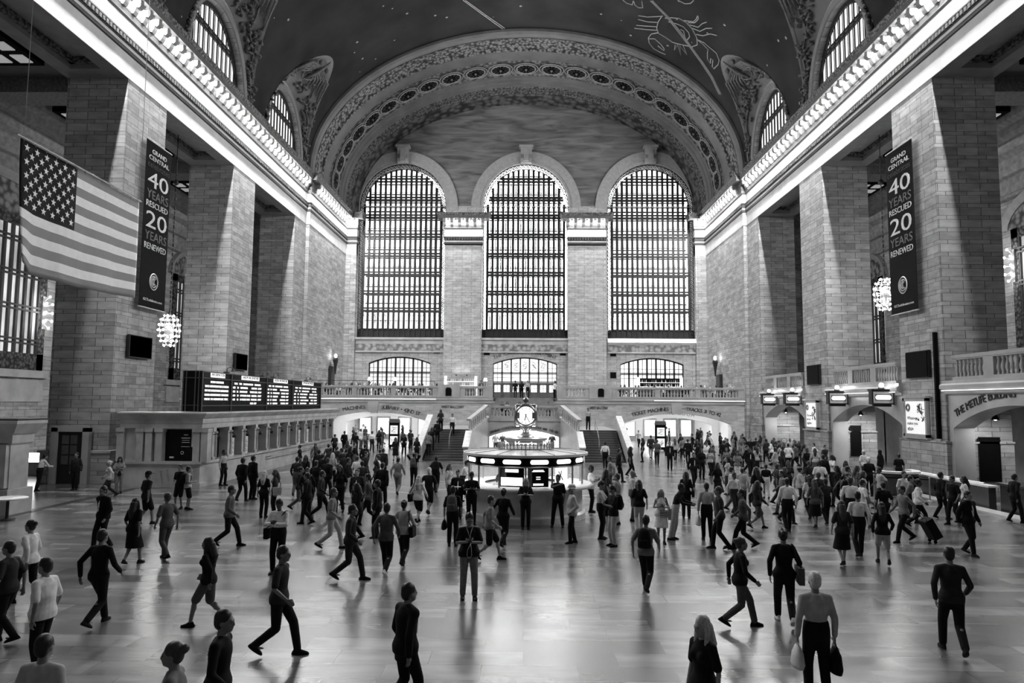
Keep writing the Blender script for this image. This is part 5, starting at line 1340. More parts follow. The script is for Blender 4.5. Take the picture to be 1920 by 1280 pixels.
for r_ in range(9):
    for c_i in range(6 if r_ % 2 == 0 else 5):
        u = .395*((c_i+.5)/6 if r_ % 2 == 0 else (c_i+1)/6); v = 7/13*(r_+1)/10
        P_ = fp(u, v)+Vector((.045, 0, 0)); vs = [P_]
        for a in range(10):
            rr = .125 if a % 2 == 0 else .05; an = PI/2+a*PI/5; vs.append(P_+Vector((0, rr*math.cos(an), rr*math.sin(an))))
        q.add(vs, [(0, 1+a, 1+(a+1) % 10) for a in range(10)])
q.build('stars', WHT, fl)
q = MB(); q.tube([fp(-.025, 0)+Vector((0, 0, .06)), fp(1.02, 0)+Vector((0, 0, .06))], .035, 7)
for i in range(14): u = .02+.96*i/13; q.tube([fp(u, 0)+Vector((0, 0, .09)), fp(u, 0)-Vector((0, 0, .05))], .02, 4)
q.build('pole', plain('polished_metal', .75, rough=.2, metal=.9), fl)
q = MB()
for u in (.02, 1.0): p = fp(u, 0); q.tube([p, p+Vector((0, 0, 24.6-fl.location.z-.0))], .012, 4)
q.build('suspension_wires', plain('wire', .3), fl)
# ================================================================== banners
def banner(sg, lab):
    X = sg*(HW-.32); Y0, Y1 = 37.65, 40.35; z0, z1 = 9.08, 18.2; W2 = Y1-Y0; Hh = z1-z0
    t = thing('banner', lab, 'banner', (X, (Y0+Y1)/2, z1), 0)
    q = MB(); q.box(-.02, .02, -W2/2, W2/2, -Hh, 0); q.build('cloth', plain('banner_charcoal', .014, rough=.8, spec=.08), t)
    q = MB(); q.tube([(0, -W2/2-.05, -Hh), (0, W2/2+.05, -Hh)], .05, 6); q.tube([(0, -W2/2-.05, 0), (0, W2/2+.05, 0)], .04, 6)
    for z in (0, -Hh): q.tube([(0, 0, z), (sg*.3, 0, z)], .03, 5)
    q.build('rods', plain('rod_grey', .35, metal=.5), t)
    e = Vector((0, -sg, 0))
    WH, GRY, BK = plain('banner_white', .8), plain('banner_grey', .13), plain('banner_black', .004)
    def T(body, f0, f1, wd, mt, shift=0.):
        q = MB(); h = (f1-f0)*Hh; M = mat4((-sg*.03, -sg*(shift)*1.0, -f1*Hh), e, (0, 0, 1))
        vs, fs = text_mesh(body, 1.0, .01, fit=wd)
        zmin = min(v.y for v in vs); zmax = max(v.y for v in vs)
        for v in vs: v.y = (v.y-zmin)/(zmax-zmin)*h
        q.add([M @ v for v in vs], fs); q.build('lettering', mt, t)
    T('GRAND', .045, .072, 1.55, WH); T('CENTRAL', .085, .112, 2.15, WH); T('celebrates', .122, .158, 2.35, BK)
    T('40', .18, .275, 2.2, WH); T('YEARS', .292, .345, 2.3, GRY); T('RESCUED', .36, .395, 2.3, WH)
    T('20', .42, .52, 2.2, WH); T('YEARS', .54, .592, 2.3, GRY); T('RENEWED', .612, .648, 2.3, WH); T('GCTcelebrates.com', .942, .957, 2.0, WH)
    q = MB(); zc = -.835*Hh
    for r_, a0, a1 in ((.42, 0, 6.28), (.29, .6, 5.7), (.17, .7, 5.6)):
        n = 24; q.tube([(-sg*.04, -sg*r_*math.cos(a0+(a1-a0)*k/n), zc+1.05*r_*math.sin(a0+(a1-a0)*k/n)) for k in range(n+1)], .035, 4)
    q.tube([(-sg*.04, 0, zc-.2), (-sg*.04, 0, zc+.28)], .035, 4); q.tube([(-sg*.04, -.14, zc+.28), (-sg*.04, .14, zc+.28)], .035, 4)
    q.build('logo', WH, t)
banner(-1, 'dark vertical anniversary banner on the pier behind the large flag')
banner(1, 'dark vertical anniversary banner on the pier beside the chandelier, no flag near it')
# ================================================================== black square panels on the piers
for sg, px0, py0, px1, py1, Ya, Yb, lab in ((-1, 237, 627, 276, 672, 37.2, 39.4, 'black square panel on the pier below the banner with the flag'), (-1, 437, 661, 458, 694, 51.1, 53.2, 'black square panel on the pier right above the departure board'),
      (1, 0, 0, 0, 0, 37.25, 39.3, 'black square panel on the pier above the larger poster'), (1, 0, 0, 0, 0, 51.0, 53.0, 'black square panel on the pier above the smaller, farther poster')):
    z0, z1 = (6.4, 7.5) if sg < 0 else (5.6, 6.93)
    t = thing('wall_screen', lab, 'wall panel', (sg*(HW-.12), (Ya+Yb)/2, z0)); h = (Yb-Ya)/2
    MB().box(-.1, .1, -h, h, 0, z1-z0).build('panel', BLACK, t); MB().box(-.06, .1, -h-.04, h+.04, -.04, z1-z0+.04).build('casing', DARKM, t)
t = thing('conduit', 'tall narrow black duct on the edge of the pier above the larger poster', 'duct', (20.55, 36.6, 2.5))
MB().box(-.06, .12, -.07, .07, 0, 5.3).build('duct', BLACK, t)
# ================================================================== posters
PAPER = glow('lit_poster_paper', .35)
def poster(Ya, Yb, z0, z1, lab, lines, seed):
    X = HW-.22; t = thing('poster', lab, 'poster', (X, (Ya+Yb)/2, z0)); w2, h = (Yb-Ya)/2, z1-z0
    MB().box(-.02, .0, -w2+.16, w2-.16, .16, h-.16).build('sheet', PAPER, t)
    q = MB()
    for (a, b, c, d) in ((-w2, w2, 0, .15), (-w2, w2, h-.15, h), (-w2, -w2+.15, 0, h), (w2-.15, w2, 0, h)): q.box(-.1, .1, a, b, c, d)
    q.box(-.16, .1, -w2-.08, w2+.08, h, h+.1); q.box(-.13, .1, -w2-.04, w2+.04, -.08, 0); q.build('frame', plain('poster_frame', .42, rough=.35), t)
    M = lambda y, z: mat4((-.03, y, z), (0, -1, 0), (0, 0, 1)); q = MB()
    for k, ln in enumerate(lines): put_text(q, ln, .24, M(w2-.3, h*.42-.27*k), .004, align='LEFT')
    q.box(-.03, -.02, w2-.75, w2-.3, .32, .35); q.build('lettering', plain('poster_ink', .05), t)
    q = MB(); rr = random.Random(seed)
    for k in range(9):
        y, z = -w2*.35+rr.uniform(-.28, .3), h*.62+rr.uniform(-.5, .35)
        q.tube([(-.03, y+rr.uniform(-.16, .16), z+rr.uniform(-.16, .16)) for _ in range(7)], .018, 4)
    q.build('line_drawing', plain('poster_ink', .05), t)
    q = MB(); n = 14
    for r_ in (.2, .15, .1): q.tube([(-.03, w2-.42+r_*math.cos(k*2*PI/n), h-.5+r_*math.sin(k*2*PI/n)) for k in range(n)], .022, 4, closed=True)
    q.build('seal', plain('seal_grey', .22), t)
poster(37.3, 39.6, 2.5, 4.52, 'large framed white poster reading whatever makes you whole, nearer of the two', ['Whatever', 'makes you', 'whole.'], 5)
poster(51.15, 53.4, 2.42, 4.45, 'smaller looking framed white poster on the farther pier', ['The more', 'we are', 'together.'], 9)
# ================================================================== hanging track signs
SGN = plain('track_sign_face', .62, rough=.4)
def track_sign(x, y, z, lab):
    t = thing('track_sign', lab, 'hanging sign', (x, y, z))
    MB().box(-.62, .62, -.2, .2, 0, .78).build('case', DARKM, t)
    MB().box(-.54, .54, -.225, -.2, .07, .71).build('face', SGN, t)
    q = MB(); q.box(-.46, .46, -.235, -.225, .22, .56); q.build('surround', plain('sign_dark', .08), t)
    q = MB(); n = 10; pl = [(-.36+.0, .0)]
    pts = [(.33+.1*math.cos(a*PI/n-PI/2), .39+.12*math.sin(a*PI/n-PI/2)) for a in range(n+1)]+[(-.33-.1*math.cos(a*PI/n-PI/2), .39-.12*math.sin(a*PI/n-PI/2)) for a in range(n+1)]
    q.prism(pts, lambda p, e: (p[0], -.25+.015*e, p[1])); q.build('lit_number_panel', glow('sign_glow', 2), t)
    q = MB(); q.box(-.66, .66, -.26, .26, .78, .85); q.lathe([(.2, .85), (.14, .95), (.05, 1.0)], (0, 0, 0), 10); q.box(-.5, .5, -.1, .1, -.12, 0); q.build('cap', DARKM, t)
    q = MB(); q.ball((0, -.05, 1.08), .13, 10, 7); q.build('globe_lamp', glow('globe_lamp_glow', 16), t, smooth=True)
    q = MB(); q.tube([(.5, .1, .1), (1.0, .1, -.1), (HW+.1-x, .1, .1)], .03, 5); q.tube([(.5, .1, .8), (HW+.1-x, .1, .95)], .03, 5); q.build('bracket', DARKM, t)
for px, py, Y, lab in ((1572, 757, 47.0, 'lit hanging track sign at the middle side arch, left one of that pair'), (1653, 757, 41.2, 'lit hanging track sign close beside the larger poster'), (1441, 757, 60.0, 'lit hanging track sign at the farthest arch, next to the far wall'), (1487, 757, 54.8, 'lit hanging track sign close beside the smaller poster')):
    p = ((px-985)*Y/1360, Y); track_sign(20.05, Y, CH+.08, lab)
# ================================================================== chandeliers and wall lights
BG = glow('chandelier_bulb_glow', 45)
bb = MB(); bb.ball((0, 0, 0), .06, 6, 4); cbm = bb.mesh('bulb', BG, True)
def chandelier(x, y, zc, ztop, lab):
    t = thing('chandelier', lab, 'chandelier', (x, y, zc))
    prof = [(.28, 1.0), (.48, .75), (.58, .42), (.61, .08), (.56, -.28), (.46, -.6), (.3, -.88)]
    q = MB()
    for r_, z in prof: q.tube([(r_*math.cos(k*PI/8), r_*math.sin(k*PI/8), z) for k in range(16)], .025, 4, closed=True)
    for k in range(8): q.tube([(r_*math.cos(k*PI/4), r_*math.sin(k*PI/4), z) for r_, z in prof], .02, 4)
    q.ball((0, 0, 0), .3, 8, 6, (1, 1, 2)); q.build('globe_frame', BRASS, t)
    for r_, z in prof:
        n = max(5, int(r_*19))
        for k in range(n): link('bulb', cbm, t, (r_*1.06*math.cos(2*PI*k/n+z), r_*1.06*math.sin(2*PI*k/n+z), z))
    q = MB(); q.tube([(0, 0, 1.0), (0, 0, 1.5)], [.12, .04], 6); n = int((ztop-zc-4.5)/.3)
    for k in range(n): q.tube([(0, 0, 1.5+.3*k), (0, 0, 1.72+.3*k)], .045 if k % 2 else .03, 5)
    zz = 1.5+.3*n; q.ball((0, 0, zz), .18, 8, 6); q.tube([(0, 0, zz), (0, 0, zz+1.6)], .035, 5); q.ball((0, 0, zz+1.6), .1, 8, 5); q.tube([(0, 0, zz+1.6), (0, 0, ztop-zc)], .03, 5)
    q.build('chain', DARKM, t)
chandelier(-22.4, 45.1, 8.45, 21.2, 'round chandelier of bare bulbs hanging between the banner pier and the departure board')
chandelier(22.4, 45.1, 10.95, 21.2, 'round chandelier of bare bulbs hanging beside the banner that has no flag')
def sconce(x, y, z, sg, lab):
    t = thing('wall_sconce', lab, 'wall lamp', (x, y, z)); q = MB()
    q.box(-.06, .06, -.2, .2, -1.0, 1.0)
    pts = [(0, 1.0), (-.28, .55), (.28, .55), (-.3, 0), (.3, 0), (-.28, -.5), (.28, -.5), (0, -.95)]
    for a, b in pts: q.tube([(0, 0, b*.7), (-sg*.3, a, b)], .02, 4)
    q.build('bracket', BRASS, t)
    for a, b in pts:
        c = link('bulb', cbm, t, (-sg*.33, a, b)); c.scale = (1.3, 1.3, 1.3)
sconce(-29.9, 44.3, 9.5, -1, 'cluster of bare bulbs on the outer wall beside the flag side window')
sconce(29.9, 44.4, 12.7, 1, 'cluster of bare bulbs on the outer wall beside the window on the lettered arch side')
# ================================================================== information booth
IBX, IBY = .06, 27.1
bt = thing('information_booth', 'round glass information booth with marble base and a four-faced clock on its roof', 'information booth', (IBX, IBY, 0))
MB_ = plain('booth_marble', .62, rough=.35, nscale=1.4, noise=.3)
q = MB(); q.lathe([(2.2, 0), (2.2, .2), (2.1, .26), (2.08, 1.0), (2.18, 1.1)], (0, 0, 0), 48, caps=False); q.build('marble_base', MB_, bt, smooth=False)
q = MB(); q.lathe([(2.0, 1.1), (2.42, 1.1), (2.46, 1.14), (2.46, 1.18), (2.42, 1.22), (1.5, 1.22)], (0, 0, 0), 48, caps=False); q.build('counter_ledge', plain('booth_counter', .7, rough=.3), bt)
BF = plain('booth_frame', .3, rough=.35, metal=.5)
NB = 14; ph0 = -PI/2
q = MB()
for k in range(NB):
    a = ph0+2*PI*k/NB; q.bar((2.1*math.cos(a), 2.1*math.sin(a), 1.2), (2.1*math.cos(a), 2.1*math.sin(a), 2.3), .06)
q.tube([(2.1*math.cos(k*PI/28), 2.1*math.sin(k*PI/28), 1.93) for k in range(56)], .03, 4, closed=True)
q.build('mullions', BF, bt)
def gls():
    m, nt, b = nodes('booth_glass'); b.inputs['Base Color'].default_value = g4(.9); b.inputs['Roughness'].default_value = .03
    b.inputs['Alpha'].default_value = .18; return m
GLASS = gls()
q = MB(); q.lathe([(2.08, 1.22), (2.08, 1.93)], (0, 0, 0), NB, ph0, ph0+2*PI-1e-6*0, caps=False); q.build('glass', GLASS, bt)
q = MB(); q.lathe([(2.1, 1.96), (2.16, 1.96), (2.16, 2.24), (2.1, 2.24)], (0, 0, 0), NB, ph0, ph0+2*PI, caps=False); q.build('sign_band', BLACK, bt)
for k in range(NB):
    a = ph0+2*PI*(k+.5)/NB; c, s_ = math.cos(a), math.sin(a); rad = 2.16*math.cos(PI/NB)+.012
    q = MB(); n = 8; pts = [(.25+.07*math.cos(j*PI/n-PI/2), .075*math.sin(j*PI/n-PI/2)) for j in range(n+1)]+[(-.25-.07*math.cos(j*PI/n-PI/2), -.075*math.sin(j*PI/n-PI/2)) for j in range(n+1)]
    q.prism(pts, lambda p, e: (rad*c-s_*p[0]+c*.012*e, rad*s_+c*p[0]+s_*.012*e, 2.1+p[1])); q.build('lit_sign', glow('booth_sign_glow', 1.6), bt)
q = MB(); q.lathe([(2.16, 2.24), (2.3, 2.25), (2.3, 2.33), (2.22, 2.35), (.95, 2.45)], (0, 0, 0), 42, caps=False); q.build('roof', plain('booth_roof_white', .75, rough=.3), bt)
q = MB()
for k in range(NB): a = ph0+2*PI*k/NB; q.bar((2.25*math.cos(a), 2.25*math.sin(a), 2.352), (.95*math.cos(a), .95*math.sin(a), 2.455), .04, .02)
q.build('roof_ribs', BF, bt)
q = MB(); q.lathe([(1.9, 2.2), (.01, 2.2)], (0, 0, 0), 24, caps=False); q.build('lit_ceiling', glow('booth_ceiling_glow', 1.7), bt)
q = MB(); q.lathe([(1.98, 1.12), (.01, 1.12)], (0, 0, 0), 24, caps=False); q.build('work_top', plain('booth_worktop', .35), bt)
q = MB()
for k in range(44):
    a = 2*PI*k/44; q.bar((1.02*math.cos(a), 1.02*math.sin(a), 2.44), (1.02*math.cos(a), 1.02*math.sin(a), 2.62), .035)
    q.ball((1.02*math.cos(a), 1.02*math.sin(a), 2.64), .035, 5, 4)
for z in (2.46, 2.61): q.tube([(1.02*math.cos(k*PI/16), 1.02*math.sin(k*PI/16), z) for k in range(32)], .02, 4, closed=True)
q.build('crest_railing', BF, bt)
q = MB(); q.lathe([(.74, 2.45), (.74, 2.76), (.8, 2.78), (.8, 2.82), (.3, 2.86)], (0, 0, 0), 28, caps=False); q.build('sign_drum', plain('drum_grey', .2), bt)
def cyl_text(mb, body, size, rad, z, a_c, spread):
    def f(s): a = a_c+s/rad; return (rad*math.cos(a), rad*math.sin(a), z), (-math.sin(a), math.cos(a), 0), (0, 0, 1)
    arc_text(mb, body, size, f, -spread/2, spread/2, .006)
for ac in (-PI/2, 0, PI/2, PI):
    q = MB(); cyl_text(q, 'Information', .24, .75, 2.52, ac, .82); q.build('lettering', glow('information_glow', 1.2), bt)
LG = glow('booth_globe_glow', 9)
for k in range(4):
    a = PI/4+k*PI/2; q = MB(); q.ball((.52*math.cos(a), .52*math.sin(a), 2.97), .10, 10, 7); q.build('globe_lamp', LG, bt, smooth=True)
q = MB(); q.lathe([(.34, 2.84), (.36, 2.9), (.2, 2.96), (.12, 3.02), (.12, 3.1), (.2, 3.14), (.22, 3.18), (.1, 3.22), (.09, 3.28), (.24, 3.32), (.26, 3.36)], (0, 0, 0), 16); q.build('clock_pedestal', BRASS, bt, smooth=True)
ck = MB(); ck.ball((0, 0, 3.66), .40, 20, 14, (1, 1, .95)); ob = ck.build('clock', BRASS, bt, smooth=True)
OPAL = glow('opal_clock_face', .75)
hz = 3.66
for k in range(4):
    a = -PI/2+k*PI/2; c, s_ = math.cos(a), math.sin(a); ex_, ez_ = Vector((-s_, c, 0)), Vector((c, s_, 0))
    P0 = lambda u, v, d: Vector((0, 0, hz))+ex_*u+Vector((0, 0, v))+ez_*(.37+d)
    q = MB(); n = 24; q.sweep([[P0(r_*math.cos(j*2*PI/n), r_*math.sin(j*2*PI/n), d) for j in range(n+1)] for r_, d in ((.42, -.14), (.42, -.02), (.37, .05), (.33, .05))]); q.build('clock_rim', BRASS, ob, smooth=True)
    q = MB(); q.add([P0(.335*math.cos(j*2*PI/n), .335*math.sin(j*2*PI/n), .035) for j in range(n)], [tuple(range(n))]); q.build('clock_face', OPAL, ob)
    q = MB()
    for j in range(12): an = j*PI/6; q.bar(P0(.25*math.sin(an), .25*math.cos(an), .042), P0(.30*math.sin(an), .30*math.cos(an), .042), .022, .006, up=ez_)
    for an, L, w_ in ((math.radians(192), .19, .03), (math.radians(150), .27, .02)): q.bar(P0(-.06*math.sin(an), -.06*math.cos(an), .05), P0(L*math.sin(an), L*math.cos(an), .05), w_, .006, up=ez_)
    q.build('hands_and_marks', BLACK, ob)
q = MB(); q.lathe([(.3, 4.0), (.2, 4.07), (.1, 4.1), (.07, 4.13), (.13, 4.2), (.1, 4.28), (.03, 4.33), (.015, 4.6), (.001, 4.62)], (0, 0, 0), 12); q.build('clock_finial', BRASS, bt, smooth=True)
# things behind the booth glass: screens, map
for (a, w_, body, inv) in ((-PI/2-.235, .42, 'ARRIVALS', 1), (-PI/2+.215, .36, '', 0)):
    c, s_ = math.cos(a), math.sin(a); t = thing('information_screen', 'black screen with a pale lower half in the booth window, headed ARRIVALS' if inv else 'black screen with a few white lines in the booth window, right of the pale one', 'screen', (IBX+2.0*c, IBY+2.0*s_, 1.25), a+PI/2)
    MB().box(-w_, w_, -.03, .03, 0, .66).build('screen', BLACK, t)
    q = MB()
    if inv:
        q.box(-w_*.55, w_*.55, -.04, -.03, .5, .6)
        q.box(-w_*.9, w_*.9, -.04, -.03, .05, .32); q.build('lit_area', glow('screen_glow', 1.6), t)
        q = MB(); put_text(q, body, .085, mat4((0, -.045, .52), (1, 0, 0), (0, 0, 1)), .002, fit=w_*.9); q.build('lettering', BLACK, t)
    else:
        for z, ww in ((.56, .5), (.52, .6), (.33, .2), (.26, .2), (.1, .5), (.06, .5)): q.box(-w_*ww, w_*ww, -.04, -.03, z, z+.02)
        q.build('lit_lines', glow('screen_glow', 1.6), t)
t = thing('map_sheet', 'white map sheet with thick dark lines behind the booth glass', 'map', (IBX+1.25, IBY-1.45, 1.25), .7)
MB().box(-.28, .28, -.01, .01, 0, .62).build('sheet', glow('lit_paper', .9), t)
q = MB(); q.tube([(-.15, -.02, .5), (-.05, -.02, .35), (-.16, -.02, .2)], .02, 4); q.tube([(-.02, -.02, .52), (-.05, -.02, .35), (.05, -.02, .2)], .02, 4); q.build('map_lines', BLACK, t)
# ================================================================== stands, kiosk, stanchions, left table
for (x, y, lab) in ((-11.65, 65.4, 'tall black advertising stand with two pale posters under the subway lettering'), (12.05, 64.8, 'tall black advertising stand with two pale posters under the waiting room lettering')):
    t = thing('advertising_stand', lab, 'advertising stand', (x, y, 0))
    MB().box(-.46, .46, -.2, .2, .12, 2.3).build('body', BLACK, t)
    for z in (.35, 1.3): 
        MB().box(-.33, .33, -.215, -.2, z, z+.75).build('poster_sheet', glow('lit_poster_dim', .3), t)
        q = MB(); rr = random.Random(int(z*10)); 
        for k in range(5): q.tube([(rr.uniform(-.28, .28), -.22, z+rr.uniform(.08, .68)) for _ in range(3)], .012, 4)
        q.build('poster_print', plain('poster_ink', .05), t)
    q = MB(); q.box(-.5, .5, -.24, .24, 2.3, 2.42); q.box(-.46, .46, -.22, .22, 2.42, 2.62); q.build('top_sign', plain('stand_grey', .12), t)
    for s in (-1, 1): MB().box(s*.36-.06, s*.36+.06, -.2, .2, 0, .12).build('foot', BLACK, t)
t = thing('service_desk', 'small rounded dark service desk with a white counter behind the roped posts', 'desk', (17.35, 34.6, 0))
q = MB(); q.lathe([(.95, .08), (.95, 1.0)], (0, 0, 0), 20, PI, 2*PI, caps=False); q.box(-.95, .95, 0, .5, .08, 1.0); q.build('body', plain('desk_dark', .05), t)
q = MB(); q.lathe([(.7, 1.12), (1.05, 1.12), (1.05, 1.02), (.7, 1.02), (.7, 1.12)], (0, 0, 0), 20, PI, 2*PI, caps=False); q.box(-1.05, -.7, 0, .5, 1.02, 1.12); q.box(.7, 1.05, 0, .5, 1.02, 1.12); q.build('counter', plain('white_counter', .8), t)
q = MB(); q.box(.25, .6, -.92, -.85, .8, .9); q.box(.3, .55, -.93, -.86, .45, .5); q.build('label_plate', BLACK, t)
q = MB(); q.box(-.7, .7, -.4, .4, .0, .08); q.build('plinth', BLACK, t)
for (x, y, lab) in ((15.7, 33.2, 'thin metal rope post standing left of the service desk'), (17.55, 32.1, 'thin metal rope post standing in front of the ramp wall')):
    t = thing('stanchion', lab, 'rope post', (x, y, 0)); q = MB(); q.lathe([(.2, 0), (.2, .02), (.05, .05), (.03, .06)], (0, 0, 0), 14); q.build('base', BF, t, smooth=True)
    q = MB(); q.tube([(0, 0, .03), (0, 0, .98)], .028, 8); q.ball((0, 0, 1.0), .045, 8, 6); q.build('post', BF, t)
t = thing('rope_belt', 'dark retractable belt strung between the two rope posts', 'belt', (15.7, 33.2, .93)); q = MB(); q.bar((0, 0, 0), (1.85, -1.1, 0), .012, .05); q.build('belt', BLACK, t)
# ramp parapets on both sides
q = MB(); q.box(18.75, 19.05, 30.0, 35.9, 0, .85); o_ = struct('wall_ramp_right', q, plain('ramp_wall_dark', .06, rough=.3))
q = MB(); q.box(18.68, 19.12, 29.9, 36.0, .85, .92); q.build('coping', plain('white_coping', .8), o_); q = MB(); q.tube([(18.6, 30, 1.02), (18.6, 36, 1.02)], .03, 6); q.build('handrail', plain('polished_metal', .75), o_)
t = thing('planter_box', 'large dark box shaped counter beside the floor edge under the nearest side arch', 'counter', (19.68, 26.0, 0))
MB().box(-.85, .75, -4, 3.4, 0, 1.02).build('body', plain('counter_black', .012, rough=.25), t); MB().box(-.93, .85, -4.1, 3.5, 1.02, 1.1).build('top', plain('counter_top_dark', .03, rough=.3), t)
# near left stone booth
lb = thing('stone_booth', 'tall stone booth with pilasters cut off by the picture edge beside a round table', 'booth', (-22.6, 27.5, 0))
q = MB(); q.box(2.2, 4.15, -1.5, -.5, 0, 3.0); q.build('body', TST, lb)
q = MB(); sweep_path(q, [(0, 2.5), (.06, 2.55), (.08, 2.85), (.2, 2.9), (.55, 3.25), (.55, 3.36), (-1, 3.4)], [(4.2, -.45), (4.2, -1.55), (2.2, -1.55)], 1); q.build('cornice', TST, lb)
for x in (3.95, 3.2, 2.5): MB().box(x-.16, x+.16, -1.68, -1.4, .95, 2.5).build('pilaster', TST, lb)
q = MB(); q.box(2.2, 4.3, -1.75, -.4, 0, .9); q.build('plinth', TST, lb)
q = MB(); q.box(2.2, 4.7, -2.0, -.3, 3.36, 3.42); q.build('roof', DARKM, lb)
t = thing('round_table', 'small round white table at the left picture edge beside the stone booth', 'table', (-17.72, 25.0, 0))
q = MB(); q.lathe([(.55, .70), (.6, .72), (.6, .75), (.01, .76)], (0, 0, 0), 28); q.build('tabletop', plain('white_top', .8), t)
q = MB(); q.lathe([(.3, 0), (.28, .03), (.05, .06), (.05, .70)], (0, 0, 0), 14); q.build('pedestal', DARKM, t)
# door in the near left pier
q = MB(); q.box(-.62, .62, -.06, .06, 0, 2.55); dd = q.build('door_2', DARKM); dd.location = (-22.4, 35.82, .0); dd['kind'] = 'structure'
q = MB(); q.box(-.95, -.62, -.16, .1, 0, 2.75); q.box(.62, .95, -.16, .1, 0, 2.75); q.box(-.95, .95, -.16, .1, 2.55, 2.85); q.build('surround', LOWST, dd)
q = MB()
for a in range(2):
    for b_ in range(3): q.box(-.42+.42*a, -.08+.42*a, -.08, -.06, .95+.5*b_, 1.38+.5*b_)
q.build('panes', plain('door_pane', .10, rough=.2), dd)
# low lit kiosk far in the left passage
t = thing('lit_counter', 'glowing low counter seen through the passage at the far left', 'counter', (-27.4, 40.0, 0))
MB().box(-1.3, 1.3, -.5, .5, 0, .72).build('body', plain('counter_grey', .3), t); q = MB(); q.prism([(-1.2, .75), (1.2, .75), (.95, 1.15), (-.95, 1.15)], lambda p, e: (p[0], -.45+.9*e, p[1])); q.build('lit_top', glow('counter_glow', 5), t)
# ================================================================== balcony furniture
def lampstand(px, Y, lab, hgt=1.9):
    t = thing('standard_lamp', lab, 'lamp', (X_(px, Y), Y, 4.63))
    q = MB(); q.lathe([(.16, 0), (.03, .05), (.025, hgt-.2)], (0, 0, 0), 8); q.build('pole', DARKM, t)
    q = MB(); q.lathe([(.2, hgt-.3), (.12, hgt)], (0, 0, 0), 10, caps=False); q.build('lamp_shade', glow('lamp_shade_glow', 3.5), t)
lampstand(693, 70.2, 'standard lamp with a glowing shade near the potted palm on the far balcony'); lampstand(741, 70.2, 'standard lamp with a glowing shade in front of the lounge window mullions')
lampstand(911, 70.5, 'standard lamp with a glowing shade left of the bronze doors')
TBL = plain('table_dark', .05); LAMPG = glow('table_lamp_glow', 6)
tabs = [(622, 'near the far left wall door'), (650, 'behind the second baluster group'), (675, 'below the potted palm'), (721, 'below the lounge window'), (765, 'between the lamps and the shelves'), (800, 'beside the vent at the lounge'), (1176, 'left of the lit bar'), (1205, 'in front of the bar post'), (1233, 'in front of the bar bottles'), (1264, 'at the right post of the bar'), (1305, 'beside the window pilaster'), (1330, 'near the statue niche'), (1372, 'by the far side wall')]
for px, lab in tabs:
    Y = 69.6; t = thing('cafe_table', 'small dark cafe table %s' % lab, 'table', (X_(px, Y), Y, 4.62))
    q = MB(); q.lathe([(.42, .72), (.42, .76), (.01, .765)], (0, 0, 0), 14); q.build('tabletop', TBL, t)
    q = MB(); q.lathe([(.25, 0), (.04, .04), (.04, .72)], (0, 0, 0), 8); q.build('pedestal', TBL, t)
    t = thing('table_lamp', 'small glowing table lamp on the cafe table %s' % lab, 'lamp', (X_(px, Y), Y, 5.385))
    q = MB(); q.lathe([(.07, 0), (.02, .02), (.02, .2)], (0, 0, 0), 8); q.build('base', TBL, t)
    q = MB(); q.lathe([(.1, .18), (.07, .34)], (0, 0, 0), 8, caps=False); q.build('lamp_shade', LAMPG, t)
t = thing('potted_palm', 'spiky dark potted palm on the far balcony beside the window corner', 'plant', (X_(683, 76), 76, 4.62))
q = MB(); q.lathe([(.22, 0), (.3, .5), (.27, .5)], (0, 0, 0), 12); q.build('pot', TBL, t); q = MB(); rr = random.Random(2)
for k in range(26): a = rr.uniform(0, 6.28); e_ = rr.uniform(.6, 1.3); q.tube([(0, 0, .5), (e_*.5*math.cos(a), e_*.5*math.sin(a), 1.2), (e_*math.cos(a), e_*math.sin(a), 1.2+rr.uniform(-.1, .7))], [.02, .04, .008], 4)
q.build('fronds', plain('palm_dark', .03), t)
BOTM = plain('bottle_glass', .12, rough=.15); b = MB(); b.lathe([(.04, 0), (.045, .02), (.045, .18), (.015, .25), (.015, .32)], (0, 0, 0), 7); botme = b.mesh('bottle', BOTM, True)
botme2 = botme.copy(); botme2.materials.clear(); botme2.materials.append(plain('bottle_pale', .6, rough=.2))
def back_bar(x0, x1, Y, z0, lab, glowing):
    t = thing('back_bar', lab, 'bar shelves', ((x0+x1)/2, Y, z0)); h = (x1-x0)/2
    MB().box(-h, h, -.1, .1, 0, 1.0).build('counter', TBL, t); MB().box(-h, h, .25, .3, 0, 2.3).build('back_panel', BLACK if not glowing else plain('bar_back_grey', .3), t)
    for s in (-1, 1): MB().box(s*h-.13, s*h+.13, -.1, .3, 0, 2.4).build('lit_post', glow('bar_post_glow', 1.4 if not glowing else .8), t)
    for z in (1.35, 1.8): MB().box(-h, h, -.12, .25, z, z+.03).build('shelf', glow('bar_shelf_glow', .8), t)
    n = int(h*2/.22); rr = random.Random(int(Y)+int(x0))
    for z in (1.03+.0, 1.38, 1.83):
        for k in range(n):
            if rr.random() < .75:
                o2 = link('bottle', rr.choice((botme, botme2)), None, ((x0+x1)/2-h+.2+(h*2-.4)*k/(n-1), Y+.05, z0+z+.001)); tag(o2, 'bottle standing on the shelves of the %s' % ('bar below the vent beside the avenue doors' if glowing else 'dark bar with lit posts'), 'bottle', 'bottles on bar %d' % int(glowing))
back_bar(X_(836, 79), X_(893, 79), 79.0, 4.62, 'brightly lit bar shelves between the lounge window and the bronze doors', True)
back_bar(X_(1197, 79), X_(1277, 79), 79.0, 4.62, 'dark bar shelves with lit posts in front of the lower window above the waiting room', False)
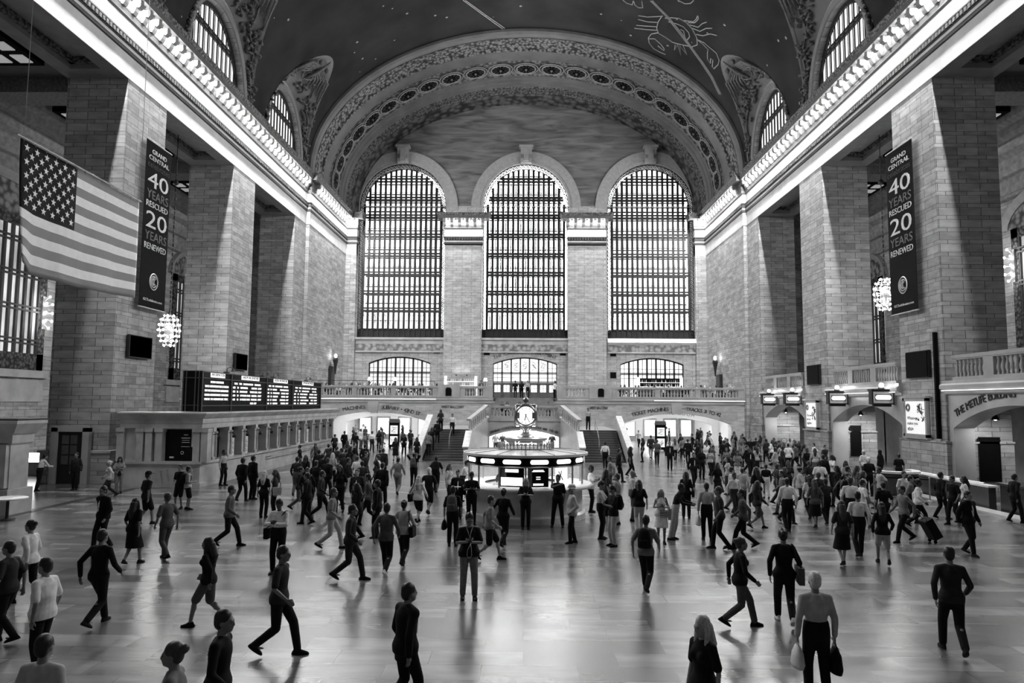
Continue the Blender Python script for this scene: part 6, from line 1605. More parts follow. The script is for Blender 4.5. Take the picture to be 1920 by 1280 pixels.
# uplight glow on the pilaster: two small upward lamps
for px, lab in ((856, 'left'), (876, 'right')):
    t = thing('uplight', 'small uplight above the bar shelves, %s of the two beams on the pilaster' % lab, 'uplight', (X_(px, 80.5), 80.45, 7.1)); q = MB(); q.lathe([(.05, 0), (.09, .15)], (0, 0, 0), 8, caps=False); q.build('can', DARKM, t)
    q = MB(); q.ball((0, 0, .1), .05, 6, 4); q.build('bulb', glow('uplight_bulb', 260), t)
# dark rail above the balustrade, left half
t = thing('terrace_rail', 'thin dark rail behind the left half of the far balustrade', 'rail', (X_(700, 68.6), 68.6, 4.62)); q = MB(); L = X_(822, 68.6)-X_(590, 68.6)
q.box(-L/2, L/2, -.02, .02, 1.5, 1.55)
for k in range(7): q.box(-L/2+L*k/6-.02, -L/2+L*k/6+.02, -.02, .02, 0, 1.5)
q.build('rail', DARKM, t)
# bright ledge under the right window: a strip lamp on the sill
q = MB(); q.box(9.4, 19.1, YE-.55, YE-.5, 11.0, 11.05); o_ = struct('trim_ledge_lamp', q, glow('ledge_lamp_glow', 35))
q = MB(); q.box(9.4, 19.1, YE-.6, YE-.3, 10.97, 11.0); q.build('tray', MOLD, o_)
# statue niches on the two side end walls: dark doorway with a wall lamp
for sg, lab in ((-1, 'dark doorway with a lamp above it on the end wall beside the departure board'), (1, 'dark torch shaped wall lamp on the end wall beside the side arches')):
    t = thing('wall_torch', lab, 'wall lamp', (sg*20.15, 75.6, 4.62))
    q = MB(); q.box(-.12, .12, -.7, .7, 0, 2.6 if sg > 0 else 3.2); q.build('dark_panel', DARKM, t)
    q = MB(); q.lathe([(.06, 2.4), (.18, 3.4), (.3, 3.9), (.2, 4.1)], (-sg*.35, 0, 0), 10); q.build('torch', DARKM, t)
    q = MB(); q.ball((-sg*.35, 0, 4.3), .14, 8, 6, (1, 1, 1.6)); q.build('bulb', glow('torch_glow', 60 if sg > 0 else 14), t)
CROWD = [
(-1.15, 15.61, 8, 'phone_hero', 'k', 'm', 1, 0, 1.80, 'person in black polo and grey chinos with earphones, looking down at a phone, front'),
(-5.89, 17.68, -4, 'white_hero', 'w', 'k', 2, 0, 1.78, 'person in white long-sleeved shirt, head bowed over a phone, bag strap across chest'),
(-7.16, 11.01, -98, 'belly', 'w', 'k', 1, 0, 1.76, 'person with round belly in tight white t-shirt standing in profile, hands down'),
(-4.87, 7.53, 178, 'stand', 'l', 'd', 1, 0, 1.74, 'nearest person at the bottom edge, dark hair and pale shirt seen from behind'),
(1.44, 21.87, -82, 'fedora', 'l', 'k', 1, 3, 1.68, 'person in pale jacket, dark trousers and straw hat standing in profile near the booth'),
(0.06, 24.16, 4, 'w_phone', 'k', 'k', 0, 2, 1.68, 'person with long fair hair in black jumpsuit, hands clasped, leaning at the booth front'),
(1.14, 24.63, -8, 'guard', 'k', 'k', 1, 0, 1.75, 'person in black polo and trousers, one arm bent across chest, before the booth'),
(-13.21, 28.00, -12, 'shorts', 'k', 'k', 1, 0, 1.68, 'youth in black tank top and black shorts facing the hall beside the near ticket window'),
(-12.78, 27.75, 120, 'shorts', 'l', 'k', 1, 0, 1.64, 'youth in pale t-shirt and black shorts turned to a friend near the ticket window'),
(-9.25, 26.03, 172, 'w_stand', 'k', 'k', 0, 2, 1.66, 'person with long blond hair, black top and cropped black trousers seen from behind'),
(-9.03, 26.54, -60, 'w_stand', 'g', 'k', 1, 1, 1.66, 'person with brown hair and grey top beside the blond haired one'),
(-14.72, 35.67, 75, 'stand_long', 'l', 'k', 2, 0, 1.75, 'attendant in pale shirt with dark vest standing at the ticket windows'),
(-11.62, 30.08, 165, 'walk_coat', 'k', 'k', 1, 0, 1.82, 'tall person all in black beside the ticket windows, nearer of two'),
(-11.43, 30.76, 150, 'coat', 'k', 'k', 1, 0, 1.85, 'tall person all in black beside the ticket windows, farther of two'),
(-9.84, 18.47, 170, 'w_dress', 'k', 'k', 1, 0, 1.68, 'person in black knee-length dress with long straight black hair walking away'),
(4.07, 21.93, -2, 'w_phone_dress', 'w', 'w', 1, 2, 1.62, 'person in short white sleeveless dress reading a phone, striped purse at the waist'),
(4.61, 22.55, 70, 'lean', 'k', 'l', 2, 0, 1.75, 'person in black polo and khaki trousers with arms held forward beside the white dress'),
(5.87, 26.72, 165, 'w_stand', 'k', 'k', 0, 0, 1.70, 'person all in black with long dark hair seen from behind, dark bag at the hip'),
(5.59, 22.60, 175, 'stand_long', 's', 'k', 1, 0, 1.74, 'person in pale striped shirt seen from behind, carrying a white bag'),
(8.25, 31.46, 30, 'w_dress', 'k', 'k', 1, 0, 1.68, 'person in black dress walking behind the striped shirt'),
(8.53, 37.04, 10, 'walk_coat', 'k', 'k', 1, 0, 1.74, 'person in dark coat walking toward the camera right of the bright floor streak'),
(9.15, 46.16, 0, 'coat', 'k', 'k', 1, 0, 1.78, 'person in black suit and white shirt walking out of the waiting room passage'),
(2.70, 16.38, 160, 'walk', 'm', 'k', 1, 0, 1.72, 'person in grey shirt and dark trousers with black backpack walking away, right of centre'),
(4.93, 14.12, 170, 'w_walk2', 'k', 'k', 1, 0, 1.84, 'tall person in black tracksuit and white sneakers walking away at right'),
(4.10, 10.52, 178, 'stand_long', 'l', 'k', 1, 3, 1.78, 'elderly person with white hair and pale shirt carrying plastic bags, seen from behind'),
(2.10, 8.76, -60, 'w_stand', 'k', 'k', 0, 2, 1.66, 'person with pale headscarf-like hair and black top at the bottom edge, right of centre'),
(8.56, 24.05, 172, 'walk2_long', 'w', 'k', 1, 0, 1.78, 'person in loose white shirt and black trousers walking away at right'),
(9.80, 24.93, 176, 'w_dress', 'g', 'k', 1, 1, 1.66, 'person in grey top and long black skirt seen from behind, right side'),
(10.71, 32.67, 176, 'stand_long', 'k', 'w', 1, 0, 1.50, 'short person in black top and white trousers seen from behind'),
(6.30, 21.26, -100, 'walk_long', 'g', 'k', 1, 0, 1.76, 'person in dark grey striped top walking left past the white dress'),
(7.78, 24.71, 100, 'w_shorts', 'd', 'g', 1, 1, 1.64, 'person in dark top and grey shorts walking right, bare legs'),
(5.62, 21.22, -95, 'walk2', 'd', 'k', 1, 1, 1.80, 'person in charcoal shirt striding left at right centre'),
(14.12, 34.84, 172, 'coat', 'k', 'k', 1, 0, 1.82, 'person in black suit seen from behind left of the white t-shirt near the poster'),
(15.30, 36.64, -75, 'w_phone', 'w', 'k', 2, 0, 1.68, 'person in white t-shirt with dark curly hair reading a phone near the larger poster'),
(15.76, 33.78, 176, 'cap_man', 'k', 'k', 1, 3, 1.78, 'person all in black with white cap seen from behind left of the rope post'),
(18.44, 40.09, 20, 'stand', 'w', 'd', 1, 3, 1.72, 'person in white shirt and pale cap beside the black clothed one at the ropes'),
(19.64, 40.73, -150, 'hijab', 'k', 'k', 1, 0, 1.68, 'person in black headscarf standing behind the service desk'),
(19.07, 37.63, 175, 'stand', 'k', 'k', 1, 0, 1.70, 'person in black standing inside the service desk'),
(9.15, 20.32, 168, 'walk2_long', 'w', 'k', 1, 0, 1.80, 'person in loose white shirt and black trousers striding toward the service desk'),
(8.24, 19.23, 175, 'w_dress', 'd', 'k', 0, 1, 1.68, 'person in dark grey dress with bare legs walking away at right'),
(9.35, 19.41, 165, 'w_shorts', 'k', 'l', 1, 0, 1.66, 'person in black jacket with big dark hair and white shorts, bare legs'),
(11.54, 22.58, -80, 'walk_long', 'm', 'k', 1, 0, 1.76, 'person in grey shirt pulling a black suitcase to the left'),
(15.02, 25.99, -70, 'walk2', 'k', 'k', 1, 0, 1.72, 'person in black with white bib walking left near the dark counter'),
(15.66, 26.37, -110, 'w_walk', 'w', 'k', 1, 0, 1.68, 'person in white top with dark trousers walking among the group near the dark counter'),
(12.37, 20.76, 20, 'walk_coat', 'k', 'k', 1, 0, 1.80, 'person in long black coat nearest of the group by the dark counter'),
(15.25, 27.18, 100, 'walk_coat', 'k', 'k', 1, 0, 1.74, 'person in black jacket at the left side of the group by the dark counter'),
(17.46, 26.48, 95, 'walk_coat', 'k', 'k', 1, 0, 1.76, 'person in black walking off the right picture edge'),
(7.16, 12.57, 165, 'walk_long', 'd', 'k', 1, 0, 1.82, 'tall person in charcoal shirt and black trousers striding at lower right'),
(4.03, 13.91, 90, 'w_walk2', 'k', 'g', 1, 1, 1.70, 'person in black top with hair in a bun behind the dark coated walker'),
(12.79, 30.16, -100, 'w_walk', 'k', 'k', 1, 0, 1.70, 'person in black with light scarf walking left below the larger poster'),
(12.91, 29.57, 90, 'walk', 'k', 'k', 1, 0, 1.76, 'person in black polo walking right below the larger poster'),
(13.88, 30.86, 85, 'w_dress', 'g', 'k', 1, 1, 1.66, 'person in grey top and black skirt below the larger poster'),
(-0.59, 21.20, 160, 'w_walk2', 'k', 'k', 1, 0, 1.72, 'person in black clothes walking toward the booth, right of the grey shirted one'),
(-0.90, 19.41, 95, 'shorts_walk', 'm', 'k', 0, 1, 1.74, 'person in light grey shirt and dark shorts walking right before the booth'),
(-2.05, 21.28, 176, 'stand', 'k', 'k', 1, 0, 1.72, 'person in black with grey backpack seen from behind, behind the phone reader'),
(-2.34, 26.10, 5, 'coat', 'k', 'k', 1, 0, 1.74, 'person in black suit and white shirt reading papers beside the booth'),
(-1.78, 24.99, 10, 'phone', 'k', 'k', 2, 0, 1.78, 'person in black v-neck leaning on the booth counter, hand at chin'),
(-2.58, 30.71, 85, 'lean', 'w', 'k', 1, 0, 1.76, 'person in white shirt bending to the booth counter from its left side'),
(-3.02, 29.72, 60, 'w_stand', 'l', 'k', 1, 1, 1.66, 'person in pale top waiting at the left side of the booth'),
(2.55, 28.05, 80, 'phone', 'w', 'k', 2, 0, 1.78, 'person in white t-shirt facing right beside the booth, dark trousers'),
(2.36, 22.60, 75, 'phone_long', 'l', 'k', 1, 0, 1.76, 'person in pale long-sleeved shirt bent over a phone right of the booth'),
(2.60, 21.45, -70, 'phone', 'k', 'l', 1, 0, 1.76, 'person in black t-shirt and khaki trousers with backpack facing left, right of the booth'),
(3.21, 25.29, -110, 'stand', 'm', 'l', 1, 1, 1.74, 'person in grey t-shirt behind the one with the backpack, right of the booth'),
(3.06, 27.30, 100, 'w_stand', 'd', 'k', 1, 0, 1.70, 'person in charcoal with black hair between the two shirts right of the booth'),
(3.84, 26.12, 85, 'bald', 'l', 'g', 1, 0, 1.78, 'bald person in pale long-sleeved shirt standing in profile right of the booth'),
(3.72, 23.78, 178, 'w_walk', 'k', 'l', 1, 0, 1.70, 'person with dark hair, black top and light trousers walking away right of the bald one'),
(5.19, 46.90, 175, 'walk2_long', 'w', 'k', 1, 0, 1.74, 'person in white shirt starting up the right stair flight'),
(5.02, 38.99, 90, 'walk_coat', 'k', 'k', 1, 0, 1.78, 'person in black coat passing the foot of the right stairs, nearer one'),
(6.06, 41.89, 100, 'w_walk', 'k', 'k', 1, 0, 1.72, 'person in black passing the foot of the right stairs, farther one'),
(4.04, 34.29, -90, 'walk_long', 'm', 'g', 1, 1, 1.74, "person in grey striding left past the booth's right side"),
(8.45, 52.31, -100, 'w_stand', 'k', 'k', 1, 0, 1.72, 'person in black at the left jamb of the waiting room passage'),
(9.59, 55.43, 178, 'walk_coat', 'd', 'l', 1, 0, 1.80, 'person in dark jacket and pale trousers walking into the waiting room passage'),
(9.07, 50.12, 170, 'walk2', 'g', 'd', 1, 1, 1.74, 'person in grey leaning right behind the black suit at the passage'),
(11.01, 53.54, 175, 'w_walk', 'l', 'k', 1, 1, 1.66, 'person in pale top walking into the passage right of the advertising stand'),
(12.02, 55.69, 178, 'w_walk2', 'm', 'k', 1, 0, 1.70, 'person in grey top with bun before the passage right of the stand'),
(11.32, 50.78, 170, 'walk_coat', 'k', 'k', 1, 0, 1.76, 'person in black jacket with bag at the right part of the passage'),
(9.83, 40.75, 10, 'w_stand', 'k', 'k', 1, 0, 1.72, 'person in black with pale neck scarf in the crowd right of the passage'),
(10.62, 41.98, 20, 'w_walk', 'l', 'k', 1, 1, 1.68, 'person in pale coat in the crowd right of the passage'),
(11.84, 43.01, -10, 'w_stand', 'm', 'k', 1, 0, 1.62, 'person in grey vest with long hair standing before the far wall corner'),
(11.44, 39.51, 0, 'w_phone', 'm', 'w', 1, 0, 1.68, 'person in grey jumper and wide white skirt-like trousers near the far corner'),
(14.79, 53.94, 0, 'stand', 'g', 'k', 1, 0, 1.72, 'person in grey at the right jamb of the passage'),
(17.23, 60.28, 5, 'stand', 'k', 'k', 1, 0, 1.80, 'tall person in black before the small dark door in the far corner'),
(-5.52, 28.51, 172, 'walk_coat', 'k', 'k', 1, 0, 1.80, 'person in black jacket with white shirt tail walking away, left of centre'),
(-5.62, 32.61, 175, 'w_walk2', 'm', 'm', 1, 0, 1.74, 'person in pale grey walking away along the bright floor streak'),
(-5.31, 35.28, 176, 'hands_up', 'k', 'k', 1, 0, 1.72, 'person with both hands behind the head and a backpack, seen from behind'),
(-4.02, 33.50, 178, 'walk', 'k', 'k', 1, 0, 1.74, 'person in black with a large black backpack walking toward the left stairs'),
(-3.63, 25.21, 165, 'w_shorts', 'w', 'k', 0, 2, 1.68, 'person with fair hair, long white blouse and black shorts walking away'),
(-3.52, 27.14, 170, 'shorts_walk', 'k', 'k', 1, 3, 1.78, 'person in black shirt and dark shorts with grey hair walking beside the white blouse'),
(-3.29, 17.64, 175, 'walk_long', 'g', 'k', 1, 0, 1.76, 'person in grey shirt and black trousers walking away, white shoes, left of centre'),
(-3.05, 18.68, 172, 'w_walk2', 'l', 'k', 1, 0, 1.70, 'person in pale top with dark bag walking beside the grey shirt'),
(-9.05, 41.48, 178, 'walk_coat', 'k', 'k', 1, 0, 1.78, 'person in black jacket walking away near the end of the ticket office'),
(-7.28, 37.72, 175, 'walk_coat', 'd', 'k', 1, 1, 1.78, 'person in charcoal jacket walking away right of the black jacket'),
(-11.56, 47.64, 175, 'w_stand', 'g', 'k', 1, 0, 1.62, 'person in grey top and black trousers walking toward the left passage'),
(-14.42, 55.47, 178, 'walk2', 'd', 'k', 1, 0, 1.70, 'person in dark grey nearest the end of the ticket office in the left passage'),
(-14.57, 59.03, 178, 'walk_coat', 'k', 'k', 1, 0, 1.80, 'tall person in black walking into the left passage'),
(-13.26, 57.34, 176, 'stand', 'k', 'k', 1, 0, 1.78, 'person in black t-shirt standing alone in the bright left passage'),
(-12.74, 58.62, 170, 'w_stand', 'g', 'd', 1, 1, 1.70, 'person with grey backpack in the left passage'),
(-12.64, 60.56, 175, 'walk2_long', 'w', 'd', 1, 1, 1.76, 'person in white shirt in the left passage'),
(-12.62, 63.34, 175, 'w_stand', 'k', 'k', 1, 0, 1.72, 'person in long black coat left of the advertising stand'),
(-8.98, 50.96, 178, 'w_dress', 'k', 'k', 1, 0, 1.70, 'person in wide black dress in front of the advertising stand'),
(-9.32, 56.62, 175, 'w_walk', 'k', 'k', 1, 0, 1.74, 'person in black coat right of the advertising stand, long dark hair'),
(-9.89, 63.69, 170, 'stand', 'd', 'k', 1, 0, 1.72, 'person in charcoal by the shelves at the right end of the left passage'),
(-7.44, 50.66, 172, 'w_stand', 'k', 'k', 1, 0, 1.72, "person in black in front of the left stair's outer wall"),
(-7.15, 25.80, 95, 'walk_long', 'd', 'k', 1, 0, 1.76, 'person in charcoal striding right in the left crowd, nearest row'),
(-5.40, 20.65, 95, 'walk', 'm', 'l', 1, 1, 1.76, 'person in mid grey shirt and light trousers striding right in the left crowd'),
(-4.02, 17.09, 90, 'walk_long', 'd', 'd', 1, 0, 1.80, 'person in charcoal with one foot forward, lower left of the phone reader'),
(-5.04, 22.19, -95, 'w_walk', 'k', 'k', 1, 0, 1.70, 'person in black with long hair in the left crowd beside the light trousers'),
(-7.28, 24.67, -90, 'walk_coat', 'k', 'k', 1, 0, 1.76, 'person in black coat striding left right of the white shirt reader'),
(-8.55, 27.88, 95, 'w_walk2', 'k', 'g', 1, 0, 1.70, 'person in black with bun behind the white shirt reader'),
(-8.50, 29.81, 170, 'walk2', 'k', 'k', 1, 0, 1.76, 'person in black polo walking away in the left crowd, middle row'),
(-8.34, 30.98, 165, 'walk_coat', 'k', 'k', 1, 1, 1.78, 'person in black jacket in the left crowd, middle row right'),
(-7.36, 29.12, -90, 'w_walk', 'g', 'k', 1, 0, 1.68, 'person in dark grey top with long hair in the left crowd'),
(-7.75, 32.08, 100, 'walk_long', 'k', 'l', 1, 0, 1.74, 'person in black top and pale trousers in the left crowd'),
(-9.96, 33.25, 170, 'w_walk', 'k', 'k', 1, 0, 1.72, 'person in black behind the crowd near the ticket windows'),
(-10.14, 36.03, 178, 'walk_coat', 'k', 'k', 1, 0, 1.80, 'tall person in black behind the crowd near the ticket windows'),
(-9.29, 35.41, 178, 'w_stand', 'l', 'k', 1, 2, 1.66, 'person with pale top and fair hair behind the left crowd'),
(-9.43, 37.80, -90, 'walk2', 'k', 'k', 1, 0, 1.76, 'person in black crossing behind the left crowd'),
(-5.24, 24.79, -85, 'walk_long', 'g', 'k', 1, 0, 1.76, 'person in grey walking left under the crowd edge'),
(-4.47, 22.40, -95, 'coat', 'k', 'k', 1, 0, 1.76, 'person in black coat standing left of the grey shirt walker'),
(-8.38, 20.85, 100, 'walk_long', 'p', 'k', 1, 0, 1.78, 'person in plaid shirt and black trousers striding right, left of the white shirt reader'),
(-5.79, 13.58, -90, 'w_shorts', 'k', 'g', 1, 0, 1.66, 'person in black top walking left of the plaid shirt'),
(-12.59, 24.35, 150, 'cap_walk', 'd', 'k', 1, 0, 1.78, 'person in cap, charcoal shirt and black shorts near the ticket office corner'),
(-11.61, 20.18, -20, 'walk_coat', 'k', 'k', 1, 0, 1.78, 'person in open black jacket walking toward the camera at left'),
(-18.05, 32.45, 25, 'w_phone', 'm', 'm', 1, 0, 1.62, 'person with long dark hair and round bag leaning at the near left pier'),
(-17.57, 30.84, -60, 'w_walk2', 'l', 'd', 1, 2, 1.62, 'person in pale patterned top before the near left pier'),
(-7.79, 13.50, 170, 'walk_long', 'k', 'k', 1, 0, 1.80, 'person in black jacket and black trousers walking away at lower left'),
(-10.06, 14.96, -95, 'w_walk2', 'w', 'k', 1, 0, 1.72, 'person with dark hair and loose white shirt striding left at the left edge'),
(-8.79, 12.56, -90, 'walk2', 'd', 'k', 1, 0, 1.72, 'person in charcoal cut off by the left picture edge'),
(-21.98, 32.95, 150, 'lean', 'w', 'k', 1, 0, 1.70, 'person in white shirt leaning on the stone pier beside the lit counter'),
(-3.46, 8.47, 92, 'walk_long', 'k', 'k', 1, 0, 1.80, 'person in black striding right at the lower left, nearer of two'),
(-3.98, 12.08, 88, 'walk', 'd', 'k', 1, 0, 1.82, 'person in charcoal shirt and black trousers striding right, shoe forward, lower left'),
(-3.52, 7.58, -80, 'w_walk2', 'm', 'k', 1, 1, 1.72, 'person in grey top with bun at the bottom left of centre'),
(-1.54, 9.79, 130, 'walk_coat', 'k', 'k', 1, 0, 1.76, 'person in black coat striding across the lower centre left'),
(-9.31, 19.12, -120, 'walk2', 'g', 'g', 1, 1, 1.74, 'person in grey walking behind the black dress'),
(-20.64, 33.46, 5, 'stand_long', 'd', 'k', 1, 0, 1.72, 'person in dark clothes standing before the pier door'),
]
BY = {}
used_xy = []
for (x, y, rz, kind, top, low, skin, hair, h, lab) in CROWD:
    shoe = 'w' if 'white sneakers' in lab or 'white shoes' in lab else 'k'
    hat = 'w' if ('straw' in lab or 'white cap' in lab) else 'k'
    g = 'people standing about the booth' if 'booth' in lab else 'people in the hall'
    pr = person(x, y, rz, kind, top, low, skin, hair, lab, g, 0, h, shoe, hat); BY[lab] = pr; used_xy.append((x, y))
def find(k): return next(v for l, v in BY.items() if k in l)
# ---- carried things
def phone_in(pr, label):
    J = pr[1]; c = (J['wl']+J['wr'])/2+Vector((0, -.045, .045)); q = MB(); q.box(-.035, .035, -.006, .006, -.065, .065)
    s = MB(); s.box(-.031, .031, .006, .008, -.06, .06)
    t = at_person(pr, 'phone', label, 'phone', [('body', q, CL['k'], False), ('screen', s, glow('phone_screen', .8), False)], c)
    t.rotation_euler = (-1.0, 0, pr[0].rotation_euler.z); return t
hero = find('earphones'); phone_in(hero, 'phone held by the person in black polo with earphones')
phone_in(find('head bowed'), 'phone held by the person in white long-sleeved shirt'); phone_in(find('striped purse'), 'phone held by the person in the short white dress')
phone_in(find('bent over a phone right'), 'phone held by the person in pale shirt right of the booth'); phone_in(find('dark curly hair'), 'phone held by the person in white t-shirt near the larger poster')
J = hero[1]; hc = J['hc']; w_ = (J['wl']+J['wr'])/2; q = MB()
for sg in (-1, 1): q.tube([hc+Vector((sg*.08, -.01, -.01)), hc+Vector((sg*.07, -.07, -.14)), J['N']+Vector((sg*.03, -.13, -.08)), J['N']+Vector((.01, -.16, -.2))], .0045, 4)
q.tube([J['N']+Vector((.01, -.16, -.2)), w_+Vector((.02, -.02, .05))], .0045, 4); q.tube([w_+Vector((.02, -.04, -.03)), w_+Vector((-.04, -.0, -.16)), w_+Vector((-.05, .02, -.28)), w_+Vector((.0, .02, -.33)), w_+Vector((.05, .02, -.28)), w_+Vector((.04, 0, -.14)), w_+Vector((.02, -.03, -.02))], .0045, 4)
at_person(hero, 'earphones', 'white earphone cord hanging down the black polo of the phone reader', 'earphones', [('cord', q, CL['w'], True)], (0, 0, 0))
q = MB()
for sg in (-1, 1): q.tube([hc+Vector((sg*.034+.026*math.cos(a*PI/5), -.112, -.045+.02*math.sin(a*PI/5))) for a in range(10)], .004, 4, closed=True)
q.tube([hc+Vector((-.01, -.118, -.04)), hc+Vector((.01, -.118, -.04))], .004, 4)
at_person(hero, 'glasses', 'dark rimmed glasses worn by the person in black polo', 'glasses', [('frame', q, CL['k'], True)], (0, 0, 0))
shoulderbag(find('head bowed'), 'black messenger bag at the side of the person in white long-sleeved shirt', -1, 'k', .19, .13, cross=True)
backpack(find('pale t-shirt and black shorts'), 'black backpack of the youth in pale t-shirt near the ticket window', 'k', .9)
shoulderbag(find('brown hair and grey top'), 'white shoulder bag of the brown haired person beside the blond one', 1, 'l', .15, .15)
backpack(find('with black backpack walking away'), 'black backpack on the walker in grey shirt right of centre')
handbag(find('elderly'), 'white plastic bag held by the elderly person at lower right', 1, 'w', .15, .17); handbag(find('elderly'), 'dark bag held by the elderly person at lower right', -1, 'k', .16, .2, name='tote_bag')
shoulderbag(find('striped purse'), 'pale tote bag at the side of the person in the white dress', 1, 'l', .15, .18, name='tote_bag')
pr = find('striped purse'); J = pr[1]; q = MB(); ST = MB()
q.box(-.12, .12, -.035, .035, -.11, .11)
for k in range(4): ST.box(-.122, .122, -.037, -.034, -.095+.055*k, -.07+.055*k)
at_person(pr, 'striped_purse', 'black and white striped purse at the waist of the person in the white dress', 'purse', [('body', q, CL['k'], False), ('stripes', ST, CL['w'], False)], (.06, -.26, J['P'].z+.02))
shoulderbag(find('dark bag at the hip'), 'black shoulder bag of the long haired person all in black', -1, 'k')
handbag(find('carrying a white bag'), 'white cloth bag carried by the person in pale striped shirt', 1, 'w', .16, .18, name='tote_bag')
shoulderbag(find('tracksuit'), 'grey shoulder bag of the tall person in black tracksuit', -1, 'g', .2, .15)
backpack(find('grey backpack seen from behind'), 'grey teardrop backpack behind the phone reader', 'g', 1.05)
pr = find('grey backpack seen from behind'); handbag(pr, 'square black tote bag left of the grey backpack', 1, 'k', .2, .16, name='tote_bag', soft=False)
backpack(find('khaki trousers with backpack'), 'black backpack of the person in khaki trousers right of the booth')
backpack(find('both hands behind'), 'grey patterned backpack of the person with hands behind the head', 'g')
backpack(find('large black backpack'), 'large black backpack of the person walking toward the left stairs', 'k', 1.2)
shoulderbag(find('long white blouse'), 'dark bag swinging beside the long white blouse', 1, 'k', .17, .14)
shoulderbag(find('with dark bag walking beside'), 'black shoulder bag of the pale topped walker left of centre', -1, 'k', .17, .14)
handbag(find('round bag'), 'round black bag held by the person leaning at the near left pier', 1, 'k', .13, .13, name='round_bag')
backpack(find('person with grey backpack in'), 'grey backpack in the bright left passage', 'm')
shoulderbag(find('with bag at the right part'), 'dark shoulder bag at the right part of the waiting room passage', -1, 'k')
# booklet, suitcase, papers
pr = find('reading papers'); J = pr[1]; q = MB(); q.box(-.11, .11, -.08, .08, -.004, .004); at_person(pr, 'papers', 'white papers held by the person in black suit beside the booth', 'papers', [('sheets', q, CL['w'], False)], (0, -.32, J['P'].z+.22))
pr = find('suitcase'); t = thing('suitcase', 'black wheeled suitcase tilted behind the person in grey shirt at right', 'suitcase', (pr[0].location.x+.75, pr[0].location.y-.05, 0))
q = MB(); q.obox((0, 0, .42), (math.cos(.5), 0, math.sin(.5)), (0, 1, 0), (-math.sin(.5), 0, math.cos(.5)), .13, .21, .31); q.build('case', CL['k'], t)
q = MB(); q.tube([(-.15, -.1, .68), (-.42, -.1, 1.0), (-.42, .1, 1.0), (-.15, .1, .68)], .012, 5); q.build('handle', BF, t)
for s in (-1, 1): q = MB(); q.tube([(.05, s*.16-.02, .05), (.05, s*.16+.02, .05)], .05, 10); q.build('wheel', BLACK, t)
# ---- people higher up: stairs, landing, balcony
def up_(px, Y, z, rz, kind, top, low, lab, h=1.72, skin=1, hair=0, g='people on the stairs and landing'):
    return person(X_(px, Y), Y, rz, kind, top, low, skin, hair, lab, g, z, h)
zs = lambda Y: min(2.06, max(0, (math.floor((Y-51.8)/.4)+1)*2.06/13))
for (px, Y, rz, kd, tp, lw_, lab) in ((850, 55.7, 0, 'walk2_long', 'w', 'k', 'person in white shirt and dark trousers coming down the left stair flight'), (1103, 57.6, 5, 'stand_long', 'l', 'k', 'person in pale shirt with dark straps standing at the top of the right stair flight'),
     (822, 54.2, 178, 'walk_coat', 'k', 'k', 'person in black coat climbing the left stairs beside the outer wall'), (812, 53.0, 175, 'w_walk', 'k', 'k', 'person with long hair climbing low on the left stairs, all in black'),
     (806, 52.3, 178, 'stand', 'm', 'k', 'person in grey t-shirt on the lowest steps of the left stairs'), (828, 56.4, 175, 'w_walk', 'd', 'k', 'person in charcoal near the top of the left stairs')):
    z = zs(Y)+.002; up_(px, Y, z, rz, kd, tp, lw_, lab)
for (px, Y, rz, kd, tp, lw_, lab) in ((903, 71.5, 20, 'coat', 'g', 'k', 'person in grey leaning before the leftmost bronze door'), (967, 71.0, 175, 'stand', 'k', 'd', 'person in black shirt seen from behind above the clock, left one'), (979, 71.4, 170, 'w_stand', 'k', 'k', 'person in black with long hair above the clock, middle one'),
     (990, 71.0, 10, 'stand_long', 'l', 'k', 'person in pale shirt facing the hall right above the clock'), (1041, 70.5, -60, 'w_stand', 'w', 'k', 'person in white top leaning at the right stair post above the clock')):
    up_(px, Y, 4.62, rz, kd, tp, lw_, lab)
for (px, Y, tp, kd, lab) in ((943, 63.6, 'k', 'sit', 'person in black sitting on the landing steps, leftmost'), (952, 63.8, 'w', 'w_sit', 'person in white top sitting on the landing steps beside the black clothed one'), (975, 63.6, 'l', 'w_sit', 'person in pale top sitting on the landing steps just left of the clock tip'), (1029, 63.7, 'm', 'sit', 'person in grey crouching on the landing steps at the right')):
    up_(px, Y, 2.96, 0, kd, tp, 'k', lab)
# ramp arch
for (px, Y, tp, lab) in ((1036, 59.8, 'k', 'person in dark uniform standing in the low arch behind the booth, right side'), (931, 60.2, 'g', 'person in grey inside the low arch behind the booth, leftmost'), (944, 59.4, 'd', 'person in charcoal inside the low arch behind the booth, second from left')):
    up_(px, Y, 0, 0, 'walk2', tp, 'k', lab, 1.74)
# diners seated along the balcony
rr = random.Random(77)
dl = [(603, 'l', 0), (612, 'k', 1), (636, 'w', 0), (660, 'k', 1), (668, 'l', 0), (684, 'k', 1), (704, 'w', 1), (712, 'k', 0), (731, 'w', 0), (738, 'k', 1), (752, 'k', 0), (758, 'l', 1), (775, 'd', 0), (787, 'k', 1), (793, 'w', 0), (812, 'k', 0), (820, 'd', 1),
      (1164, 'k', 0), (1171, 'd', 1), (1191, 'w', 0), (1197, 'k', 1), (1216, 'd', 0), (1226, 'w', 1), (1245, 'w', 0), (1253, 'k', 1), (1277, 'k', 0), (1286, 'd', 1), (1313, 'w', 0), (1320, 'l', 1), (1341, 'w', 0), (1348, 'k', 1), (1361, 'w', 0), (1368, 'k', 0)]
CH_ = MB(); CH_.box(-.2, .2, -.2, .2, .42, .46); CH_.box(-.2, .2, .17, .2, .46, .9); cseat = CH_.mesh('seat', TBL); CLG = MB(); CLG.box(-.02, .02, -.02, .02, 0, .42); cleg = CLG.mesh('leg', TBL)
names = {'w': 'white', 'l': 'pale', 'k': 'black', 'd': 'charcoal'}
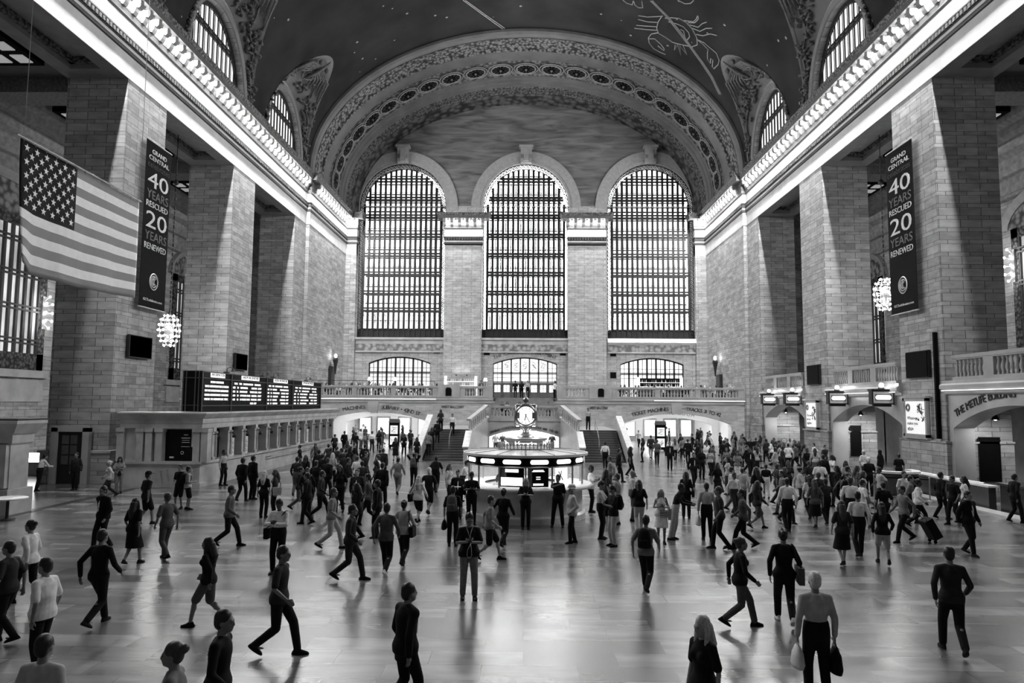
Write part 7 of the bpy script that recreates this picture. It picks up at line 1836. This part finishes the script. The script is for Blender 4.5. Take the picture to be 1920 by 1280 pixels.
for i, (px, tp, fem) in enumerate(dl):
    Y = 69.0+(i % 3)*.75; sd = "departure board half" if px < 900 else "track sign half"
    rz_ = rr.choice((-60, 60, 0, 150, -150)); lab = '%s in %s top at a balcony cafe table, %s' % ('long haired diner' if fem else 'short haired diner', names[tp], sd)
    up_(px, Y, 4.62+.04, rz_, 'w_sit' if fem else 'sit', tp, 'k', lab, 1.72, rr.randrange(3), rr.randrange(4), 'diners on the balcony')
    x = X_(px, Y); c = thing('cafe_chair', 'small dark cafe chair under a diner, balcony half %s' % sd, 'chair', (x, Y, 4.62), math.radians(rz_), 'cafe chairs '+('left' if px < 900 else 'right'))
    link('seat', cseat, c)
    for a in (-.17, .17):
        for b_ in (-.17, .17): link('leg', cleg, c, (a, b_, 0))
# booth staff
for (dx, dy, tp, lab) in ((-.95, -1.05, 'w', 'clerk in white shirt with headset working behind the booth glass, left one'), (1.25, .3, 'l', 'clerk in pale shirt sitting behind the booth glass at the right')):
    person(IBX+dx, IBY+dy, 20 if dx < 0 else 40, 'w_phone' if dx < 0 else 'phone', tp, 'k', 1, 0, lab, 'clerks in the booth', 0.0, 1.62)
# the dense far crowd before the side arches
spots = []
for k in range(400):
    if len(spots) >= 46: break
    x, y = rr.uniform(10.5, 20.0), rr.uniform(40.5, 62)
    px = 984+x/y*1360
    if px < 1300 or px > 1560 or x > 19.6: continue
    if all((x-a)**2+(y-b)**2 > .75 for a, b in spots+used_xy): spots.append((x, y))
kk = ['walk', 'w_walk', 'walk_coat', 'stand', 'w_stand', 'walk2', 'w_walk2', 'coat', 'w_dress', 'walk2_long']
nm = {'k': 'black', 'd': 'charcoal', 'g': 'slate', 'l': 'pale', 'w': 'white', 'm': 'grey'}
def crowd(spots, where, grp, lightp):
    for i, (x, y) in enumerate(spots):
        tp = rr.choice('kkkkddgm') if rr.random() > lightp else rr.choice('lw'); kd = kk[rr.randrange(len(kk))]
        lab = '%s person in %s top, %s, %s' % ('long haired' if kd.startswith('w_') else 'short haired', nm[tp], 'walking' if 'walk' in kd or 'dress' in kd else 'standing', where)
        person(x, y, rr.choice((0, 20, 90, -90, 180, 160, -160, 60)), kd, tp, rr.choice('kkkdg'), rr.randrange(3), rr.choice((0, 0, 0, 1)), lab, grp, 0, rr.uniform(1.6, 1.82))
crowd(spots, 'in the dense crowd before the far side arches', 'crowd before the far side arches', .25)
sp2 = []
for k in range(400):
    if len(sp2) >= 16: break
    y = rr.uniform(60, 78); x = rr.uniform(9.6, 18.6)
    if 66.8 < y < 69.6 or abs(y-73.7) < .6 or abs(x-12.05) < .8: continue
    if all((x-a)**2+(y-b)**2 > .8 for a, b in sp2+used_xy+spots): sp2.append((x, y))
crowd(sp2, 'in the bright waiting room passage', 'people in the waiting room passage', .35)
sp3 = []
for k in range(400):
    if len(sp3) >= 12: break
    y = rr.uniform(61, 79); x = rr.uniform(-18.5, -9.6)
    if 66.8 < y < 69.6 or abs(y-73.7) < .6 or abs(x+11.65) < .8: continue
    if all((x-a)**2+(y-b)**2 > .8 for a, b in sp3+used_xy): sp3.append((x, y))
crowd(sp3, 'in the bright subway passage', 'people in the subway passage', .35)
sp4 = []
for k in range(400):
    if len(sp4) >= 26: break
    y = rr.uniform(24, 34); px = rr.uniform(1360, 1760); x = (px-984)*y/1360
    if x > 15.5: continue
    if all((x-a)**2+(y-b)**2 > .9 for a, b in sp4+used_xy[:200]): sp4.append((x, y))
crowd(sp4, 'between the booth and the rope posts', 'crowd at right', .3)
sp5 = []
for k in range(400):
    if len(sp5) >= 22: break
    y = rr.uniform(25, 44); px = rr.uniform(560, 720); x = (px-984)*y/1360
    if x < -14.6: continue
    if all((x-a)**2+(y-b)**2 > .9 for a, b in sp5+used_xy): sp5.append((x, y))
crowd(sp5, 'between the ticket office and the booth', 'crowd at left', .15)
